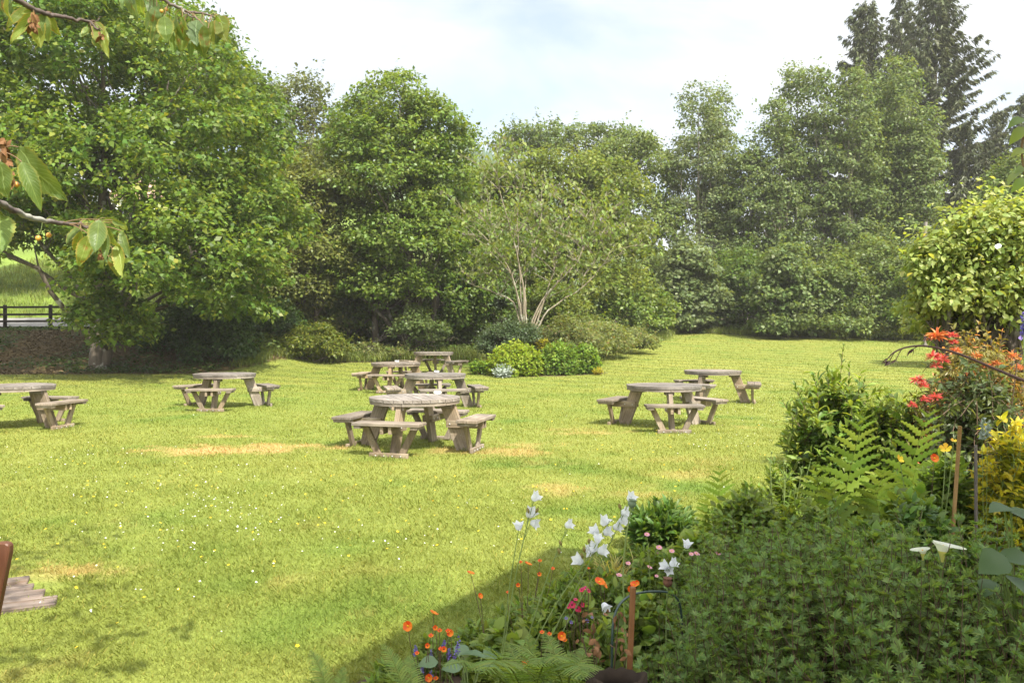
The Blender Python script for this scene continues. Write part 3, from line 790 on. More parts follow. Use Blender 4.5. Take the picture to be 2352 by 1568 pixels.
_feet = [t_.location + Vector((r_ * math.cos(R(a_)), r_ * math.sin(R(a_)), 0)) for t_, an_ in ((TABS['front'], four(-105)), (TABS['second'], four(-76)), (TABS['third'], four(-96)), (TABS['back'], [90, -30, 210]), (TABS['left'], [-88, 32, 152]), (TABS['edge'], four(-98)), (TABS['right'], [-90, 30, 150]), (TABS['rightback'], [-130, 105, -15])) for a_ in an_ for r_ in (.74, .84, .93, 1.0)]
tuft_field(_feet, 26, .085, .085, M['long_grass'], 'foot_grass', 'longer grass round the feet of the picnic tables', .6, .004)

def ashtray(tab, dx, dy, label):
    prof = [(.012, .001), (.05, 0), (.056, .006), (.058, .038), (.052, .040), (.047, .034), (.042, .012), (.0, .010)]
    n = 20; a = np.linspace(0, 2 * PI, n, endpoint=False)
    V = []
    for i, (r, z) in enumerate(prof):
        for k, t in enumerate(a):
            zz = z - (.010 if (i in (3, 4) and k % 5 == 0) else 0)
            V.append((max(r, .001) * math.cos(t), max(r, .001) * math.sin(t), zz))
    V = np.array(V); idx = np.arange(len(prof) * n).reshape(len(prof), n); nxt = np.roll(idx, -1, 1)
    F = np.stack([idx[:-1], nxt[:-1], nxt[1:], idx[1:]], -1).reshape(-1, 4)
    o = obj('ashtray', mesh_np('ashtray', [(V, F)], M['ashtray'], True), loc=tab.location + Vector((dx, dy, ZT + .003)))
    tag(o, label, 'ashtray', 'white ashtrays on the tables')
ashtray(TABS['front'], .28, .48, 'round white ashtray on the front picnic table')
ashtray(TABS['second'], -.02, .5, 'round white ashtray at the back of the second picnic table')
ashtray(TABS['third'], -.03, .42, 'round white ashtray on the pale third picnic table')
# ---------------------------------------------------------------- trees
def crown_points(lobes, n_cl, leaves_per, rcl, r):
    """leaf positions in clumps over the surface and inside of a union of ellipsoid lobes; returns P, outward, clump centres"""
    lobes = np.asarray(lobes, float); C, Q = lobes[:, :3], lobes[:, 3:6]
    area = (Q[:, 0] * Q[:, 1] * Q[:, 2]) ** (2 / 3); pick = r.choice(len(lobes), n_cl, p=area / area.sum())
    D = rand_dir(n_cl, r); D[:, 2] = np.where(D[:, 2] < -.3, -D[:, 2] * r.uniform(-.6, 1, n_cl), D[:, 2]); D = nrm(D)
    fr = np.where(r.random(n_cl) < .78, r.uniform(.76, 1.06, n_cl), r.uniform(.35, .85, n_cl))
    ex = r.random(n_cl) < .16; fr[ex] = r.uniform(1.02, 1.17, ex.sum())
    cc = C[pick] + D * Q[pick] * fr[:, None]
    # drop clumps buried deep inside another lobe
    keep = np.ones(n_cl, bool)
    for k in range(len(lobes)):
        q = np.linalg.norm((cc - C[k]) / Q[k], axis=1); keep &= ~((q < .5) & (pick != k) & (r.random(n_cl) < .8))
    cc, D = cc[keep], D[keep]; m = len(cc)
    rad = rcl * r.uniform(.45, 1.45, m)
    cnt = np.maximum(3, (leaves_per * (rad / rcl) ** 1.6).astype(int)); id_ = np.repeat(np.arange(m), cnt); n = len(id_)
    o = rand_dir(n, r) * (r.uniform(.25, 1.0, n) ** .6)[:, None]
    o[:, 2] *= .48; o[:, 2] -= .14 * (o[:, 0] ** 2 + o[:, 1] ** 2)
    P = cc[id_] + o * rad[id_][:, None]
    # a few wispy sprays that stick out of the outline
    return P, nrm(o + .5 * D[id_]), cc, D, rad

def crown_mesh(name, lobes, n_cl, leaves_per, rcl, L, mat, seed, kind='kite', up=.55, droop=.35, W=1.0, sprays=.18, extra=None):
    r = np.random.default_rng(seed)
    P, O, cc, D, rad = crown_points(lobes, n_cl, leaves_per, rcl, r)
    # sprays: short leafy shoots leaving the clump outward and up
    k = r.random(len(cc)) < sprays; sc, sD, sr = cc[k], D[k], rad[k]
    if len(sc):
        m, q = len(sc), 12
        t = np.tile(np.linspace(.3, 1.7, q), m)[:, None]
        dd = nrm(sD + np.array([0, 0, .5]) + .35 * r.normal(size=sD.shape))
        Ps = np.repeat(sc, q, 0) + np.repeat(dd * sr[:, None], q, 0) * t + r.normal(0, .05, (m * q, 3)) * np.repeat(sr, q)[:, None] * 2
        P = np.vstack([P, Ps]); O = np.vstack([O, nrm(np.repeat(dd, q, 0) + r.normal(0, .6, (m * q, 3)))])
    n = len(P)
    Nn = nrm(O * (1 - up) + np.array([0, 0, up]) + r.normal(0, .38, (n, 3)))
    A = nrm(np.cross(Nn, r.normal(size=(n, 3))) + .5 * O - np.array([0, 0, droop]))
    parts = leaves(P, A, Nn, L * r.uniform(.42, 1.4, n), W, kind)
    return mesh_mixed(name, parts, mat, smoothf=False), cc

def limbs(g, base, top, r0, ends, seed, n_limb=9, wob=.25, sides=7, twig=.012):
    """trunk from base to top and curved limbs out to a number of clump centres, all one mesh"""
    r = np.random.default_rng(seed); base, top = np.array(base, float), np.array(top, float)
    t = np.linspace(0, 1, 10)[:, None]; ht = np.linalg.norm(top - base)
    off = np.cumsum(r.normal(0, wob * .12, (10, 3)), 0) * np.array([1, 1, 0]) * ht * .12
    tr = base + (top - base) * t + off * t
    rr = r0 * (1 - .85 * t[:, 0]) ; rr[0] *= 1.35
    g.tube(tr, rr, sides + 3)
    ends = np.asarray(ends)
    sel = r.choice(len(ends), min(n_limb, len(ends)), replace=False)
    for e in ends[sel]:
        k = np.clip(((e[2] - base[2]) / max(.5, top[2] - base[2])) * .75 - r.uniform(.05, .25), .12, .88)
        i = int(k * 9); p = tr[i]
        mid = (p + e) / 2 + np.array([0, 0, .12 * np.linalg.norm(e - p)]) + r.normal(0, .1, 3) * np.linalg.norm(e - p) * .6
        b = bez(p, mid, e, 8); b[1:-1] += r.normal(0, .02, (6, 3)) * np.linalg.norm(e - p)
        ra = max(twig * 2, rr[i] * .5)
        g.tube(b, np.linspace(ra, twig, 8), max(4, sides - 1))
        for q in range(3):
            s = b[r.integers(3, 7)]; dd = np.linalg.norm(ends - s, axis=1); e2 = ends[np.argsort(dd)[r.integers(0, min(7, len(ends)))]]
            g.tube(bez(s, (s + e2) / 2 + np.array([0, 0, .1]), e2, 5), np.linspace(ra * .35, twig * .7, 5), 4)

def tree(name, label, cat, d, vx, lobes, leaf, mat, bark, group=None, n_cl=260, per=120, rcl=.75, L=.17, seed=1, r0=.22, n_limb=14, depth=1.0, kind='kite', up=.55, droop=.35, W=1.0, wob=.25, sprays=.18, stems=None, top_v=None, dens=1.0):
    """lobes are (vx, vy, half width px, half height px, depth offset m) read off the photograph at distance d"""
    s = d / FV
    LB = [(gx(a, d + (dy or 0)), d + (dy or 0), EYE - (b - HV) * (d + (dy or 0)) / FV, rw * s, rw * s * depth, rh * s) for a, b, rw, rh, dy in lobes]
    base = on_ground(vx, d); base.z -= .08
    t = empty(name, base, label, cat, group)
    b = np.array(base)
    LB = np.array(LB); LB[:, :3] -= b
    me, cc = crown_mesh(name + '_crown', LB, int(n_cl * dens), int(per * 1.12), rcl, L, mat, seed, kind, up, droop, W, sprays)
    obj('crown', me, t)
    hi = LB[np.argmax(LB[:, 2])]
    g = Geo()
    if stems is None: stems = [(0, hi[0] * .7, hi[1] * .5)]
    for i, (bx, tx, ty) in enumerate(stems):
        limbs(g, (bx, 0, -.45), (tx, ty, hi[2] * (.95 if i == 0 else random.uniform(.65, .9))), r0 * (1 if i == 0 else .7), cc, seed + i, n_limb if i == 0 else n_limb // 2, wob)
    obj('trunk', g.mesh(name + '_trunk', bark), t)
    return t

G_BACK = 'trees along the back of the lawn'
# --- left: the big oak and what stands behind it
tree('oak_tree', 'huge broad oak on the left with its lichened trunk at the lawn edge', 'tree', 28.5, 222,
     [(60, 60, 250, 190, 0), (330, 190, 225, 190, -.6), (455, 330, 165, 165, -1), (60, 330, 220, 200, -.6), (290, 430, 230, 160, -2), (520, 470, 130, 120, -.8), (90, 535, 190, 75, -1.2), (420, 590, 170, 110, -3), (610, 520, 95, 90, 0), (500, 690, 95, 75, -2), (330, 640, 120, 60, -3.2), (540, 620, 100, 90, -1.5), (200, 130, 200, 150, -1), (-120, 250, 200, 260, -1), (-60, 470, 150, 80, -2)] + [(232, 735, 55, 32, -2.4), (290, 748, 48, 28, -2.2), (262, 712, 48, 26, -2.4), (250, 770, 34, 18, -2.2)] * 4,
     None, M['oak'], M['bark_oak'], n_cl=1500, per=84, rcl=.56, L=.175, seed=11, r0=.25, n_limb=34, depth=1.35, wob=.25, droop=.2, stems=[(0, .5, -.3), (.12, 2.4, .2)])
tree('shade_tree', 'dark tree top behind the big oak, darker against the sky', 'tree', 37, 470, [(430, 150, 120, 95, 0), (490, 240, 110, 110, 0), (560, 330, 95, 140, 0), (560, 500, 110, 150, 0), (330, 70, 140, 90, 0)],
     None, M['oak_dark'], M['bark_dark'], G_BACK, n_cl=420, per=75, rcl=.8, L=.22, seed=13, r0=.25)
tree('hedgerow_tree', 'dull green tree at the far left edge beyond the fence', 'tree', 46, -60, [(-60, 330, 130, 180, 0), (30, 470, 120, 110, 0), (130, 500, 100, 90, 0), (-80, 520, 120, 120, 0)],
     None, M['hawthorn'], M['bark_dark'], G_BACK, n_cl=330, per=60, rcl=.9, L=.24, seed=14, r0=.25)
tree('field_tree', 'rounded tree standing in the field behind the oak trunk', 'tree', 52, 330, [(330, 560, 110, 80, 0), (420, 600, 90, 90, 0), (250, 600, 80, 60, 0), (470, 690, 90, 70, 0)],
     None, M['alder'], M['bark_dark'], G_BACK, n_cl=260, per=60, rcl=.9, L=.24, seed=15, r0=.2)
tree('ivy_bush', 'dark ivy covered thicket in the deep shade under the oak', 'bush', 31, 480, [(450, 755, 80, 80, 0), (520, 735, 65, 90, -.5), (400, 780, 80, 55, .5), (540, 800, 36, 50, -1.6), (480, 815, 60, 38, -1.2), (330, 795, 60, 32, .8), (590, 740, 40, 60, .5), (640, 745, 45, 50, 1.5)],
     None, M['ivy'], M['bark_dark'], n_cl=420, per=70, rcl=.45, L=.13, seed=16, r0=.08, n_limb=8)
# --- centre left
tree('slender_tree', 'slender pale leaved tree with sky showing through its thin crown', 'tree', 44, 690, [(690, 215, 50, 45, 0), (650, 265, 50, 50, 0), (725, 285, 45, 50, 0), (670, 340, 75, 60, 0), (700, 420, 80, 80, 0), (620, 320, 40, 60, 0), (770, 300, 30, 50, 0)],
     None, M['pale'], M['bark_pale'], G_BACK, n_cl=260, per=34, rcl=.62, L=.19, seed=21, r0=.16, n_limb=22, sprays=.5)
tree('hawthorn_tree', 'olive hawthorn between the big oak and the tall central tree', 'tree', 34.5, 690, [(700, 470, 80, 100, 0), (740, 590, 85, 100, 0), (680, 640, 85, 100, 0), (770, 440, 65, 70, 0), (640, 690, 70, 80, 0), (620, 560, 60, 80, .5)],
     None, M['hawthorn'], M['bark_oak'], n_cl=520, per=62, rcl=.5, L=.16, seed=22, r0=.2, n_limb=20, stems=[(-.6, -.8, 0), (.5, .9, .2)])
tree('alder_tree', 'tall bright green tree with a domed top, tallest in the middle', 'tree', 35, 930,
     [(905, 235, 85, 60, 0), (990, 290, 75, 60, 0), (830, 270, 55, 55, 0), (900, 340, 130, 80, 0), (1035, 330, 50, 50, 0), (880, 430, 130, 80, -.4), (1000, 430, 85, 75, 0), (940, 545, 120, 95, -.6), (840, 600, 95, 90, -.3), (1050, 560, 75, 90, .3), (930, 660, 130, 70, 0), (1040, 660, 85, 70, .3), (800, 490, 60, 80, .3)],
     None, M['alder'], M['bark_dark'], n_cl=1000, per=72, rcl=.52, L=.165, seed=23, r0=.24, n_limb=28, droop=.2, stems=[(0, .4, 0), (-1.2, -1.6, .3), (1.1, 1.6, .2)])
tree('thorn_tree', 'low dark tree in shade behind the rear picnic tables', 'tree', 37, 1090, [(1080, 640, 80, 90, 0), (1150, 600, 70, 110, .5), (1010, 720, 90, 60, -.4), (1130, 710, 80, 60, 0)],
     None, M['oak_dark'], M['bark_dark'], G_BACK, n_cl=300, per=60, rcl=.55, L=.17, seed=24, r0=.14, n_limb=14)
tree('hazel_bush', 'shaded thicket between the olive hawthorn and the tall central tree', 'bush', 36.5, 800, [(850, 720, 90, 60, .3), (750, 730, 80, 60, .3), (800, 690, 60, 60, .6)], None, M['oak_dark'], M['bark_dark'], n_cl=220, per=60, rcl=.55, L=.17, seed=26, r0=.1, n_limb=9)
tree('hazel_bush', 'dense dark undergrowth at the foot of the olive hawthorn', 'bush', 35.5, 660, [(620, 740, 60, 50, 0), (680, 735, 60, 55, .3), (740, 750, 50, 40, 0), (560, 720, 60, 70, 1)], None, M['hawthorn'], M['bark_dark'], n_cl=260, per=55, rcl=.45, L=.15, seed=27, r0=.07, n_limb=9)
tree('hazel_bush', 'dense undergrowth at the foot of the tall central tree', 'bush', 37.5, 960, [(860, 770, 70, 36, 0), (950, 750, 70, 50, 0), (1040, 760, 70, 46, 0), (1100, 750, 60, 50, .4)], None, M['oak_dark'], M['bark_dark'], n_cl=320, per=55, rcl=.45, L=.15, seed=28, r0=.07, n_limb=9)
tree('hazel_bush', 'grey green undergrowth behind the bramble bank', 'bush', 43, 1400, [(1330, 730, 70, 50, 0), (1420, 720, 70, 60, 0), (1500, 725, 50, 55, 1), (1250, 740, 60, 50, -1)], None, M['alder'], M['bark_dark'], n_cl=320, per=55, rcl=.5, L=.16, seed=29, r0=.07, n_limb=9)
# --- centre
tree('sallow_tree', 'broad yellow green tree behind the bare stemmed little tree', 'tree', 45, 1300,
     [(1300, 395, 95, 50, 0), (1390, 440, 80, 70, 0), (1190, 430, 80, 65, 0), (1120, 480, 60, 80, 0), (1270, 520, 130, 90, -.5), (1400, 560, 95, 90, -.5), (1180, 580, 100, 90, -.5), (1330, 660, 130, 80, -1), (1440, 680, 70, 60, -1), (1110, 420, 45, 40, 0)],
     None, M['sallow'], M['bark_dark'], G_BACK, n_cl=720, per=64, rcl=.72, L=.21, seed=31, r0=.24, n_limb=20)
tree('ash_tree', 'airy flat topped ash with dark limbs on the skyline', 'tree', 62, 1350,
     [(1335, 302, 48, 14, 0), (1395, 305, 50, 14, 0), (1290, 322, 35, 14, 0), (1445, 318, 45, 16, 0), (1360, 335, 60, 14, 0), (1480, 340, 25, 20, 0)],
     None, M['ash'], M['bark_dark'], G_BACK, n_cl=120, per=34, rcl=.62, L=.24, seed=32, r0=.3, n_limb=26, sprays=.35)
tree('ash_tree', 'thin wispy ash left of the flat topped one on the skyline', 'tree', 60, 1210,
     [(1215, 310, 45, 22, 0), (1165, 325, 32, 16, 0), (1250, 330, 40, 24, 0), (1200, 345, 50, 18, 0), (1265, 295, 22, 16, 0)],
     None, M['ash'], M['bark_dark'], G_BACK, n_cl=120, per=30, rcl=.65, L=.25, seed=33, r0=.22, n_limb=26, sprays=.6)
tree('birch_tree', 'soft green birch between the ash and the pale poplar', 'tree', 54, 1450,
     [(1440, 345, 60, 40, 0), (1480, 400, 60, 70, 0), (1420, 440, 60, 80, 0), (1470, 520, 80, 90, 0), (1440, 620, 80, 90, -1), (1500, 660, 50, 80, -1), (1520, 400, 40, 70, 1), (1530, 520, 45, 90, 1), (1530, 640, 45, 90, 1), (1400, 380, 60, 50, 1)],
     None, M['birch'], M['bark_grey'], G_BACK, n_cl=560, per=62, rcl=.7, L=.2, seed=34, r0=.18, n_limb=20, droop=.7)
# --- right: poplars
def poplar(label, vx, top, bottom, wpx, d, mat, seed, lean=0, dens=1.0):
    lb = []; n = 7; r = np.random.default_rng(seed)
    for i in range(n):
        t = i / (n - 1); y = top + 30 + (bottom - top - 70) * t; wv = wpx * (.42 + .75 * math.sin(min(1, t * 1.25 + .1) * PI * .62)) * r.uniform(.8, 1.15)
        lb.append((vx + lean * t + r.uniform(-.25, .25) * wpx, y, wv, (bottom - top) / n * .95, r.uniform(-.6, .6)))
    lb.append((vx, top + 14, wpx * .25, 26, 0))
    tree('poplar_tree', label, 'tree', d, vx + lean * .8, lb, None, mat, M['bark_grey'], 'poplars at the right of the lawn', n_cl=330, per=58, rcl=.62, L=.19, seed=seed, r0=.17, n_limb=22, up=.4, droop=.45, sprays=.45, wob=.2, dens=dens)
poplar('pale grey green poplar standing apart with the lowest twin topped crown', 1600, 222, 700, 62, 54, M['aspen_pale'], 41, 5)
poplar('second slim top of the pale poplar, just right of it', 1655, 240, 700, 45, 55, M['aspen_pale'], 42, -10)
poplar('short poplar in the dip between the pale poplar and the tall clump', 1725, 345, 740, 55, 53, M['aspen'], 43)
poplar('leftmost of the tall poplar clump, below the first spire', 1790, 265, 745, 55, 52, M['aspen'], 44)
poplar('pointed poplar with the first high spire of the clump', 1832, 175, 745, 50, 53, M['aspen'], 45)
poplar('poplar just right of the first spire, in the clump', 1890, 180, 745, 52, 52, M['aspen'], 46, dens=.9)
poplar('poplar in front of the left spruce', 1955, 200, 745, 58, 51, M['aspen'], 47)
poplar('poplar in front of the gap between the first two spruces', 2015, 205, 745, 55, 53, M['aspen'], 48)
poplar('tallest poplar, in front of the middle spruce', 2070, 160, 740, 55, 52, M['aspen'], 49)
poplar('rightmost poplar of the clump beside the right spruce trunk', 2110, 270, 735, 45, 51, M['aspen'], 50, dens=.8)
tree('alder_bush', 'rounded pale leaved bush below the pale poplar, touching the lawn', 'bush', 47.5, 1585, [(1580, 620, 55, 60, 0), (1560, 690, 60, 55, 0), (1610, 690, 55, 55, 0), (1590, 735, 55, 30, 0), (1530, 720, 40, 35, .5)],
     None, M['aspen_pale'], M['bark_dark'], n_cl=330, per=55, rcl=.5, L=.2, seed=51, r0=.1, n_limb=9, W=1.3)
tree('alder_bush', 'large dark leaved bush below the tall poplar clump, touching the lawn', 'bush', 44.5, 1810, [(1800, 620, 50, 60, 0), (1780, 690, 55, 60, 0), (1840, 690, 60, 55, 0), (1810, 745, 70, 28, 0)],
     None, M['aspen'], M['bark_dark'], n_cl=330, per=55, rcl=.5, L=.19, seed=52, r0=.1, n_limb=9, W=1.3)
tree('hazel_bush', 'dark thicket in shade between the two rounded bushes', 'bush', 49, 1700, [(1690, 640, 60, 70, 0), (1720, 700, 60, 50, 0), (1660, 720, 50, 40, 0), (1750, 640, 50, 60, 1)],
     None, M['oak_dark'], M['bark_dark'], n_cl=260, per=55, rcl=.6, L=.19, seed=53, r0=.1, n_limb=9)
tree('hazel_bush', 'mid green thicket right of the large dark leaved bush', 'bush', 45, 1930, [(1910, 660, 60, 80, 0), (1970, 700, 70, 60, 0), (2030, 660, 60, 70, .5), (1930, 745, 90, 24, -.5), (2050, 735, 60, 30, -.3), (2000, 600, 60, 60, 1)],
     None, M['birch'], M['bark_dark'], n_cl=420, per=55, rcl=.55, L=.18, seed=54, r0=.1, n_limb=12)
tree('hazel_bush', 'thicket behind the grey pole at the right', 'bush', 42.5, 2140, [(2130, 640, 60, 60, 0), (2190, 690, 70, 60, 0), (2110, 720, 60, 40, 0), (2230, 600, 60, 60, 1), (2290, 690, 70, 70, 0), (2350, 620, 60, 90, 0), (2440, 640, 90, 100, 0), (2560, 620, 100, 120, -2), (2690, 640, 100, 110, -4), (2820, 620, 110, 130, -6), (2500, 730, 120, 40, 0), (2740, 740, 140, 40, -4)],
     None, M['alder'], M['bark_dark'], n_cl=900, per=55, rcl=.6, L=.19, seed=55, r0=.1, n_limb=12)
tree('maple_tree', 'soft green tree at the right edge in front of the low spruces', 'tree', 44, 2330, [(2310, 440, 50, 60, 0), (2360, 420, 60, 80, 0), (2280, 520, 60, 60, 0), (2350, 560, 70, 80, 0)],
     None, M['birch'], M['bark_grey'], G_BACK, n_cl=260, per=55, rcl=.6, L=.19, seed=56, r0=.16, n_limb=14)

# --- spruces
def spruce_mesh(Ht, Rd, seed, bare=.1, gap=.55):
    r = np.random.default_rng(seed); g = Geo()
    g.tube([(0, 0, 0), (.05, 0, Ht * .3), (0, .05, Ht * .65), (0, 0, Ht)], [.34, .26, .13, .02], 9)
    P, A, Nn, L = [], [], [], []
    z = Ht * bare
    while z < Ht * .985:
        t = z / Ht; n = r.integers(4, 7); a0 = r.uniform(0, 6.3)
        for k in range(n):
            if r.random() < .1: continue
            a = a0 + 2 * PI * k / n + r.normal(0, .25); ln = Rd * (1.03 - t) ** .76 * r.uniform(.6, 1.15)
            rise = -.14 + .72 * t + r.normal(0, .09)
            dr = np.array([math.cos(a), math.sin(a), 0])
            q = np.linspace(0, 1, 7)[:, None]
            b = np.array([0, 0, z]) + dr * ln * q + np.array([0, 0, 1]) * (rise * ln * q + .14 * ln * q ** 2.2)
            g.tube(b, np.linspace(.045 * (1.1 - t), .008, 7), 4)
            m = max(6, int(ln / .08)); u = np.sort(r.uniform(.12, 1, m)); side = r.choice([-1, 1], m)
            pb = np.stack([np.interp(u, q[:, 0], b[:, i]) for i in range(3)], 1)
            sd_ = np.cross(dr, [0, 0, 1])
            for rep in range(4):
                ax = nrm(dr * r.uniform(.25, .8, m)[:, None] + sd_ * (side * r.uniform(.0, .8, m))[:, None] - np.array([0, 0, 1]) * r.uniform(.15, 1.1, m)[:, None])
                P.append(pb + r.normal(0, .03, (m, 3))); A.append(ax); Nn.append(nrm(np.array([0, 0, 1]) + r.normal(0, .7, (m, 3)))); L.append((.42 + .22 * (1 - u)) * r.uniform(.5, 1.25, m)); side = -side
        z += gap * r.uniform(.75, 1.25) * (1.15 - .45 * t)
    for k in range(12):
        P.append(np.array([[0, 0, Ht * (.97 + .03 * k / 12)]])); A.append(nrm(r.normal(0, .5, (1, 3)) + np.array([0, 0, .9]))); Nn.append(rand_dir(1, r)); L.append(np.array([.35]))
    parts = leaves(np.vstack(P), np.vstack(A), np.vstack(Nn), np.concatenate(L), .9, 'narrow')
    return g.mesh('spruce_trunk', M['bark_spruce']), mesh_mixed('spruce_crown', parts, M['spruce'], smoothf=False)
SPR = [spruce_mesh(25, 6.4, 61), spruce_mesh(25, 5.6, 62), spruce_mesh(25, 7.2, 63)]
def spruce(label, vx, top, d, k, sx=1.0, rz=0):
    b = on_ground(vx, d); ztop = EYE - (top - HV) * d / FV; s = (ztop - b.z) / 25
    t = empty('spruce_tree', b, label, 'tree', 'spruces behind the poplars', rz)
    t.scale = (s * sx, s * sx, s)
    obj('trunk', SPR[k][0], t); obj('crown', SPR[k][1], t)
spruce('left of the three tall spruces, with drooping dark branches', 1988, 2, 62, 0, 1.0, .4)
spruce('middle of the three tall spruces, thin and partly hidden', 2072, -25, 65, 1, .8, 2.0)
spruce('right of the three tall spruces, widest with long upswept branches', 2150, -45, 60, 2, 1.08, 1.0)
spruce('low spruce beside the right tall one', 2215, 290, 58, 2, 1.0, 2.6)
spruce('small pointed spruce near the right edge of the photo', 2292, 252, 66, 0, .8, 3.3)
spruce('spruce cut off by the right edge of the photo', 2352, 215, 58, 1, .9, 5.1)
spruce('bushy spruce below the small pointed one', 2262, 330, 60, 0, 1.1, 4.1)

# --- the little tree with bare pale stems in the island bed
def island_tree():
    d = 28.8; b = on_ground(1212, d); r = np.random.default_rng(71)
    t = empty('small_tree', b, 'small spreading tree with bare pale stems and large drooping leaves', 'tree')
    g = Geo(); s = d / FV; tips = []
    def pt(vx, vy, dy=0): return np.array([gx(vx, d), d + dy, EYE - (vy - HV) * s])
    base = np.array(b)
    stems = [[(1208, 790), (1195, 700), (1168, 610), (1112, 545), (1050, 500)], [(1206, 790), (1190, 690), (1160, 590), (1125, 500), (1098, 430)], [(1206, 790), (1198, 690), (1190, 590), (1188, 480), (1205, 400)],
             [(1208, 790), (1205, 690), (1215, 600), (1245, 500), (1250, 400)], [(1212, 790), (1250, 690), (1300, 620), (1350, 560), (1395, 520)], [(1212, 785), (1235, 720), (1265, 650), (1290, 540), (1305, 450)],
             [(1215, 780), (1260, 710), (1340, 660), (1390, 600), (1410, 560)], [(1206, 790), (1200, 650), (1170, 520), (1140, 420), (1150, 385)], [(1212, 780), (1240, 690), (1330, 600), (1370, 500), (1360, 450)], [(1206, 780), (1180, 690), (1110, 660), (1080, 650), (1062, 640)]]
    for i, st in enumerate(stems):
        dy = r.uniform(-1.6, 1.6)
        K = np.array([pt(x, y, dy * (k / 4) ** 1.2) for k, (x, y) in enumerate(st)])
        tt = np.linspace(0, 4, 17); C = np.stack([np.interp(tt, range(5), K[:, j]) for j in range(3)], 1)
        C[1:-1] = (C[:-2] + 2 * C[1:-1] + C[2:]) / 4; C[1:-1] += r.normal(0, .02, (15, 3))
        rr = np.linspace(.034, .007, 17); g.tube(C, rr, 7); tips.append(C[-1])
        for q in range(13):
            k = r.integers(6, 16); e = C[k] + np.array([r.normal(0, .65), r.normal(0, .65), r.uniform(.2, 1.0)])
            g.tube(bez(C[k], (C[k] + e) / 2 + np.array([0, 0, .08]), e, 6), np.linspace(rr[k] * .55, .007, 6), 4); tips.append(e)
            for w_ in range(3):
                e2 = e + np.array([r.normal(0, .3), r.normal(0, .3), r.uniform(-.05, .4)]); g.tube(bez(e - (e - C[k]) * .3, (e + e2) / 2, e2, 4), np.linspace(.008, .004, 4), 3); tips.append(e2)
    obj('trunk', g.mesh('small_tree_trunk', M['bark_pale'], base), t)
    T = np.array(tips); k = T[:, 2] > EYE - (700 - HV) * s; T = T[k]
    n = 6; P = np.repeat(T, n, 0) + r.normal(0, .13, (len(T) * n, 3)); m = len(P)
    a = r.uniform(0, 6.28, m); A = nrm(np.stack([np.cos(a), np.sin(a), r.uniform(-1.5, -.2, m)], 1)); Nn = nrm(np.array([0, 0, 1.]) + A * .6 + r.normal(0, .3, (m, 3)))
    obj('crown', mesh_mixed('small_tree_crown', leaves(P - base, A, Nn, .18 * r.uniform(.6, 1.25, m), 1.05, 'ovate'), M['catalpa'], smoothf=False), t)
island_tree()
# ---------------------------------------------------------------- shrubs by shoots
def shoots(base, tip, nodes, per, L, W=1.0, spread=1.0, droop=.25, kind='ovate', seed=0, bend=.15, lo=.15, taper=.45, rad=.003, jit=.2, mleaf=0, mstem=1, stem_sides=4, tip_nodes=0):
    """leafy shoots from base to tip: per leaves at each node round the stem; returns mesh parts"""
    r = np.random.default_rng(seed); base, tip = np.asarray(base, float), np.asarray(tip, float); n = len(base)
    mid = (base + tip) / 2 + r.normal(0, bend, (n, 3)) * np.linalg.norm(tip - base, axis=1, keepdims=True)
    t = np.linspace(lo, 1, nodes)
    def B(t): return ((1 - t) ** 2)[None, :, None] * base[:, None] + (2 * t * (1 - t))[None, :, None] * mid[:, None] + (t * t)[None, :, None] * tip[:, None]
    def dB(t): return (2 * (1 - t))[None, :, None] * (mid - base)[:, None] + (2 * t)[None, :, None] * (tip - mid)[:, None]
    P = B(t); D = nrm(dB(t)); ref = np.array([.3, .8, .12])
    U = nrm(np.cross(D, ref)); Wv = np.cross(D, U)
    PP, AA, NN, LL = [], [], [], []
    for k in range(per):
        ph = 2 * PI * k / per + np.arange(nodes)[None, :] * (PI / 2 if per == 2 else 2.4) + r.uniform(0, 6.28, (n, 1)) + r.normal(0, .2, (n, nodes))
        rad_ = np.cos(ph)[..., None] * U + np.sin(ph)[..., None] * Wv
        sp = spread * (1.05 - .55 * t)[None, :, None] + r.normal(0, .12, (n, nodes, 1))
        A = np.cos(sp) * D + np.sin(sp) * rad_ - np.array([0, 0, droop])
        A = nrm(A + jit * r.normal(size=A.shape) * .5)
        Nn = nrm(D - (D * A).sum(-1, keepdims=True) * A + np.array([0, 0, .35]) + jit * r.normal(size=A.shape))
        PP.append(P); AA.append(A); NN.append(Nn); LL.append((L * (1 - taper * t ** 2))[None, :] * r.uniform(.7, 1.25, (n, nodes)))
    P, A, Nn, LL = np.stack(PP), np.stack(AA), np.stack(NN), np.stack(LL); k = nodes - tip_nodes
    parts = leaves(P[:, :, :k].reshape(-1, 3), A[:, :, :k].reshape(-1, 3), Nn[:, :, :k].reshape(-1, 3), LL[:, :, :k].ravel(), W, kind, mleaf)
    if tip_nodes: parts += leaves(P[:, :, k:].reshape(-1, 3), A[:, :, k:].reshape(-1, 3), Nn[:, :, k:].reshape(-1, 3), LL[:, :, k:].ravel(), W, kind, 2)
    if rad:
        q = np.linspace(0, 1, 5); C = B(q)
        for i in range(n):
            V, F, _ = tube(C[i], np.linspace(rad, rad * .5, 5), stem_sides); parts.append((V, F, mstem))
    return parts

def dome_shoots(c, rad, n, ln, seed, up=.5, lo=-.1, jit=.12):
    """bases and tips of shoots that cover an ellipsoid dome"""
    r = np.random.default_rng(seed); c, rad = np.array(c, float), np.array(rad, float)
    D = rand_dir(n * 3, r); D = D[D[:, 2] > lo][:n]
    tip = c + D * rad * (1 + r.normal(0, jit, (len(D), 1)))
    dr = nrm(D / rad * rad.min() * (1 - up) + np.array([0, 0, up]) + r.normal(0, .15, D.shape))
    base = tip - dr * (ln * r.uniform(.7, 1.3, (len(D), 1)))
    return base, tip

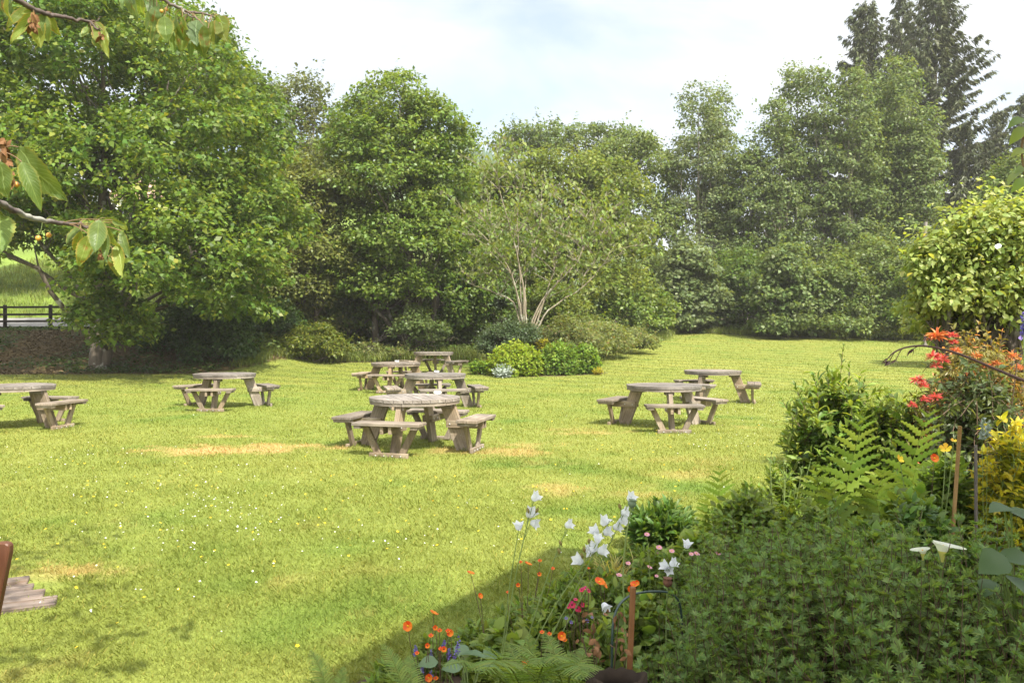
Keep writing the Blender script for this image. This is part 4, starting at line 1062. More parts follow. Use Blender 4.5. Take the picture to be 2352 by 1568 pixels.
def shrub(name, label, cat, parts, mats, loc, group=None, split=True):
    """shrub as a thing with its leaves and stems as two parts"""
    t = empty(name, loc, label, cat, group)
    lf = [(p[0], p[1], 1 if len(p) > 2 and p[2] == 2 else 0) for p in parts if (p[2] if len(p) > 2 else 0) in (0, 2)]
    st = [(p[0], p[1], 0) for p in parts if (p[2] if len(p) > 2 else 0) == 1]
    obj('foliage', mesh_mixed(name + '_foliage', lf, [mats[0], mats[2]] if len(mats) > 2 else mats[0], loc, False), t)
    if st: obj('stems', mesh_mixed(name + '_stems', st, mats[1], loc, True), t)
    return t

def blob_shrub(name, label, d, lobes, mat, seed, L=.1, rcl=.25, n_cl=120, per=50, kind='kite', up=.6, droop=.3, W=1.0, depth=1.0, cat='shrub', sprays=.3, group=None, mid=None):
    mid = mid or lobes[0][0]
    tree(name, label, cat, d, mid, lobes, None, mat, M['bark_dark'], group, n_cl=n_cl, per=per, rcl=rcl, L=L, seed=seed, r0=.03, n_limb=10, depth=depth, kind=kind, up=up, droop=droop, W=W, sprays=sprays, stems=[(-.2, -.3, 0), (.2, .3, 0)])

# --- along the far edge of the lawn
blob_shrub('rounded_bush', 'yellow green bush at the lawn edge left of the tall central tree', 31.5, [(725, 785, 55, 38, 0), (690, 800, 40, 30, 0), (760, 800, 35, 28, 0)], M['bush_mid'], 101, .10, .26, 190, 45)
blob_shrub('bramble_bush', 'low brambles at the lawn edge beside the dark ivy thicket', 31.6, [(600, 800, 40, 30, 0), (640, 815, 45, 22, 0), (580, 820, 25, 18, 0)], M['bramble'], 102, .09, .22, 150, 40)
blob_shrub('bramble_bush', 'low tangled brambles left of the rearmost picnic table', 33.6, [(840, 805, 50, 20, 0), (900, 812, 50, 14, 0), (800, 812, 40, 18, 0), (960, 808, 45, 14, 0)], M['bramble'], 103, .09, .2, 170, 40)
blob_shrub('alder_shrub', 'leafy shrub in shade behind the rearmost picnic table', 33.5, [(945, 740, 32, 40, 0), (990, 765, 38, 28, 0), (920, 760, 20, 22, 0)], M['aspen'], 104, .12, .28, 90, 42, W=1.3)
blob_shrub('bramble_thicket', 'wide sunlit bramble bank running right of the island bed', 35.0, [(1330, 792, 60, 34, -3), (1390, 785, 60, 36, -1), (1440, 780, 50, 30, 1.5), (1290, 775, 60, 40, -2), (1350, 762, 60, 30, 1), (1480, 788, 24, 20, .5)], M['bramble'], 105, .10, .3, 560, 50)
blob_shrub('willow_bush', 'pale bushy growth behind the bare stemmed tree', 37, [(1270, 700, 50, 55, 0), (1310, 730, 50, 40, 0), (1230, 735, 40, 40, 0)], M['sallow'], 106, .13, .35, 200, 45)
blob_shrub('wild_bush', 'scrubby bush at the right end of the lawn edge', 44, [(2040, 760, 60, 22, 0), (1960, 765, 60, 16, 0), (2090, 755, 45, 26, 0)], M['bush_mid'], 107, .13, .3, 200, 40)
blob_shrub('wild_bush', 'low growth under the pale leaved garden shrub', 30, [(2200, 740, 90, 40, 0), (2290, 735, 80, 50, 0), (2130, 750, 50, 26, 1)], M['bush_mid'], 108, .12, .3, 260, 45)

# --- island bed
blob_shrub('cotoneaster_shrub', 'dark grey green shrub under the bare stemmed tree', 28.2, [(1165, 775, 52, 34, 0), (1130, 790, 32, 24, 0), (1195, 765, 40, 26, 0), (1120, 805, 14, 16, 0)], M['cotoneaster'], 111, .07, .2, 260, 48, sprays=.5)
def leafy_mound(name, label, d, vx0, vx1, vtop, mat, seed, n=240):
    cx, rx = gx((vx0 + vx1) / 2, d), (vx1 - vx0) / 2 * d / FV
    z0 = h(cx, d); zt = EYE - (vtop - HV) * d / FV - z0
    r = np.random.default_rng(seed)
    b, t = dome_shoots((cx, d, z0 + .3), (rx, rx * .8, zt - .32), n, .36, seed, .45, -.3, .07)
    p = shoots(b, t, 6, 2, .13, 1.0, 1.25, .35, 'ovate', seed, taper=.25, rad=.004)
    # bare lower stems reach the ground
    for i in range(0, len(b), 3):
        q = np.array([cx + (b[i, 0] - cx) * .75, d + (b[i, 1] - d) * .75, z0]); V, F, _ = tube(bez(q, (q + b[i]) / 2, b[i], 4), .005, 4); p.append((V, F, 1))
    b2, t2 = dome_shoots((cx, d, z0 + .22), (rx * .9, rx * .72, zt * .7), n // 2, .3, seed + 1, .3, -.3)
    p += shoots(b2, t2, 4, 2, .12, 1.0, 1.25, .35, 'ovate', seed + 2, taper=.2, rad=0)
    shrub(name, label, 'shrub', p, [mat, M['stem_brown']], (cx, d, z0))
leafy_mound('leafy_shrub', 'lime green dome shaped shrub at the left of the island bed', 27.0, 1122, 1246, 784, M['lime'], 112, 300)
leafy_mound('leafy_shrub', 'mid green leafy shrub beside the lime one in the island bed', 27.3, 1236, 1330, 787, M['green_bush'], 113, 260)
leafy_mound('leafy_shrub', 'rightmost green leafy shrub of the island bed', 27.6, 1305, 1378, 792, M['green_bush'], 114, 200)
leafy_mound('ground_plant', 'low green plant at the left foot of the lime shrub', 27.2, 1082, 1130, 830, M['green_bush'], 115, 80)
def tuft(name, label, d, vx, wpx, hpx, mat, seed, n=40, L=.16, kind='lance', spread=.7, per=2, nodes=5, cat='plant', droop=.15, W=1.0, base_z=None):
    cx = gx(vx, d); z0 = h(cx, d) if base_z is None else base_z; s = d / FV; r = np.random.default_rng(seed)
    a = r.uniform(0, 6.28, n); q = np.sqrt(r.random(n)); rx = wpx * s / 2
    b = np.stack([cx + .35 * rx * q * np.cos(a), d + .35 * rx * q * np.sin(a), np.full(n, z0)], 1)
    t = np.stack([cx + rx * q * np.cos(a), d + rx * q * np.sin(a), z0 + hpx * s * (1 - .45 * q ** 2) * r.uniform(.75, 1.05, n)], 1)
    return shrub(name, label, cat, shoots(b, t, nodes, per, L, W, spread, droop, kind, seed, rad=.004), [mat, M['stem']], (cx, d, z0))
tuft('silver_plant', 'silvery felted plant at the front foot of the lime shrub', 26.2, 1155, 50, 30, M['silver'], 116, 46, .13, 'lance', .9, 3, 4)
tuft('yellow_plant', 'small bright yellow plant at the right foot of the island shrubs', 27.0, 1374, 26, 18, M['yellow_low'], 117, 26, .08, 'ovate', .9, 3, 4)
# golden dwarf conifer: layered flat sprays
def gold_conifer():
    d = 28.4; b0 = np.array(on_ground(1242, d)); r = np.random.default_rng(118); P, A, Nn, L = [], [], [], []; g = Geo(); g.tube([b0, b0 + [0, 0, .95]], [.05, .02], 6)
    for z in np.arange(.12, 1.02, .11):
        ln = .62 * (1.15 - z) ** .8 + .1
        for k in range(13):
            a = r.uniform(0, 6.28); dr = np.array([math.cos(a), math.sin(a), .1]); e = ln * r.uniform(.7, 1.15)
            g.tube([b0 + [0, 0, z], b0 + [0, 0, z] + dr * e], [.012, .004], 4)
            m = 26; u = r.uniform(.25, 1.05, m)
            P.append(b0 + np.array([0, 0, z]) + dr * (e * u)[:, None] + r.normal(0, .02, (m, 3))); A.append(nrm(dr + r.normal(0, .6, (m, 3)) * np.array([1, 1, .25]))); Nn.append(nrm(np.array([0, 0, 1]) + r.normal(0, .25, (m, 3)))); L.append(r.uniform(.07, .14, m))
    P.append(b0 + np.array([0, 0, 1.05]) + r.normal(0, .04, (30, 3))); A.append(nrm(r.normal(0, .5, (30, 3)) + [0, 0, 1])); Nn.append(rand_dir(30, r)); L.append(r.uniform(.06, .12, 30))
    t = empty('dwarf_conifer', b0, 'golden dwarf conifer with flat layered sprays beside the leaning stem', 'shrub')
    obj('foliage', mesh_mixed('dwarf_conifer_foliage', leaves(np.vstack(P) - b0, np.vstack(A), np.vstack(Nn), np.concatenate(L), 1.2), M['gold_conifer'], smoothf=False), t)
    obj('trunk', g.mesh('dwarf_conifer_trunk', M['bark_dark'], b0), t)
gold_conifer()
# clump of pale ornamental grass and a rough of dry stems behind the rear table
gx0 = gx(1055, 32.0)
tuft_field([(gx0 + random.uniform(-.75, .75), 32 + random.uniform(-.4, .4), 0) for _ in range(34)], 24, .62, .12, M['long_grass'], 'grass_clump', 'clump of tall pale grass behind the rearmost picnic table', .35, .012)

# --- fence, pole, house beyond, brick wall glimpsed through the trunks
def fence():
    x0, x1, y = -24.0, -9.3, 34.0; t = empty('rail_fence', (gx(116, y), y, h(gx(116, y), y)), 'dark stained post and rail fence between the lawn and the lane', 'fence')
    o = Vector(t.location); x = gx(116, y); k = -5
    xs_ = [x + i * 1.87 for i in range(-6, 4)]
    for px in xs_:
        z = h(px, y)
        me = finish(board_bm((px, y, z - .1), (px, y, z + 1.04), (.11, 0, 0), (0, .11, 0)), 'post', M['fence'], .006); me.transform(Matrix.Translation(-o)); obj('post', me, t)
    for a, b in zip(xs_[:-1], xs_[1:]):
        for zz in (.10, .36, .64, .94):
            me = finish(board_bm((a, y - .075, h(a, y) + zz), (b - .006, y - .075, h(b, y) + zz), (0, 0, .085), (0, .035, 0)), 'rail', M['fence'], .004); me.transform(Matrix.Translation(-o)); obj('rail', me, t)
fence()
b = on_ground(2125, 40.5); g = Geo(); g.tube([(0, 0, -.1), (0, 0, 2.5), (.02, 0, EYE - (510 - HV) * 40.5 / FV - b.z)], [.10, .095, .085], 10)
o = obj('wooden_pole', g.mesh('wooden_pole', M['pole']), loc=b); tag(o, 'plain grey wooden pole standing in front of the right hand trees', 'pole')

def box_bm(bm, x0, x1, y0, y1, z0, z1):
    v = [bm.verts.new(c) for c in ((x0, y0, z0), (x1, y0, z0), (x1, y1, z0), (x0, y1, z0), (x0, y0, z1), (x1, y0, z1), (x1, y1, z1), (x0, y1, z1))]
    for f in ((0, 3, 2, 1), (4, 5, 6, 7), (0, 1, 5, 4), (1, 2, 6, 5), (2, 3, 7, 6), (3, 0, 4, 7)): bm.faces.new([v[i] for i in f])
def mk(bm, name, mat, parent=None, loc=(0, 0, 0), rot=None):
    bmesh.ops.recalc_face_normals(bm, faces=bm.faces[:])
    me = bpy.data.meshes.new(name); bm.to_mesh(me); bm.free(); me.materials.append(mat); return obj(name, me, parent, loc, rot)

def house(name, label, loc, rz, Lx, Ly, He, Hr, wallm, roofm, wins, door=None, over=.3):
    """rendered house: walls with gables, overhanging roof, chimney, windows (x, z, w, h) on the -y front"""
    t = empty(name, loc, label, 'house', rz=rz)
    bm = bmesh.new()
    A = [bm.verts.new(c) for c in ((0, 0, -.5), (Lx, 0, -.5), (Lx, Ly, -.5), (0, Ly, -.5), (0, 0, He), (Lx, 0, He), (Lx, Ly, He), (0, Ly, He), (0, Ly / 2, Hr), (Lx, Ly / 2, Hr))]
    for f in ((0, 1, 5, 4), (2, 3, 7, 6), (0, 4, 8, 7, 3), (1, 2, 6, 9, 5)): bm.faces.new([A[i] for i in f])
    mk(bm, 'wall', wallm, t)
    bm = bmesh.new(); sl = (Hr - He) / (Ly / 2); zo = He - over * sl; th = .14
    sec = [(-over, zo), (Ly / 2, Hr), (Ly + over, zo), (Ly + over, zo + th), (Ly / 2, Hr + th), (-over, zo + th)]
    e = [[bm.verts.new((x, y, z + .01)) for y, z in sec] for x in (-over, Lx + over)]
    for i in range(6): bm.faces.new((e[0][i], e[0][(i + 1) % 6], e[1][(i + 1) % 6], e[1][i]))
    bm.faces.new((e[0][0], e[0][1], e[0][4], e[0][5])); bm.faces.new((e[0][1], e[0][2], e[0][3], e[0][4])); bm.faces.new((e[1][0], e[1][1], e[1][4], e[1][5])); bm.faces.new((e[1][1], e[1][2], e[1][3], e[1][4]))
    rf = mk(bm, 'roof', roofm, t)
    bm = bmesh.new(); box_bm(bm, Lx * .1, Lx * .1 + .7, Ly / 2 - .35, Ly / 2 + .35, Hr - .5, Hr + 1.0); box_bm(bm, Lx * .1 - .05, Lx * .1 + .75, Ly / 2 - .4, Ly / 2 + .4, Hr + 1.002, Hr + 1.1); mk(bm, 'chimney', M['brick'], rf)
    for x, z, w_, hh_ in wins:
        bm = bmesh.new()
        for q in ((x - .06, x, z, z + hh_), (x + w_, x + w_ + .06, z, z + hh_), (x - .06, x + w_ + .06, z - .06, z), (x - .06, x + w_ + .06, z + hh_, z + hh_ + .06), (x + w_ / 2 - .025, x + w_ / 2 + .025, z, z + hh_)):
            box_bm(bm, q[0], q[1], -.05, .02, q[2], q[3])
        wf = mk(bm, 'window', M['frame_white'], t)
        bm = bmesh.new(); box_bm(bm, x, x + w_, -.018, .0, z, z + hh_); mk(bm, 'pane', M['glass'], wf)
    if door:
        bm = bmesh.new(); box_bm(bm, door[0], door[0] + .95, -.06, .0, 0, 2.05); dr = mk(bm, 'door', M['chair_wood'], t)
        bm = bmesh.new(); box_bm(bm, door[0] + .82, door[0] + .87, -.11, -.062, 1.0, 1.12); mk(bm, 'handle', M['bolt'], dr)
    return t
p = on_ground(255, 78)
house('cottage', 'white cottage glimpsed through the oak branches beyond the field', (p.x, p.y, p.z - .2), R(8), 9, 6, 2.6, 4.6, M['render'], M['pink_roof'], [(1, .9, 1.1, 1.1), (4, .9, 1.1, 1.1), (6.6, .9, 1.1, 1.1)], (2.8,))
# the pub itself: its eaves line throws the shade that crosses the lawn corner and the bed
th = math.atan2(2.64, 1.34)
E0, E1, EH = Vector((1.16, -.62, 0)), Vector((2.66, 2.33, 0)), 6.0
Lw = (E1 - E0).length
dirv = (E1 - E0).normalized(); out = Vector((-dirv.y, dirv.x, 0))       # out points to the lawn
org = E0 - out * .3 + dirv * .3
house('pub_building', 'tall pale building standing beside the flower bed', (E1.x - out.x * .3 - dirv.x * .3, E1.y - out.y * .3 - dirv.y * .3, 0), th + PI, Lw - .6, 4.0, EH - .1, 6.1, M['stone'], M['slate'], [(1.0, .9, 1.1, 1.4), (.8, 3.6, 1.1, 1.3)], None)
# ---------------------------------------------------------------- flower bed on the right
def P3(vx, vy, d): return np.array(at(vx, vy, d))

# big cinquefoil bush filling the lower right corner
def cinquefoil(name, label, c, rad, n, seed, ln=.3):
    b, t = dome_shoots(c, rad, n, ln, seed, .6, -.25, .09)
    r = np.random.default_rng(seed + 5); k = r.random(len(t)) < .3
    t[k] += np.stack([r.normal(0, .03, k.sum()), r.normal(0, .03, k.sum()), r.uniform(.03, .14, k.sum())], 1)
    p = shoots(b, t, 7, 3, .036, .72, 1.35, .12, 'palm5', seed, bend=.12, lo=.25, taper=.1, rad=.0022, jit=.35, tip_nodes=2)
    b2, t2 = dome_shoots(np.array(c), np.array(rad) * .8, n // 2, ln, seed + 1, .5, -.2, .12)
    p += shoots(b2, t2, 5, 3, .038, .75, 1.35, .12, 'palm5', seed + 1, bend=.15, lo=.2, rad=.002, jit=.35)
    for i in range(0, len(b), 9):
        q = np.array([c[0] + (b[i, 0] - c[0]) * .4, c[1] + (b[i, 1] - c[1]) * .4, 0.02]); V, F, _ = tube(bez(q, (q + b[i]) / 2 + [0, 0, .08], b[i], 5), .004, 4); p.append((V, F, 1))
    return shrub(name, label, 'shrub', p, [M['potentilla'], M['stem_red'], M['potentilla_tip']], (c[0], c[1], .03))
cinquefoil('cinquefoil_bush', 'big dense bush of small fingered leaves filling the lower right corner', (1.58, 3.0, .32), (1.0, .98, .52), 2000, 201)
cinquefoil('cinquefoil_bush', 'smaller fingered leaf bush behind the big one, below the tall fern fronds', (1.62, 4.2, .22), (.85, .65, .42), 650, 203)
cinquefoil('cinquefoil_bush', 'fingered leaf bush at the left flank of the big one, beside the brown stake', (.80, 2.95, .14), (.34, .42, .36), 380, 205)

def leafy(name, label, c, rad, n, mat, seed, L=.09, kind='ovate', W=1.0, nodes=5, per=2, ln=.3, up=.6, spread=1.1, droop=.2, cat='plant', stem='stem', lo=-.2, fill=True, taper=.35, rs=.003, floor=.03, tip=None):
    b, t = dome_shoots(c, rad, n, ln, seed, up, lo, .1)
    p = shoots(b, t, nodes, per, L, W, spread, droop, kind, seed, taper=taper, rad=rs, tip_nodes=2 if tip else 0)
    if fill:
        b2, t2 = dome_shoots(c, np.array(rad) * .75, n // 2, ln, seed + 1, up, lo, .15); p += shoots(b2, t2, nodes, per, L, W, spread, droop, kind, seed + 1, rad=0)
    for i in range(0, len(b), 4):
        q = np.array([c[0] + (b[i, 0] - c[0]) * .35, c[1] + (b[i, 1] - c[1]) * .35, floor]); V, F, _ = tube(bez(q, (q + b[i]) / 2 + [0, 0, .05], b[i], 5), rs * 1.4, 4); p.append((V, F, 1))
    return shrub(name, label, cat, p, [mat, M[stem]] + ([M[tip]] if tip else []), (c[0], c[1], floor))

def dome(vx, vtop, wpx, d, depth=.8, squash=.5):
    """centre and radii of a plant whose top is at vtop and whose width is wpx in the photograph, standing on the bed"""
    s = d / FV; zt = EYE - (vtop - HV) * s; rx = wpx * s / 2; rz = max(.08, zt * squash)
    return (gx(vx, d), d, zt - rz), (rx, rx * depth, rz)

# shrubs
c, r_ = dome(1925, 872, 235, 7.1, .8, .55)
leafy('weigela_shrub', 'dark glossy shrub with pale young tips leaning over the lawn', c, r_, 300, M['weigela'], 211, .125, 'lance', 1.15, 7, 2, .45, .32, 1.05, .2, 'shrub', 'stem_red', -.5, tip='weigela_tip')
# its tall young shoots
base = np.array([P3(1905, 930, 7.0), P3(1925, 930, 7.05), P3(1940, 930, 7.1), P3(1880, 930, 6.9), P3(1960, 940, 7.1), P3(1850, 940, 6.9), P3(1838, 980, 6.8)]); tip_ = np.array([P3(1900, 842, 7.0), P3(1937, 796, 7.05), P3(1950, 835, 7.1), P3(1868, 862, 6.9), P3(1985, 872, 7.1), P3(1826, 885, 6.9), P3(1796, 918, 6.8)])
shrub('weigela_shoot', 'tall pale young shoots rising from the dark glossy shrub', 'plant', shoots(base, tip_, 10, 2, .075, 1.1, .9, .1, 'lance', 212, bend=.05, rad=.004), [M['weigela'], M['stem_red']], (base[0][0], 7.0, .03))
c, r_ = dome(2050, 905, 160, 6.9, .9, .58)
leafy('leafy_shrub', 'upright leafy shrub between the glossy shrub and the red young leaves', c, r_, 220, M['weigela'], 213, .10, 'lance', 1.2, 8, 2, .5, .85, 1.0, .15, 'shrub', 'stem_red', -.3, tip='weigela_tip')

# pieris: bronze green bush, cream tassels and red or orange young rosettes, each its own part
def pieris():
    c, r_ = dome(2240, 785, 255, 6.7, .7, .5)
    t = leafy('pieris_shrub', 'bronze and green shrub with red and orange young leaf rosettes', c, r_, 620, M['pieris'], 221, .065, 'lance', 1.1, 6, 3, .3, .5, 1.2, .2, 'shrub', 'stem_red', -.4)
    o = np.array(t.location); r = np.random.default_rng(222)
    spots = [(2152, 768, 34, 'o'), (2188, 765, 17, 'r'), (2190, 780, 14, 'r'), (2143, 815, 26, 'r'), (2165, 822, 22, 'r'), (2195, 800, 20, 'o'), (2150, 835, 18, 'r'), (2108, 868, 27, 'r'), (2120, 880, 18, 'r'), (2150, 908, 24, 'r'), (2125, 912, 18, 'r'), (2095, 925, 15, 'r'), (2240, 812, 20, 'o'), (2290, 830, 20, 'o'), (2230, 855, 18, 'o'), (2325, 815, 24, 'o'), (2345, 840, 20, 'o'), (2265, 835, 15, 'o')]
    for vx, vy, px, k in spots:
        d = 6.35 if vx < 2200 else 6.3; p = P3(vx, vy + 6, d); s = px * d / FV * .64; n = 60
        A = rand_dir(n, r); A[:, 2] = np.abs(A[:, 2]) * .9 - .25; A = nrm(A); Nn = nrm(np.array([0, 0, 1]) - A * A[:, 2:] + r.normal(0, .2, (n, 3)))
        st = bez(p - [0, 0, .25], p - [0, -.05, .1], p, 4); V, F, _ = tube(st, .004, 4)
        q = obj('rosette', mesh_mixed('rosette', leaves(np.tile(p, (n, 1)) + A * .01, A, Nn, s * r.uniform(.7, 1.15, n), .85, 'lance') , M['pieris_red'] if k == 'r' else M['pieris_orange'], o, False), t)
    for vx, vy in ((2230, 795), (2260, 800), (2215, 830), (2255, 815), (2280, 805), (2245, 840), (2190, 845), (2300, 815), (2205, 812), (2275, 845), (2225, 870), (2320, 850)):
        p = P3(vx, vy, 6.32); m = 46; a = r.normal(0, .5, (m, 3)) * np.array([1, 1, .3])
        obj('tassel', mesh_mixed('tassel', leaves(p + a * .06 + np.array([0, 0, -.02]), nrm(a + [0, 0, -.6]), rand_dir(m, r), r.uniform(.03, .06, m), .9, 'narrow'), M['tassel'], o, False), t)
pieris()

c, r_ = dome(2250, 878, 230, 5.6, .7, .55)
leafy('layered_shrub', 'dark shrub with layered drooping leaves under the red tipped one', c, r_, 760, M['dark_shrub'], 231, .07, 'lance', 1.3, 7, 2, .42, .0, 1.25, .45, 'shrub', 'stem_red', -.75)
c, r_ = dome(2308, 985, 150, 4.75, .8, .5)
def choisya():
    t0 = leafy('golden_shrub', 'golden yellow leaved shrub at the right edge', (c[0] + .05, c[1], c[2]), r_, 260, M['choisya'], 241, .065, 'lance', 1.35, 4, 3, .2, .55, 1.25, .15, 'shrub', 'stem', -.85, taper=.15, tip='choisya_tip')
choisya()
# pale leaved garden shrub, upper right: big soft leaves
def pale_shrub():
    d = 8.8; s = d / FV
    tree('garden_tree', 'large garden shrub with pale young leaves at the right edge', 'shrub', d, 2262,
         [(2290, 560, 110, 75, 0), (2200, 590, 85, 55, 0), (2350, 520, 70, 60, 0), (2180, 640, 55, 45, 0), (2260, 640, 110, 60, 0), (2350, 620, 80, 80, 0), (2210, 690, 75, 45, 0), (2150, 600, 38, 34, 0), (2310, 710, 80, 55, 0), (2240, 735, 70, 40, .3), (2120, 700, 35, 30, .2), (2340, 760, 70, 45, .2), (2310, 505, 40, 40, .2), (2170, 745, 55, 35, .4), (2250, 775, 70, 30, .5)],
         None, M['pale_shrub'], M['bark_dark'], n_cl=760, per=38, rcl=.19, L=.064, seed=251, r0=.055, n_limb=26, depth=.8, kind='ovate', up=.55, droop=.5, W=1.15, sprays=.6, stems=[(0, .1, 0), (-.15, -.5, .1), (.1, .5, .1), (.2, .2, -.2)])
    o = obj('white_rose', mesh_np('white_rose', [place(*petals(9, 1, .45), [P3(2292, 566, 8.0), P3(2295, 564, 7.98), P3(2289, 567, 7.98)], np.array([[1, 0, .2], [.8, .1, .5], [-1, 0, .3]]), np.array([[0, -1, .4], [.2, -1, .6], [-.3, -1, .5]]), np.array([.026, .022, .022]))], M['white_petal']))
    tag(o, 'single white bloom high in the pale leaved garden shrub', 'flower')
pale_shrub()

# ---------------------------------------------------------------- ferns
def frond(base, tip, arch, side, npair, plen, pw, seed, lobes=0, curl=0.0, lo=.15, peak=.35):
    """one fern frond: arching midrib from base to tip, pinnae in pairs with wavy edges"""
    r = np.random.default_rng(seed); base, tip, side = np.array(base, float), np.array(tip, float), nrm(side)
    mid = (base + tip) / 2 + np.array(arch, float); C = bez(base, mid, tip, 24); L = np.linalg.norm(tip - base)
    parts = [tube(C, np.linspace(.004, .0012, 24), 4)[:2] + (0,)]
    T = nrm(np.gradient(C, axis=0))
    for i in range(npair):
        t = lo + (1 - lo) * (i + .5) / npair; k = t * 23; k0 = int(k); p = C[k0] + (C[min(23, k0 + 1)] - C[k0]) * (k - k0); tg = T[k0]
        prof = (min(1, (t - lo + .06) / peak) ** .6) * (1 - ((t - lo) / (1.02 - lo)) ** 2.2) if t < 1 else 0
        ln = plen * max(.08, prof)
        up = nrm(np.cross(tg, side)); up = up if up[2] > 0 else -up
        for sgn in (-1, 1):
            ax = nrm(side * sgn * .88 + tg * (.35 + .45 * t) + up * r.normal(.02, .06)); nn = nrm(up + .25 * side * sgn * -1 + r.normal(0, .08, 3))
            m = max(6, lobes); q = np.linspace(0, 1, m * 2 + 1); wv = pw * ln / plen * (1 - q ** 1.8 * .85) + .0012
            if lobes: wv = wv * np.where(np.arange(m * 2 + 1) % 2 == 0, .42, 1.0)
            xx = nrm(np.cross(ax, nn)); line = p + ax * (ln * q)[:, None] - np.array([0, 0, 1]) * (curl * ln * q ** 2)[:, None]
            fw = ax * (.35 * wv)[:, None]
            V = np.stack([line + xx * wv[:, None] + fw + nn * (wv * .15)[:, None], line, line - xx * wv[:, None] + fw + nn * (wv * .15)[:, None]], 1).reshape(-1, 3)
            a = np.arange(m * 2)[:, None] * 3; F = np.vstack([a + np.array([0, 1, 4, 3]), a + np.array([1, 2, 5, 4])]); parts.append((V, F, 0))
    return parts

def fern(name, label, fr, mat, group=None):
    t = empty(name, (fr[0]['base'][0], fr[0]['base'][1], .03), label, 'fern', group)
    for f in fr: obj('frond', mesh_mixed('frond', frond(**f), mat, t.location, False), t)
    return t
SX = np.array([1.0, .25, .05])
def sens(vx0, vy0, vx1, vy1, d, seed, plen=.2, pw=.022, np_=10, side=SX, arch=(0, .06, .02)):
    return dict(base=P3(vx0, vy0, d), tip=P3(vx1, vy1, d), arch=arch, side=side, npair=np_, plen=plen, pw=pw, seed=seed, lobes=6, curl=.18, lo=.22, peak=.12)
fern('tall_fern', 'tall yellow green fern with broad wavy fronds, left of the two largest', [sens(1925, 1230, 1992, 932, 5.3, 1, .29, .036, 10), sens(1895, 1260, 1875, 1062, 5.35, 2, .2, .036, 8), sens(1990, 1260, 2035, 1070, 5.2, 3, .23, .038, 8), sens(1950, 1290, 1905, 1105, 5.0, 11, .21, .036, 8)], M['fern'])
fern('tall_fern', 'tall yellow green fern whose top frond overlaps the red leaves', [sens(2060, 1210, 2142, 925, 5.4, 4, .31, .038, 10), sens(2080, 1250, 2110, 1050, 5.3, 5, .2, .036, 8), sens(2040, 1270, 2010, 1110, 5.2, 6, .19, .034, 8)], M['fern'])
fern('tall_fern', 'pale fern standing alone at the lawn edge above the dark clump', [sens(1660, 1320, 1652, 1066, 5.9, 7, .24, .034, 12), sens(1680, 1320, 1730, 1110, 5.8, 8, .22, .03, 11), sens(1650, 1320, 1618, 1130, 5.9, 9, .17, .026, 10), sens(1670, 1330, 1700, 1160, 5.7, 10, .2, .028, 10)], M['fern'])
def lowfern(vx, vy, d, tips, seed):
    b = P3(vx, vy, d); out = []
    for i, (tx, ty, dy) in enumerate(tips):
        tp = P3(tx, ty, d + dy); dr = nrm(tp - b); sd_ = nrm(np.cross(dr, [0, 0, 1])) if abs(dr[2]) < .9 else np.array([1., .2, 0])
        ln = np.linalg.norm(tp - b)
        out.append(dict(base=b, tip=tp, arch=(0, 0, ln * .28), side=sd_, npair=26, plen=ln * .24, pw=ln * .017, seed=seed + i, lobes=9, curl=.25, lo=.1, peak=.3))
    return out
fern('lady_fern', 'feathery fern in the middle of the bottom edge with arching fronds', lowfern(1215, 1640, 3.1, [(1090, 1475, -.2), (1215, 1455, .1), (1330, 1490, .15), (1020, 1530, -.35), (1400, 1540, -.1), (1160, 1470, .3), (1290, 1520, -.5), (1110, 1545, -.6)], 300), M['fern_low'])
fern('lady_fern', 'feathery fern behind the white bellflower stems at the bottom', lowfern(1300, 1600, 3.0, [(1160, 1475, 0), (1250, 1450, .2), (1370, 1475, .2), (1340, 1560, -.5), (1230, 1530, -.4)], 320), M['fern_low'])
fern('lady_fern', 'lone fern with curled tips left of the orange flowers', lowfern(950, 1660, 3.2, [(878, 1478, .1), (940, 1500, .2), (1000, 1560, 0), (860, 1540, -.2)], 340), M['fern_low'])
fern('lady_fern', 'fern at the lower left end of the bed with one upright frond', lowfern(770, 1660, 3.25, [(712, 1492, .1), (790, 1530, .1), (850, 1570, 0), (700, 1560, -.2)], 350), M['fern_low'])

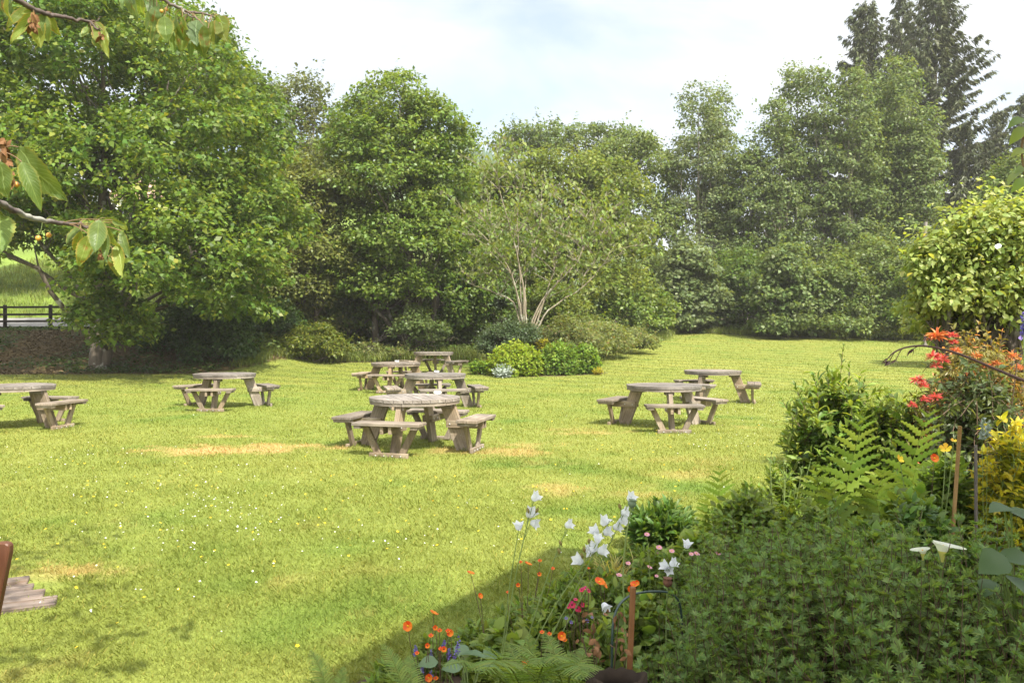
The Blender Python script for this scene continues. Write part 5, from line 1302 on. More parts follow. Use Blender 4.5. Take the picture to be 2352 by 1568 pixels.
# ---------------------------------------------------------------- foliage plants of the bed
tuft('lance_plant', 'dark clump of pointed upright leaves at the lawn edge', 6.3, 1520, 150, 95, M['border_dark'], 401, 95, .15, 'lance', .55, 2, 6, base_z=.03)
for i, (lab, vx, vt, w_, d, mt, L, kd, W, n) in enumerate([
    ('pale frilly broad leaves beside the dark pointed clump', 1600, 1240, 105, 5.0, 'lettuce', .14, 'round', 1.0, 46),
    ('soft green leafy plant under the pink flowers', 1520, 1275, 150, 4.5, 'border', .07, 'ovate', 1.1, 150),
    ('leafy perennial between the white bells and the poppy stem', 1400, 1330, 150, 4.2, 'border', .08, 'lance', 1.2, 150),
    ('low leafy plant behind the magenta flowers', 1300, 1370, 150, 4.0, 'border', .085, 'lance', 1.2, 130),
    ('geranium like leaves around the green hoop', 1480, 1380, 150, 3.5, 'border', .07, 'round', 1.0, 130),
    ('leafy plant with some withered leaves left of the stake', 1395, 1450, 120, 3.2, 'border', .07, 'ovate', 1.2, 110),
    ('low broad leaves at the bare soil edge of the bed', 1150, 1460, 130, 3.7, 'border', .10, 'ovate', 1.3, 60),
    ('leafy fringe plant beside the reddish grass', 1250, 1420, 130, 3.9, 'border', .09, 'lance', 1.2, 80),
    ('tall leafy perennial behind the fingered bush, below the lone fern', 1720, 1130, 150, 5.2, 'border', .09, 'lance', 1.3, 150),
    ('leafy perennial under the tall fern fronds', 1850, 1170, 170, 5.0, 'border', .10, 'lance', 1.4, 170),
    ('broad leaved plant between the fern and the golden shrub', 2090, 1150, 150, 4.5, 'border', .13, 'ovate', 1.3, 110),
    ('leafy plant at the foot of the layered dark shrub', 2170, 1060, 120, 5.0, 'border', .11, 'lance', 1.4, 110),
    ('mixed green growth between the two fern clumps', 1990, 1215, 170, 4.2, 'border', .10, 'ovate', 1.2, 140),
    ('leafy plant behind the arum lilies', 2120, 1170, 140, 3.9, 'border_dark', .09, 'lance', 1.4, 140),
    ('dark leafy growth below the golden shrub', 2260, 1260, 170, 3.2, 'border_dark', .09, 'ovate', 1.2, 140)]):
    c, r_ = dome(vx, vt, w_, d, .8, .45)
    leafy('border_plant', lab, c, r_, n, M[mt], 410 + i, L, kd, W, 5, 2, .28, .6, 1.15, .25, 'plant')
# small plants along the rim of the bed, so that hardly any soil shows
r = np.random.default_rng(470)
RIM = [(905, 1530, 3.75, 'edging clump of pale leaves nearest the bottom of the photo'), (1010, 1470, 3.95, 'edging clump of pale leaves behind the lavender'), (1100, 1440, 4.25, 'edging clump of narrow leaves right of the lavender'), (1175, 1405, 4.4, 'edging clump of narrow leaves by the single bellflower stem'), (1235, 1375, 4.65, 'edging clump of narrow leaves under the slim bellflower'), (1300, 1335, 4.8, 'edging clump of bright leaves between bellflower stems'),
       (1360, 1300, 5.2, 'edging clump of bright leaves beside the golden grass'), (1420, 1280, 5.6, 'edging clump of bright leaves at the shaded lawn corner'), (1480, 1262, 5.6, 'edging clump left of the dark pointed leaves'), (1640, 1190, 6.1, 'edging clump at the foot of the lone pale fern'), (1730, 1120, 6.2, 'edging clump below the budded stems'), (1790, 1080, 6.4, 'edging clump under the glossy shrub on the lawn side'), (1690, 1140, 5.8, 'edging clump right of the lone pale fern'), (1350, 1350, 4.3, 'bright narrow leaved clump behind the magenta flowers'), (1290, 1400, 4.0, 'bright narrow leaved clump left of the magenta flowers')]
for i, (vx, vt, d, lab) in enumerate(RIM):
    c, r_ = dome(vx, vt, 100, d, .9, .6)
    leafy('edging_plant', lab, c, (r_[0], r_[1], r_[2]), 60, M['border'], 471 + i, .085, 'lance', .95, 6, 2, .22, .75, .95, .2, 'plant')
# hosta like blue green leaves near the lavender
def big_leaves(name, label, spots, mat, d, seed, cat='plant', base=None, sides=.003):
    r = np.random.default_rng(seed); base = np.array(base); t = empty(name, base, label, cat)
    for vx, vy, px, ax, dd in spots:
        p = P3(vx, vy, dd); A = nrm(np.array(ax, float)); Nn = nrm(np.array([0, -.35, 1.]) + r.normal(0, .2, 3)); L = px * dd / FV
        prt = leaves(p[None] - A * L * .5, A[None], Nn[None], np.array([L]), .95, 'round')
        V, F, _ = tube(bez(base, (base + p) / 2 + [0, 0, .1], p - A * L * .5, 6), .003, 4)
        lf = obj('leaf', mesh_mixed('leaf', prt, mat, base, True), t); obj('stalk', mesh_np('stalk', rel([(V, F)], base), M['stem'], True), lf)
big_leaves('broad_leaf_plant', 'broad blue green leaves beside the lavender at the bottom', [(1085, 1500, 58, (1, -.3, .2), 3.5), (1040, 1530, 46, (-1, -.2, .1), 3.4), (1115, 1530, 46, (.8, .3, .2), 3.45), (1060, 1490, 44, (.2, .6, .3), 3.6), (985, 1520, 45, (-.9, -.3, .1), 3.4), (1130, 1500, 50, (1, .5, .1), 3.6)], M['blue_leaf'], 3.5, 431, base=(gx(1075, 3.5), 3.5, .03))
big_leaves('round_leaf_plant', 'large round leaves at the right edge below the golden shrub', [(2285, 1290, 85, (-.9, -.5, -.2), 2.5), (2335, 1280, 80, (.8, -.4, 0), 2.55), (2300, 1165, 60, (-.9, -.3, .1), 2.6), (2345, 1180, 70, (.6, -.6, -.2), 2.6), (2340, 1340, 70, (.3, -.8, -.3), 2.5), (2270, 1345, 55, (-.6, -.7, -.3), 2.6)], M['big_round'], 2.5, 432, base=(gx(2350, 2.95), 2.95, .1))
tuft('strap_plant', 'arching strap shaped leaves left of the brown stake', 3.4, 1370, 130, 150, M['strap'], 441, 34, .2, 'lance', .28, 2, 4, droop=.25, base_z=.03)
def grass_clump(name, label, vx, wpx, hpx, d, mat, seed, n=90, wd=.006, lean=.5):
    r = np.random.default_rng(seed); s = d / FV; x0 = gx(vx, d)
    a = r.uniform(0, 6.28, n); ln = np.abs(r.normal(lean, .3, n)); B = np.stack([x0 + r.normal(0, wpx * s * .16, n), d + r.normal(0, wpx * s * .16, n), np.full(n, .02)], 1)
    L = hpx * s * r.uniform(.5, 1.1, n); parts = []
    for i in range(n):
        tp = B[i] + np.array([math.cos(a[i]) * ln[i] * L[i], math.sin(a[i]) * ln[i] * L[i], L[i] * (.95 - .3 * ln[i])]); C = bez(B[i], B[i] + [0, 0, L[i] * .8], tp, 6)
        sd_ = np.array([-math.sin(a[i]), math.cos(a[i]), 0]); w_ = (wd * np.array([.7, 1, 1, .8, .5, .08]))[:, None]
        V = np.stack([C - sd_ * w_, C + sd_ * w_], 1).reshape(-1, 3); k = np.arange(5)[:, None] * 2; parts.append((V, k + np.array([0, 1, 3, 2])))
    o = obj(name, mesh_np(name, rel(parts, (x0, d, .02)), mat), loc=(x0, d, .02)); return tag(o, label, 'grass')
grass_clump('red_grass', 'small tuft of reddish grass blades at the bed edge', 1255, 90, 120, 4.3, M['red_grass'], 451, 46, .004)
grass_clump('red_grass', 'second tuft of reddish grass, nearer the stake', 1300, 60, 110, 4.0, M['red_grass'], 452, 30, .004)
grass_clump('straw_grass', 'golden arching grass behind the orange flowers', 1410, 110, 110, 5.2, M['straw_grass'], 453, 90, .004, .8)
grass_clump('green_grass', 'green grassy leaves at the foot of the bellflowers', 1200, 120, 120, 3.8, M['strap'], 454, 60, .005, .6)
grass_clump('flag_leaves', 'upright sword leaves at the right edge behind the red tipped shrub', 2320, 110, 160, 7.6, M['strap'], 455, 90, .012, .25)
c, r_ = dome(2310, 760, 150, 9.5, .8, .5)
leafy('yellow_green_bush', 'soft yellow green bush behind the sword leaves', c, r_, 200, M['sallow'], 456, .06, 'lance', 1.1, 6, 2, .4, .5, 1.1, .2, 'shrub')

# ---------------------------------------------------------------- flowers
def bell_mesh():
    n = 10; a = np.arange(n) * 2 * PI / n; rows = []
    for i, (r0, y0) in enumerate(((.0025, 0), (.012, .004), (.016, .014), (.019, .025))): rows.append(np.stack([r0 * np.cos(a), np.full(n, y0), r0 * np.sin(a)], 1))
    lob = np.arange(n) % 2 == 0; rr = np.where(lob, .031, .021); yy = np.where(lob, .040, .031); rows.append(np.stack([rr * np.cos(a), yy, rr * np.sin(a)], 1))
    V = np.vstack(rows); idx = np.arange(50).reshape(5, n); nx = np.roll(idx, -1, 1); F = np.stack([idx[:-1], nx[:-1], nx[1:], idx[1:]], -1).reshape(-1, 4)
    return mesh_np('bell', [(V, F)], M['white_petal'], True)
BELL = bell_mesh()
def bud_mesh(name, L, r0, mat):
    C = np.array([[0, t * L, 0] for t in np.linspace(0, 1, 7)]); V, F, Cc = tube(C, r0 * np.sin(np.linspace(.25, PI - .15, 7)), 7); return mesh_np(name, [(V, F), (V, Cc)], mat, True)
BUD = bud_mesh('bud', .026, .007, M['tassel']); BUDG = bud_mesh('bud', .018, .005, M['stem'])
def orient(o, loc, axis, s=1.0, spin=0.0):
    o.location = loc; o.rotation_mode = 'QUATERNION'; o.rotation_quaternion = Vector(axis).to_track_quat('Y', 'Z') ; o.scale = (s, s, s); return o
G_BELL = 'white bellflowers of the bed'
def bellflower(label, d, path, bells, buds=(), seed=0):
    pts = np.array([P3(x, y, d + dy) for x, y, dy in path]); b = pts[0]; t = empty('bellflower', b, label, 'flower', G_BELL); r = np.random.default_rng(seed)
    tt = np.linspace(0, len(pts) - 1, 18); C = np.stack([np.interp(tt, range(len(pts)), pts[:, k]) for k in range(3)], 1); C[1:-1] = (C[:-2] + C[1:-1] * 2 + C[2:]) / 4
    g = Geo(); g.tube(C, np.linspace(.0032, .0016, 18), 5)
    heads = []
    for kind, L in (('b', bells), ('u', buds)):
        for vx, vy, ax in L:
            p = P3(vx, vy, d + pts[-1][1] - pts[-1][1] + path[-1][2]); k = np.argmin(np.linalg.norm(C - p + [0, 0, .05], axis=1)); q = C[k]
            bs = p - nrm(np.array(ax, float)) * .018; g.tube(bez(q, (q + bs) / 2 + [0, 0, -.01], bs, 4), .0013, 4); heads.append((kind, bs, ax))
    obj('stem', g.mesh('stem', M['stem'], b), t)
    for kind, bs, ax in heads: orient(obj('bell' if kind == 'b' else 'bud', BELL if kind == 'b' else BUD, t), Vector(bs - b), (ax[0] * 1.15, ax[1] * .5, ax[2] + .12), r.uniform(.9, 1.1) * (.92 if kind == 'b' else .95))
    return t
def low(vx, d): # foot of a stem on the bed, as a view row
    return HV + (EYE - .03) * FV / d
D1 = 3.3
bellflower('tallest leaning white bellflower at the left, with a spray of blooms on top', D1, [(1120, low(0, D1), 0), (1158, 1490, 0), (1180, 1340, 0), (1208, 1215, 0), (1226, 1150, 0)], [(1229, 1143, (.6, -.5, .5)), (1216, 1183, (.3, -.8, .4)), (1225, 1203, (.6, -.8, -.2))], [(1212, 1170, (-.2, 0, 1)), (1235, 1168, (.5, 0, 1))], 1)
bellflower('single open white bellflower facing up at the far left', D1 + .05, [(1115, low(0, D1 + .05), 0), (1153, 1500, 0), (1172, 1330, 0), (1190, 1225, 0)], [(1191, 1208, (0, -.25, 1))], (), 2)
bellflower('slim white bellflower stem leaning right with one bloom and small buds', D1, [(1170, low(0, D1), 0), (1210, 1470, 0), (1255, 1330, 0), (1290, 1240, 0), (1304, 1215, 0)], [(1306, 1206, (.7, -.6, .3))], [(1286, 1243, (-.4, 0, .9)), (1283, 1262, (-.3, 0, .9))], 3)
bellflower('arching white bellflower with five blooms low on the right', D1, [(1175, low(0, D1), 0), (1215, 1500, 0), (1280, 1380, 0), (1345, 1290, 0), (1375, 1240, 0)], [(1332, 1290, (-.5, -.7, .3)), (1365, 1262, (-.2, -.9, .2)), (1380, 1266, (.7, -.8, .1)), (1373, 1240, (.1, -.6, .6)), (1360, 1265, (-.6, -.7, -.2))], [(1336, 1272, (-.2, 0, 1)), (1341, 1258, (-.2, 0, 1)), (1353, 1238, (0, 0, 1))], 4)
bellflower('white bellflower in the middle with blooms turned to both sides', D1 + .1, [(1210, low(0, D1 + .1), 0), (1255, 1480, 0), (1330, 1340, 0), (1375, 1250, 0), (1400, 1195, 0)], [(1368, 1222, (-.5, -.5, .6)), (1387, 1200, (.3, -.6, .6)), (1392, 1224, (.5, -.8, .2))], [(1371, 1236, (.2, 0, 1))], 5)
bellflower('rightmost tall white bellflower crowded with blooms below its tip', D1 + .12, [(1225, low(0, D1 + .12), 0), (1280, 1470, 0), (1360, 1330, 0), (1415, 1220, 0), (1450, 1140, 0)], [(1448, 1145, (.4, -.7, .5)), (1434, 1178, (.6, -.7, .2)), (1428, 1198, (.3, -.8, .1)), (1415, 1212, (.5, -.8, .1))], [(1423, 1160, (-.3, 0, 1))], 6)
bellflower('white bellflower low among the pink flowers at the right', 3.9, [(1560, low(0, 3.9), 0), (1562, 1400, 0), (1545, 1320, 0), (1570, 1262, 0)], [(1578, 1252, (.2, -.5, .8)), (1530, 1302, (-.6, -.6, .4)), (1545, 1296, (.5, -.7, .4)), (1536, 1308, (0, -.9, -.2))], (), 7)
bellflower('small nodding white bellflower above the hoop', 3.4, [(1395, low(0, 3.4), 0), (1392, 1470, 0), (1386, 1400, 0)], [(1388, 1392, (.2, -.8, -.4))], (), 8)

def flower_mesh(name, n, rad, w, mat, cup=.25, centre=None):
    r = np.random.default_rng(n); V, F = [], []
    for i in range(n):
        a = 2 * PI * i / n + r.normal(0, .06); c_, s_ = math.cos(a), math.sin(a); q = []
        for x, y, z in ((-.08, .05, 0), (.08, .05, 0), (w * .8, .5, cup * .35), (w, .8, cup * .7), (w * .4, 1.02, cup), (-w * .4, 1.0, cup), (-w, .78, cup * .65), (-w * .8, .48, cup * .3)):
            x *= rad; y *= rad; q.append((x * c_ - y * s_, z * rad + r.normal(0, .03) * rad, x * s_ + y * c_))
        k = len(V); V += q; F += [[k, k + 1, k + 2, k + 7], [k + 7, k + 2, k + 3, k + 6], [k + 6, k + 3, k + 4, k + 5]]
    parts = [(np.array(V), np.array(F), 0)]
    mats = [mat]
    if centre:
        C = np.array([[0, -.02 * rad, 0], [0, .12 * rad, 0], [0, .22 * rad, 0]]); v, f, cc = tube(C, np.array([.2, .26, .08]) * rad, 8); parts += [(v, f, 1), (v, cc, 1)]; mats.append(centre)
    return mesh_np(name, parts, mats, True)
GEUM = flower_mesh('bloom', 6, .021, .52, M['orange_petal'], .3, M['yellow_petal']); GEUMS = flower_mesh('bloom', 5, .012, .5, M['orange_petal'], .5, M['seed_brown'])
PINK = flower_mesh('bloom', 14, .015, .16, M['pink_petal'], .12, M['yellow_petal']); RED = flower_mesh('bloom', 5, .014, .45, M['red_petal'], .1, M['seed_brown'])
YEL = flower_mesh('bloom', 5, .035, .42, M['yellow_petal'], .35)
def flowers(name, label, d, foot, heads, mesh, group=None, stem='stem_red', rs=.0013, cat='flower'):
    """one plant: thin branching stems from its foot, every bloom a part; heads are (vx, vy, axis, scale, mesh or None)"""
    b = np.array([gx(foot, d), d, .03]); t = empty(name, b, label, cat, group); g = Geo(); r = np.random.default_rng(int(foot))
    for hd in heads:
        p = P3(hd[0], hd[1], d + (hd[5] if len(hd) > 5 else 0)); m = np.array([b[0] * .35 + p[0] * .65, b[1] * .4 + p[1] * .6, p[2] * .55]) + r.normal(0, .02, 3); g.tube(bez(b, m, p, 8), np.linspace(rs * 1.5, rs, 8), 4)
    obj('stem', g.mesh('stem', M[stem], b), t)
    for hd in heads:
        p = P3(hd[0], hd[1], d + (hd[5] if len(hd) > 5 else 0)); orient(obj('bloom', (hd[4] if len(hd) > 4 and hd[4] else mesh), t), Vector(p - b), hd[2], hd[3])
    return t
U = (0, -.5, 1); Fc = (0, -1, .45); S1 = (.6, -.6, .6)
G_GEUM = 'orange geum flowers of the bed'
flowers('orange_flower', 'largest orange flower, facing the camera over the shaded lawn', 3.5, 1010, [(937, 1437, (-.2, -1, .3), 1.0)], GEUM, G_GEUM)
flowers('orange_flower', 'side on orange flower above a row of small orange heads', 3.5, 1025, [(996, 1408, (.5, .1, 1), .95), (1000, 1441, Fc, .9, GEUMS), (1010, 1448, U, .9, GEUMS), (1029, 1449, U, .9, GEUMS), (1034, 1453, Fc, .7)], GEUM, G_GEUM)
flowers('orange_flower', 'pair of small orange flowers on thin stems in the shade edge', 3.9, 1125, [(1081, 1316, (.3, 0, 1), .9), (1103, 1368, S1, .65)], GEUM, G_GEUM)
flowers('orange_flower', 'scattered small orange flowers left of the bellflower blooms', 4.2, 1200, [(1213, 1295, (.4, 0, 1), .95), (1196, 1291, U, .8, GEUMS), (1240, 1288, U, .9, GEUMS), (1270, 1306, U, .9, GEUMS), (1239, 1318, Fc, .9, GEUMS), (1190, 1343, Fc, .9, GEUMS), (1166, 1360, U, .7, GEUMS)], GEUM, G_GEUM)
flowers('orange_flower', 'bright orange flower under the right hand white bells', 4.0, 1390, [(1377, 1336, (.3, -.5, 1), 1.2), (1388, 1343, (.8, -.3, .6), .9), (1456, 1342, U, .9), (1449, 1352, Fc, .8), (1463, 1338, Fc, .6), (1352, 1305, U, .6, GEUMS)], GEUM, G_GEUM)
flowers('orange_flower', 'small orange heads low among the ferns', 3.25, 1230, [(1208, 1524, (.2, -.3, 1), .8), (1245, 1452, U, .8, GEUMS), (1262, 1456, U, .8, GEUMS), (1290, 1460, Fc, .8), (1297, 1470, U, .8, GEUMS)], GEUM, G_GEUM)
flowers('orange_flower', 'orange seed heads and buds among the lavender', 3.4, 985, [(990, 1460, U, .9, GEUMS), (982, 1482, Fc, .9, GEUMS), (1020, 1490, Fc, 1, GEUMS), (985, 1556, Fc, .75), (1001, 1558, U, .9, GEUMS), (1012, 1490, U, .8, GEUMS), (958, 1500, U, .8, GEUMS)], GEUM, G_GEUM)
flowers('red_flower', 'magenta red flower cluster with dark eyes on a dark stem', 3.5, 1345, [(1314, 1388, (-.1, -1, .3), 1.1), (1326, 1396, (.3, -1, .3), 1.0), (1338, 1388, (.6, -.7, .4), .8), (1322, 1376, (0, -.4, 1), .7), (1306, 1392, (-.7, -.6, .3), .7), (1336, 1354, (-.3, -.6, .8), .8), (1345, 1350, U, .8), (1352, 1356, S1, .7), (1330, 1400, (0, -1, 0), .7)], RED, None)
flowers('red_flower', 'faded purplish flower heads below the magenta cluster', 3.4, 1352, [(1300, 1420, U, .7), (1312, 1428, Fc, .6), (1348, 1425, Fc, .7), (1340, 1415, U, .6), (1360, 1418, U, .6), (1405, 1515, Fc, .7), (1415, 1508, U, .6)], flower_mesh('bloom', 5, .013, .3, M['blue_petal'], .5, M['seed_brown']), None)
G_PINK = 'pink daisies of the bed'
for i, (lab, ft, hs) in enumerate([
    ('highest pink flower, in front of the dark pointed clump', 1490, [(1486, 1227, U, 1.0)]), ('two pink flowers over the pale frilly leaves', 1525, [(1514, 1257, U, 1.1), (1543, 1265, U, 1.0)]),
    ('pink flowers right of the white bells, close together', 1590, [(1588, 1272, U, .9), (1600, 1271, (.3, -.4, 1), 1.1)]), ('pink flower farthest right, against the fingered bush', 1640, [(1650, 1270, U, 1.0)]),
    ('pink flower low beside the tall poppy stem', 1440, [(1422, 1320, (.1, -.3, 1), 1.1)]), ('two pink flowers between the poppy stem and white bells', 1480, [(1443, 1293, U, .9), (1492, 1302, (.4, -.3, 1), 1.0), (1508, 1322, U, .7)])]):
    flowers('pink_flower', lab, 4.2, ft, hs, PINK, G_PINK, 'stem')
flowers('yellow_flower', 'ragged yellow blooms under the right tall fern', 4.6, 2120, [(2172, 1030, (-.4, -.6, .7), .9), (2066, 1054, (.4, -.7, .5), .7), (2190, 1012, U, .5)], YEL, None, 'stem', .003)
flowers('orange_flower', 'small red orange bloom between the fern and the cane', 4.5, 2150, [(2146, 1052, Fc, 1.1)], GEUM, G_GEUM)
# lavender: spikes of small florets
def spikes(name, label, d, sp, mat, foot, seed, flen=.012, cat='flower', rs=.0013):
    b = np.array([gx(foot, d), d, .03]); t = empty(name, b, label, cat); g = Geo(); r = np.random.default_rng(seed)
    for vx, y0, y1, dx in sp:
        p0, p1 = P3(vx, y1, d), P3(vx + dx, y0, d); g.tube(np.vstack([bez(b, (b * .4 + p0 * .6), p0, 6), p1[None]]), rs, 4)
        n = int(18 + 260 * np.linalg.norm(p1 - p0)); u = r.random(n); A = nrm(r.normal(0, 1, (n, 3)) + nrm(p1 - p0) * .5)
        q = p0 + (p1 - p0) * u[:, None]; obj('spike', mesh_mixed('spike', leaves(q - b, A, rand_dir(n, r), flen * r.uniform(.7, 1.3, n) * (1.15 - .5 * u), 1.5, 'kite'), mat, smoothf=False), t)
    obj('stem', g.mesh('stem', M['stem'], b), t)
spikes('lavender', 'lavender with thin violet spikes near the bottom edge', 3.5, [(955, 1482, 1502, 0), (990, 1488, 1520, 1), (1018, 1470, 1490, 2), (1030, 1485, 1512, 3), (1050, 1460, 1500, 5), (1042, 1500, 1525, 4), (990, 1540, 1558, 0), (970, 1520, 1545, -2), (1030, 1520, 1540, 4)], M['blue_petal'], 1010, 461)
spikes('delphinium', 'deep blue flower spike at the right edge above the sword leaves', 6.0, [(2351, 722, 775, 0), (2362, 735, 820, 2)], M['blue_petal'], 2362, 462, .034, rs=.005)
spikes('white_spike_plant', 'small whitish flower spike above the golden shrub', 4.4, [(2256, 960, 1010, 3), (2268, 966, 1005, 3)], M['silver'], 2262, 463, .022)
# thin budded stems at the lawn edge
flowers('budded_stems', 'tall thin stems with small buds at the lawn edge', 5.6, 1780, [(1772, 1042, U, 1.3), (1800, 1062, U, 1.2), (1768, 1060, S1, 1.0), (1806, 1075, U, 1.0), (1862, 1058, U, 1.1), (1842, 1075, U, 1.0)], BUDG, None, 'stem', .002, 'plant')
# poppies: capsules on hairy stems
def capsule(name, mat, s):
    prof = [(.002, 0), (.009, .003), (.0155, .012), (.0165, .021), (.012, .028), (.0155, .030), (.0165, .033), (.002, .0345)]; n = 14; a = np.linspace(0, 2 * PI, n, endpoint=False)
    V = np.array([(r0 * math.cos(t), y, r0 * math.sin(t)) for r0, y in prof for t in a]) * s; idx = np.arange(len(prof) * n).reshape(-1, n); nx = np.roll(idx, -1, 1)
    return mesh_np(name, [(V, np.stack([idx[:-1], idx[1:], nx[1:], nx[:-1]], -1).reshape(-1, 4))], mat, True)
def poppy(label, d, path, mat, s=1.0):
    pts = np.array([P3(x, y, d) for x, y in path]); b = pts[0].copy(); t = empty('poppy_head', b, label, 'seed head'); tt = np.linspace(0, len(pts) - 1, 14)
    C = np.stack([np.interp(tt, range(len(pts)), pts[:, k]) for k in range(3)], 1); C[1:-1] = (C[:-2] + C[1:-1] * 2 + C[2:]) / 4
    g = Geo(); g.tube(C, np.linspace(.0035, .0028, 14), 6); obj('stem', g.mesh('stem', M['stem'], b), t); orient(obj('capsule', capsule('capsule', mat, s), t), Vector(C[-1] - b), C[-1] - C[-2], 1)
poppy('tall poppy stem with one green seed capsule before a white bell', 3.05, [(1445, low(0, 3.05)), (1438, 1470), (1430, 1330), (1436, 1240), (1450, 1166)], M['seed_green'], .95)
poppy('dry brown round seed head beside the white bells', 3.3, [(1530, low(0, 3.3)), (1530, 1420), (1533, 1348)], M['seed_brown'], 1.15)
# arum lilies
def arum(label, d, foot, base_v, mouth, s, seed):
    b = np.array([gx(foot, d), d, .03]); t = empty('arum_lily', b, label, 'flower', 'white arum lilies'); p = P3(*base_v, d); ax = nrm(np.array(mouth, float))
    g = Geo(); g.tube(bez(b, (b * .3 + p * .7) - [0, 0, .1], p, 8), np.linspace(.007, .006, 8), 7); obj('stem', g.mesh('stem', M['stem'], b), t)
    n = 22; rows = []; up = np.array([0, 0, 1.]); sd_ = nrm(np.cross(up, ax)); fr = ax - up * 0
    for k, (rr, zz, flare) in enumerate(((.006, 0, 0), (.012, .03, 0), (.02, .06, .0), (.03, .085, .004), (.045, .10, .02), (.056, .105, .045))):
        q = []
        for a in np.linspace(0, 2 * PI, n, endpoint=False):
            lip = .5 + .5 * math.cos(a); rad = rr * (1 + .95 * flare / .045 * lip ** 3)
            q.append(p + s * (fr * rad * math.cos(a) * 1.15 + sd_ * rad * math.sin(a) * .8 + up * (zz + flare * (.1 - .35 * lip))))
        rows.append(q)
    V = np.array(rows).reshape(-1, 3); idx = np.arange(6 * n).reshape(6, n); nx = np.roll(idx, -1, 1); F = np.stack([idx[:-1], nx[:-1], nx[1:], idx[1:]], -1).reshape(-1, 4)
    obj('spathe', mesh_np('spathe', rel([(V, F[2 * n:], 0), (V, F[:2 * n], 1)], b), [M['lily'], M['lily_throat']], True), t)
    g = Geo(); g.tube([p + s * up * .02, p + s * (up * .06 + fr * .003), p + s * (up * .095 + fr * .006)], [.005 * s, .006 * s, .002], 7); obj('spadix', g.mesh('spadix', M['yellow_petal'], b), t)
arum('white arum lily with its lip drawn out to the right', 3.0, 2140, (2164, 1290), (1, -.2, -.12), .66, 1)
arum('smaller white arum lily on the left of the pair', 3.05, 2120, (2120, 1286), (-.9, -.2, 0), .42, 2)

# ---------------------------------------------------------------- stakes, hoop, hollow log, arching stem
def stick(name, label, cat, p0, p1, wd, mat):
    p0, p1 = Vector(p0), Vector(p1); dr = (p1 - p0).normalized(); a = dr.cross(Vector((0, 1, 0))).normalized(); b = dr.cross(a).normalized()
    me = finish(board_bm(p0 - p0, p1 - p0, a * wd, b * wd), name, mat, .002); return tag(obj(name, me, loc=p0), label, cat)
z0 = lambda vx, d: P3(vx, low(0, d), d)
stick('garden_stake', 'brown square wooden stake in front of the fingered leaf bush', 'stake', z0(1431, 2.75), P3(1454, 1347, 2.75), .018, M['stake'])
stick('garden_cane', 'thin tan cane between the tall ferns and the golden shrub', 'stake', z0(2172, 4.4), P3(2205, 978, 4.4), .016, M['cane'])
stick('garden_cane', 'short grey cane right of the tan one', 'stake', z0(2243, 4.6), P3(2241, 1022, 4.6), .014, M['pole'])
hp = [P3(1405, low(0, 2.9), 2.9), P3(1405, 1480, 2.9), P3(1408, 1420, 2.92), P3(1422, 1385, 2.95), P3(1450, 1364, 3.05), P3(1490, 1357, 3.15), P3(1535, 1358, 3.25), P3(1560, 1375, 3.3), P3(1568, 1420, 3.3), P3(1568, low(0, 3.3), 3.3)]
hp = np.array(hp); tt = np.linspace(0, 9, 50); C = np.stack([np.interp(tt, range(10), hp[:, k]) for k in range(3)], 1)
for _ in range(5): C[1:-1] = (C[:-2] + 2 * C[1:-1] + C[2:]) / 4
g = Geo(); g.tube(C, .0045, 8); tag(obj('support_hoop', g.mesh('support_hoop', M['hoop'], hp[0]), loc=hp[0]), 'dark green plant support hoop behind the brown stake', 'plant support')
def hollow():
    d = 2.55; c = P3(1412, 1562, d); n = 26; a = np.linspace(0, 2 * PI, n, endpoint=False); r = np.random.default_rng(481); jag = r.normal(0, .008, n)
    rows = []
    for rad, z, j in ((.10, -c[2] + .02, 0), (.097, -.1, .3), (.088, .008, .6), (.08, .014, .6), (.072, -.03, .4), (.066, -.2, 0)):
        rows.append(np.stack([(rad + jag * j) * np.cos(a), (rad + jag * j) * np.sin(a) * .8, z + jag * j * 1.2], 1))
    rows.append(np.tile([[0, 0, -.2]], (n, 1))); V = np.vstack(rows); idx = np.arange(7 * n).reshape(7, n); nx = np.roll(idx, -1, 1)
    o = obj('hollow_stump', mesh_np('hollow_stump', [(V, np.stack([idx[:-1], nx[:-1], nx[1:], idx[1:]], -1).reshape(-1, 4))], M['pot'], True), loc=c); tag(o, 'dark hollow stump at the bottom edge left of the stake', 'stump')
hollow()
# withered brown leaves beside the stump
r = np.random.default_rng(482); n = 46; Pp = np.stack([P3(r.uniform(1330, 1440), r.uniform(1400, 1520), r.uniform(2.7, 3.2)) for _ in range(n)]); b = np.array([gx(1390, 3.0), 3.0, .03])
t = empty('withered_plant', b, 'plant with drooping brown withered leaves above the hollow stump', 'plant'); g = Geo()
for k in range(0, n, 6): g.tube(bez(b, (b + Pp[k]) / 2 + [0, 0, .1], Pp[k], 6), .002, 4)
obj('stem', g.mesh('stem', M['stem_red'], b), t); A = nrm(r.normal(0, .6, (n, 3)) + [0, 0, -.6]); obj('foliage', mesh_mixed('withered_foliage', leaves(Pp - b, A, rand_dir(n, r), r.uniform(.018, .04, n), 1.0, 'ovate'), M['brown_leaf'], smoothf=False), t)
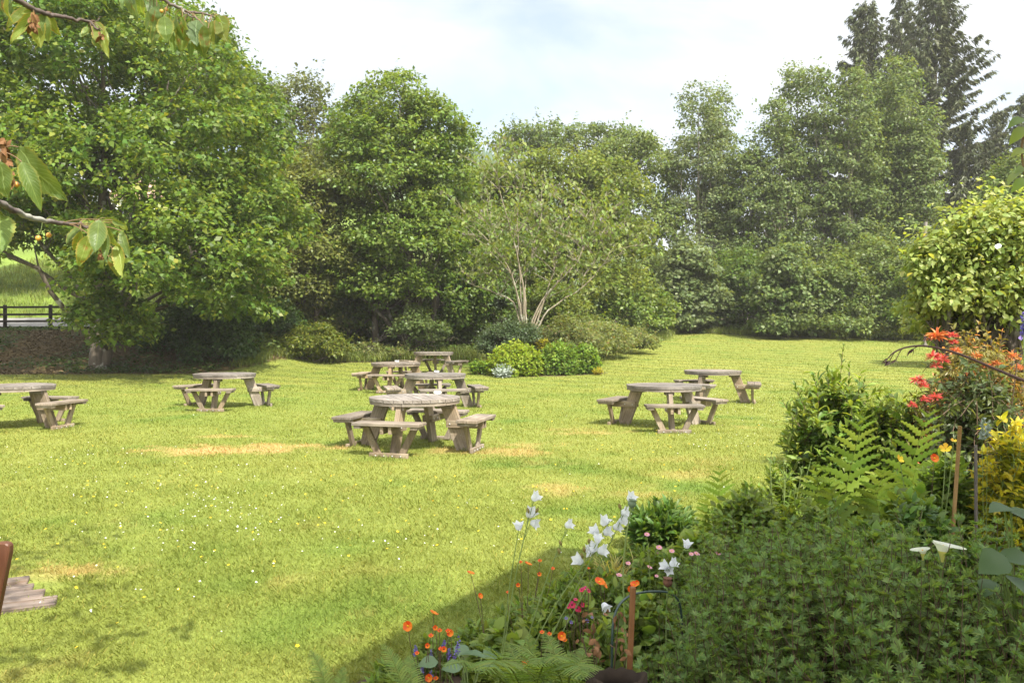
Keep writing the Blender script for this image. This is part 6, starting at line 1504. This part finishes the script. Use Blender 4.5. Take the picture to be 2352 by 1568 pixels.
# long dark arching stem from the right edge with a withered tip
C = np.array([P3(2420, 900, 3.0), P3(2352, 874, 3.0), P3(2280, 845, 3.0), P3(2200, 810, 3.0), P3(2130, 793, 3.0), P3(2085, 795, 3.0), P3(2052, 808, 3.0), P3(2040, 822, 3.0)]); tt = np.linspace(0, 7, 40)
C2 = np.stack([np.interp(tt, range(8), C[:, k]) for k in range(3)], 1)
for _ in range(6): C2[1:-1] = (C2[:-2] + 2 * C2[1:-1] + C2[2:]) / 4
foot = np.array([2.25, 3.1, .03]); g = Geo(); g.tube(np.vstack([bez(foot, [2.3, 3.05, 1.0], C2[0], 10)[:-1], C2]), np.linspace(.008, .002, 49), 6)
for a, bpt in ((30, (2058, 826)), (33, (2043, 830)), (24, (2098, 801)), (20, (2125, 772))): e = P3(*bpt, 3.0); g.tube(bez(C2[a], (C2[a] + e) / 2 + [0, 0, .006], e, 5), .0016, 4)
t = empty('arching_stem', foot, 'long dark purple stem arching in from the right edge', 'plant'); obj('stem', g.mesh('stem', M['stem_dark'], foot), t)
r = np.random.default_rng(483); tp = np.array([P3(2058, 826, 3.0), P3(2043, 830, 3.0), P3(2040, 822, 3.0), P3(2098, 801, 3.0), P3(2125, 770, 3.0)]); Pq = np.repeat(tp, 3, 0); obj('foliage', mesh_mixed('arching_foliage', leaves(Pq - foot, nrm(r.normal(0, .4, (15, 3)) + [-.5, 0, -.7]), rand_dir(15, r), r.uniform(.02, .035, 15), 1.0, 'lance'), M['stem_dark'], smoothf=False), t)
# ---------------------------------------------------------------- cherry tree that overhangs the camera from the left
def cherry_leaf(seed, fold=.25, curve=.25, wave=.05):
    """toothed cherry leaf, base at the origin, tip at y = 1, with UV for its veins"""
    r = np.random.default_rng(seed); n = 22; t = np.linspace(0, 1, n)
    wd = .30 * np.sin(PI * t ** .85) ** .8 * (1 - .25 * t); wd[-1] = 0; wd[0] = .01
    tooth = np.where(np.arange(n) % 2 == 0, .93, 1.04); we = wd * tooth
    z = -curve * t ** 2 + wave * np.sin(t * 9 + r.uniform(0, 6)) * .4
    V, UVs = [], []
    for i in range(n):
        for f in (-1, -.5, 0, .5, 1):
            x = f * (we[i] if abs(f) == 1 else wd[i]); V.append((x, t[i] + (.012 if abs(f) == 1 and i % 2 else 0), z[i] + fold * abs(x) + wave * .25 * math.sin(t[i] * 26 + abs(f) * 4))); UVs.append((f, t[i]))
    idx = np.arange(n * 5).reshape(n, 5); F = np.stack([idx[:-1, :-1], idx[:-1, 1:], idx[1:, 1:], idx[1:, :-1]], -1).reshape(-1, 4)
    return np.array(V), F, np.array(UVs)
def cherry_mat(name, c1, c2, edge):
    m, nt, out = new_mat(name); uv = N(nt, 'ShaderNodeUVMap'); sp = N(nt, 'ShaderNodeSeparateXYZ'); nt.links.new(uv.outputs[0], sp.inputs[0])
    ab = N(nt, 'ShaderNodeMath', operation='ABSOLUTE'); nt.links.new(sp.outputs[0], ab.inputs[0])
    q = N(nt, 'ShaderNodeMath', operation='MULTIPLY_ADD'); nt.links.new(ab.outputs[0], q.inputs[0]); q.inputs[1].default_value = -.28; nt.links.new(sp.outputs[1], q.inputs[2])
    k = N(nt, 'ShaderNodeMath', operation='MULTIPLY'); nt.links.new(q.outputs[0], k.inputs[0]); k.inputs[1].default_value = 11
    fr = N(nt, 'ShaderNodeMath', operation='PINGPONG'); nt.links.new(k.outputs[0], fr.inputs[0]); fr.inputs[1].default_value = .5
    vein = ramp(nt, fr.outputs[0], .0, .11, .55, 0); rib = ramp(nt, ab.outputs[0], .02, .09, .8, 0)
    mx = N(nt, 'ShaderNodeMath', operation='MAXIMUM'); nt.links.new(vein, mx.inputs[0]); nt.links.new(rib, mx.inputs[1])
    oi = N(nt, 'ShaderNodeObjectInfo'); base = mixc(nt, ramp(nt, noise(nt, 14, 4), .35, .65), c1, c2)
    base = mixc(nt, ramp(nt, noise(nt, 30, 3), .66, .74, 0, .8), base, (.22, .10, .03))
    e = N(nt, 'ShaderNodeMath', operation='MULTIPLY'); nt.links.new(ramp(nt, ab.outputs[0], .7, 1.0), e.inputs[0]); nt.links.new(ramp(nt, noise(nt, 9, 2), .45, .6), e.inputs[1])
    base = mixc(nt, e.outputs[0], base, edge)
    col = mixc(nt, mx.outputs[0], base, tuple(min(1, c * 1.5 + .03) for c in c2))
    hs = N(nt, 'ShaderNodeHueSaturation'); nt.links.new(col, hs.inputs['Color']); nt.links.new(ramp(nt, oi.outputs['Random'], 0, 1, .75, 1.25), hs.inputs['Value'])
    p = N(nt, 'ShaderNodeBsdfPrincipled'); nt.links.new(hs.outputs[0], p.inputs['Base Color']); p.inputs['Roughness'].default_value = .42; p.inputs['Specular IOR Level'].default_value = .4
    b = N(nt, 'ShaderNodeBump'); b.inputs['Strength'].default_value = .5; b.inputs['Distance'].default_value = .003; b.invert = True; nt.links.new(mx.outputs[0], b.inputs['Height']); nt.links.new(b.outputs[0], p.inputs['Normal'])
    t = N(nt, 'ShaderNodeBsdfTranslucent'); nt.links.new(mixc(nt, 1.0, hs.outputs[0], (1.7, 1.45, .6), 'MULTIPLY'), t.inputs['Color'])
    ms = N(nt, 'ShaderNodeMixShader'); ms.inputs[0].default_value = .42; nt.links.new(p.outputs[0], ms.inputs[1]); nt.links.new(t.outputs[0], ms.inputs[2]); nt.links.new(ms.outputs[0], out.inputs[0])
    return m
CH = [cherry_mat('cherry_leaf_green', (.10, .17, .04), (.15, .21, .055), (.30, .28, .06)), cherry_mat('cherry_leaf_yellowing', (.22, .25, .05), (.17, .23, .05), (.36, .26, .07)), cherry_mat('cherry_leaf_dull', (.09, .15, .055), (.12, .18, .07), (.16, .2, .06))]
def cherry_tree():
    r = np.random.default_rng(501); base = np.array([-3.4, .6, 0.0]); base[2] = h(-3.4, .6)
    t = empty('cherry_tree', base, 'cherry tree whose leafy twigs with small fruit hang in at the upper left', 'tree')
    g = Geo(); top = np.array([-3.1, 1.2, 4.6]); g.tube(bez(base - [0, 0, .1], [-3.5, .8, 2.2], top, 10), np.linspace(.16, .06, 10), 10)
    def limb(a, m, b, r0, r1, n=12):
        C = bez(a, m, b, n); C[1:-1] += r.normal(0, .008, (n - 2, 3)); g.tube(C, np.linspace(r0, r1, n), 7); return C
    fork = np.array([-3.42, .85, 2.1])
    # twigs that the photograph shows: (view polyline, distances)
    def twig(pv, r0, r1, start=None):
        C = np.array([P3(x, y, d) for x, y, d in pv]); k = len(C); tt = np.linspace(0, k - 1, k * 5); C = np.stack([np.interp(tt, range(k), C[:, j]) for j in range(3)], 1)
        for _ in range(2): C[1:-1] = (C[:-2] + 2 * C[1:-1] + C[2:]) / 4
        C[1:-1] += r.normal(0, .0018, (len(C) - 2, 3)); g.tube(C, np.linspace(r0, r1, len(C)), 7); return C
    A1 = twig([(-60, 430, 1.55), (0, 466, 1.62), (40, 488, 1.7), (90, 503, 1.8), (135, 511, 1.9), (168, 517, 1.97), (205, 520, 2.0)], .0075, .004)
    limb(fork, [-2.4, 1.3, 2.3], A1[0], .05, .008)
    A2 = twig([(-40, -40, 2.0), (30, -6, 2.05), (75, 22, 2.1), (110, 33, 2.15), (160, 43, 2.2), (205, 50, 2.25)], .0085, .004); limb(np.array([-3.3, 1.0, 3.2]), [-2.6, 1.6, 3.4], A2[0], .045, .009)
    A3 = twig([(300, -60, 2.3), (330, -20, 2.3), (385, 6, 2.32), (415, 22, 2.35), (450, 30, 2.4), (490, 38, 2.42)], .007, .0025); limb(np.array([-3.2, 1.1, 3.9]), [-2.0, 1.9, 4.1], A3[0], .04, .007)
    twig([(415, 22, 2.35), (432, 33, 2.34), (455, 45, 2.33)], .003, .0015)
    A4 = twig([(-50, 330, 1.5), (-10, 345, 1.52), (8, 355, 1.54), (16, 380, 1.55)], .006, .005); limb(np.array([-3.35, .9, 2.7]), [-2.4, 1.3, 2.7], A4[0], .04, .006)
    twig([(205, 50, 2.25), (222, 66, 2.24), (240, 78, 2.24)], .004, .0025); twig([(205, 50, 2.25), (222, 48, 2.25), (233, 40, 2.26)], .002, .001)
    # leaves seen in the photograph: base, tip, distance, width factor, kind
    LV = [ # left edge group
        (42, 338, 130, 462, 1.5, 1.05, 0), (50, 372, 92, 468, 1.53, .8, 0), (2, 372, 10, 455, 1.5, 1.5, 0), (-12, 380, 2, 440, 1.48, 1.1, 2), (0, 490, -2, 570, 1.6, 1.4, 0), (-5, 478, 26, 520, 1.62, .7, 1),
        # cluster at the end of the lower twig
        (190, 518, 148, 556, 1.98, 1.1, 0), (228, 505, 220, 582, 1.93, 1.15, 0), (200, 505, 178, 525, 1.97, 1.2, 1), (250, 522, 266, 578, 1.94, 1.15, 0), (205, 540, 180, 612, 1.95, 1.0, 1), (270, 560, 288, 640, 1.96, .75, 1), (262, 575, 266, 640, 1.99, 1.0, 0), (258, 505, 280, 518, 1.97, 1.1, 0), (275, 512, 294, 530, 1.98, 1.2, 1), (225, 560, 205, 600, 2.0, 1.2, 2), (240, 500, 262, 515, 2.02, 1.3, 1), (250, 590, 262, 606, 1.98, 1.3, 0),
        # upper left twig
        (60, 18, 12, 62, 2.1, .75, 1), (78, 28, 30, 104, 2.12, .62, 1), (88, 38, 85, 102, 2.14, 1.25, 1), (97, 32, 112, 92, 2.15, .9, 0), (105, 28, 135, 84, 2.16, 1.0, 1), (70, 24, 48, 34, 2.08, .7, 1), (15, -20, 10, 40, 2.02, 1.3, 2), (20, -5, 12, 52, 2.0, .7, 1),
        (222, 52, 228, 100, 2.23, 1.1, 1), (203, 62, 190, 88, 2.25, 1.2, 0), (236, 70, 243, 128, 2.24, .7, 1), (215, 85, 225, 112, 2.22, 1.2, 0), (232, 60, 250, 105, 2.27, .7, 0), (225, 55, 238, 75, 2.28, 1.2, 2),
        # upper middle twig
        (300, -25, 305, 48, 2.28, 1.5, 2), (322, -12, 318, 42, 2.3, 1.3, 0), (290, -30, 276, 20, 2.3, .8, 2), (340, 5, 375, 45, 2.33, 1.3, 2), (360, 15, 352, 62, 2.3, 1.3, 2), (372, 8, 388, 45, 2.36, 1.5, 2), (378, 38, 382, 95, 2.32, 1.5, 0), (390, 40, 358, 108, 2.34, 1.1, 0), (402, 35, 410, 92, 2.36, 1.1, 0), (420, 40, 426, 74, 2.34, 1.0, 0),
        (355, 55, 350, 100, 2.37, .8, 0), (425, 50, 416, 118, 2.38, 1.1, 0), (452, 45, 448, 96, 2.36, 1.5, 2), (450, 70, 460, 124, 2.37, .95, 0), (468, 58, 472, 128, 2.35, .9, 0), (470, 50, 480, 110, 2.4, .9, 0), (486, 48, 482, 100, 2.39, 1.2, 1), (498, 36, 512, 62, 2.38, 1.3, 0), (505, 38, 515, 90, 2.41, 1.25, 1), (495, 52, 498, 106, 2.42, 1.2, 0), (466, 36, 448, 52, 2.44, 1.3, 0), (440, 30, 470, 30, 2.45, .9, 0), (345, 20, 330, 80, 2.36, .9, 0), (410, 60, 424, 108, 2.4, 1.0, 0), (396, 62, 398, 116, 2.37, .7, 0), (436, 66, 440, 122, 2.4, .75, 2), (478, 66, 484, 118, 2.38, .75, 0), (460, 60, 456, 112, 2.42, .8, 1), (368, 50, 372, 104, 2.39, .7, 0), (508, 60, 516, 100, 2.42, .7, 0),
        (212, 522, 196, 582, 1.99, .75, 0), (242, 530, 244, 600, 1.95, .7, 0), (278, 530, 292, 590, 1.98, .7, 0), (186, 530, 168, 585, 2.0, .7, 1), (234, 560, 232, 620, 2.0, .65, 2)]
    LM = [cherry_leaf(i, f, c, w_) for i, (f, c, w_) in enumerate(((.25, .2, .05), (.5, .35, .04), (.15, .12, .07), (.35, -.1, .05)))]
    LMe = {}
    gp = Geo()
    for i, (x0, y0, x1, y1, d, wf, kd) in enumerate(LV):
        p0, p1 = P3(x0, y0, d + r.uniform(-.03, .03)), P3(x1, y1, d + r.uniform(-.03, .03)); A = p1 - p0; L = np.linalg.norm(A); A /= L
        Nn = np.array([r.normal(0, .45), -1, r.normal(.25, .3)]); q = i % 4
        V, F, uv = LM[q]; X = nrm(np.cross(A, Nn)); N2 = np.cross(X, A); W3 = V[:, :1] * X * L * wf * .86 + V[:, 1:2] * A * L + V[:, 2:] * N2 * L
        me = mesh_np('leaf', [(W3, F)], CH[kd], True, uvs=uv); obj('leaf', me, t, loc=p0 - base)
        # its stalk back to the nearest wood
        W_ = np.vstack([A1, A2, A3, A4]); kk = np.argmin(np.linalg.norm(W_ - p0 - np.array([0, 0, .03]), axis=1)); gp.tube(bez(W_[kk], (W_[kk] + p0) / 2 + [0, 0, .01], p0, 5), .0011, 4)
    obj('leaf_stalks', gp.mesh('leaf_stalks', M['stem_brown'], base), t)
    def cherry(vx, vy, d, px, sx, sy):
        p = P3(vx, vy, d); u = bpy.data.meshes.new('cherry'); b = bmesh.new(); bmesh.ops.create_uvsphere(b, u_segments=14, v_segments=10, radius=px * d / FV / 2); b.to_mesh(u); b.free(); u.materials.append(M['cherry_fruit'])
        for f in u.polygons: f.use_smooth = True
        c = obj('cherry', u, t, loc=p - base); q = P3(sx, sy, d); g2 = Geo(); g2.tube(bez(p + [0, 0, px * d / FV / 2.2], (p + q) / 2 + [.004, 0, 0], q, 6), .0008, 4); obj('stalk', g2.mesh('stalk', M['stem'], p), c)
    for a in ((88, 547, 1.85, 13, 97, 510), (112, 540, 1.88, 12, 122, 512), (38, 424, 1.55, 13, 8, 410), (371, 26, 2.3, 9, 380, 20), (382, 22, 2.33, 9, 372, 10), (456, 48, 2.4, 7, 462, 34), (461, 54, 2.4, 7, 468, 36), (472, 52, 2.4, 7, 478, 37), (461, 62, 2.38, 7, 470, 36), (220, 545, 1.93, 8, 215, 520)): cherry(*a)
    def withered(pts, d, n, s):
        Pp = np.array([P3(x + r.normal(0, s), y + r.normal(0, s * 1.3), d + r.normal(0, .01)) for x, y in pts for _ in range(n)]); m = len(Pp)
        obj('withered_cluster', mesh_mixed('withered_cluster', leaves(Pp - base, nrm(r.normal(0, .5, (m, 3)) + [0, 0, -.8]), rand_dir(m, r), r.uniform(.012, .026, m), 1.2, 'ovate'), M['brown_leaf'], smoothf=False), t)
    withered([(8, 330), (10, 345), (14, 372), (16, 390), (20, 410)], 1.53, 8, 4); withered([(75, 35), (72, 48), (70, 58)], 2.1, 9, 3); withered([(232, 78), (236, 84)], 2.22, 4, 2); withered([(238, 576), (240, 584)], 1.97, 4, 3)
    # the crown above and beside the frame: its dappled shade falls on the lawn at the lower left
    P = []
    def bunch(c, n, s): P.append(np.array(c) + r.normal(0, 1, (n, 3)) * np.array(s))
    ends = [(-3.0, 3.3, 4.2), (-1.75, 3.7, 4.1), (-2.1, 3.2, 4.3), (-1.65, 2.4, 4.1), (-.6, 1.9, 3.9), (-1.35, 1.5, 4.0), (-1.0, 2.6, 4.3), (-2.3, 2.2, 3.9), (-3.6, 1.0, 5.0), (-4.6, .8, 4.2), (-.9, .9, 3.7), (-2.0, .6, 4.4), (-2.4, 3.7, 4.0)]
    for e in ends:
        st = np.array([-3.3, 1.0, 2.6 + .35 * e[2] / 2]); C = limb(st, (st + np.array(e)) / 2 + [0, 0, .3], np.array(e), .035, .006)
        for k in range(6, 12):
            for _ in range(2): bunch(C[k] + r.normal(0, .18, 3) * [1, 1, .5], 8, (.09, .09, .07))
    P = np.vstack(P)
    # keep leaves out of the photograph's own window of sky
    ok = ~((P[:, 1] > .2) & (np.abs(P[:, 0]) < .64 * P[:, 1]) & (P[:, 2] - EYE < .415 * P[:, 1])); P = P[ok]; m = len(P)
    A = nrm(r.normal(0, .6, (m, 3)) + [0, 0, -.6]); obj('crown', mesh_mixed('cherry_crown', leaves(P - base, A, nrm(r.normal(0, .5, (m, 3)) + [0, 0, 1]), r.uniform(.07, .11, m), 1.3, 'ovate'), M['cherry'], smoothf=False), t)
    obj('trunk', g.mesh('cherry_trunk', M['bark_cherry'], base), t)
cherry_tree()

# leafy twig hanging in at the right edge, near the camera
d = 3.4; b = np.array([2.45, 3.5, .03]); t = empty('climbing_shrub', b, 'twig of pale green leaves hanging in at the right edge, high up', 'plant'); r = np.random.default_rng(511)
g = Geo(); tw = np.array([[2.45, 3.5, .03], [2.5, 3.5, 1.5], [2.4, 3.45, 2.5], P3(2385, 270, d), P3(2355, 300, d), P3(2345, 340, d), P3(2352, 400, d)]); tt = np.linspace(0, 6, 30); C = np.stack([np.interp(tt, range(7), tw[:, k]) for k in range(3)], 1)
for _ in range(3): C[1:-1] = (C[:-2] + 2 * C[1:-1] + C[2:]) / 4
g.tube(C, np.linspace(.012, .003, 30), 6); obj('stem', g.mesh('stem', M['stem_brown'], b), t)
sp = [(2352, 272, 2322, 284), (2352, 292, 2326, 322), (2356, 345, 2330, 350), (2350, 392, 2316, 412), (2356, 410, 2330, 432), (2352, 384, 2338, 392)]
p0 = np.array([P3(a, bb, d) for a, bb, _, _ in sp]); p1 = np.array([P3(c_, e, d - .05) for _, _, c_, e in sp]); A = p1 - p0
obj('foliage', mesh_mixed('twig_foliage', leaves(p0 - b, A, np.array([0, -.7, .7]) + r.normal(0, .3, A.shape), np.linalg.norm(A, axis=1) * 1.05, .8, 'ovate'), M['border'], smoothf=False), t)
o = None

# ---------------------------------------------------------------- chair at the left edge and boards in the lawn
def chair():
    o = Vector((-1.742, 2.62, 0)); t = empty('wooden_chair', o, 'brown stained garden chair cut off by the left edge', 'chair', rz=R(-86))
    def upright(x):
        bm = bmesh.new(); uvl = bm.loops.layers.uv.verify(); th = .032; z1 = 1.0
        prof = [(0.0, 0.0), (.05, 0.0), (.048, .55), (.062, z1 - .03), (.058, z1 - .008), (.045, z1), (.017, z1), (.004, z1 - .008), (0, z1 - .03), (-.006, .55)]
        vs = [[bm.verts.new((x + s * th / 2, y + .16 * max(0, z - .42) - .06 * max(0, .42 - z), z)) for y, z in prof] for s in (-1, 1)]
        fs = [bm.faces.new(vs[0]), bm.faces.new(list(reversed(vs[1])))] + [bm.faces.new((vs[0][i], vs[1][i], vs[1][(i + 1) % 10], vs[0][(i + 1) % 10])) for i in range(10)]
        bmesh.ops.recalc_face_normals(bm, faces=bm.faces[:])
        for f in bm.faces:
            for lp in f.loops: c = lp.vert.co; lp[uvl].uv = (c.z, c.y + c.x)
        return finish(bm, 'upright', M['chair_wood'], .004)
    for x in (0, .44): obj('upright', upright(x), t)
    for z in (.60, .78, .94): obj('back_slat', finish(board_bm((.017, .02 + .16 * (z - .42), z), (.423, .02 + .16 * (z - .42), z), (0, 0, .07), (0, .018, 0)), 'back_slat', M['chair_wood']), t)
    for k in range(5): obj('seat_slat', finish(board_bm((-.02, -.06 - k * .085, .44), (.46, -.06 - k * .085, .44), (0, .07, 0), (0, 0, .02)), 'seat_slat', M['chair_wood']), t)
    for x in (.03, .41):
        obj('leg', finish(board_bm((x, -.40, 0), (x, -.40, .43), (.035, 0, 0), (0, .04, 0)), 'leg', M['chair_wood']), t); obj('seat_rail', finish(board_bm((x, -.02, .405), (x, -.42, .405), (0, 0, .045), (.024, 0, 0)), 'seat_rail', M['chair_wood']), t)
chair()
def boards():
    c = Vector((-4.05, 4.9, 0)); t = empty('ground_boards', c, 'worn grey boards lying flush in the lawn at the lower left', 'boards', rz=R(25))
    for k in range(4):
        y = -.33 + k * .185; x1 = 1.25 - .08 * k + random.uniform(-.05, .05)
        obj('plank', finish(board_bm((-1.3, y, -.012 + random.uniform(-.004, .004)), (x1, y, -.012 + random.uniform(-.004, .006)), (0, .182, 0), (0, 0, .05)), 'plank', M['boards'], .006), t)
boards()
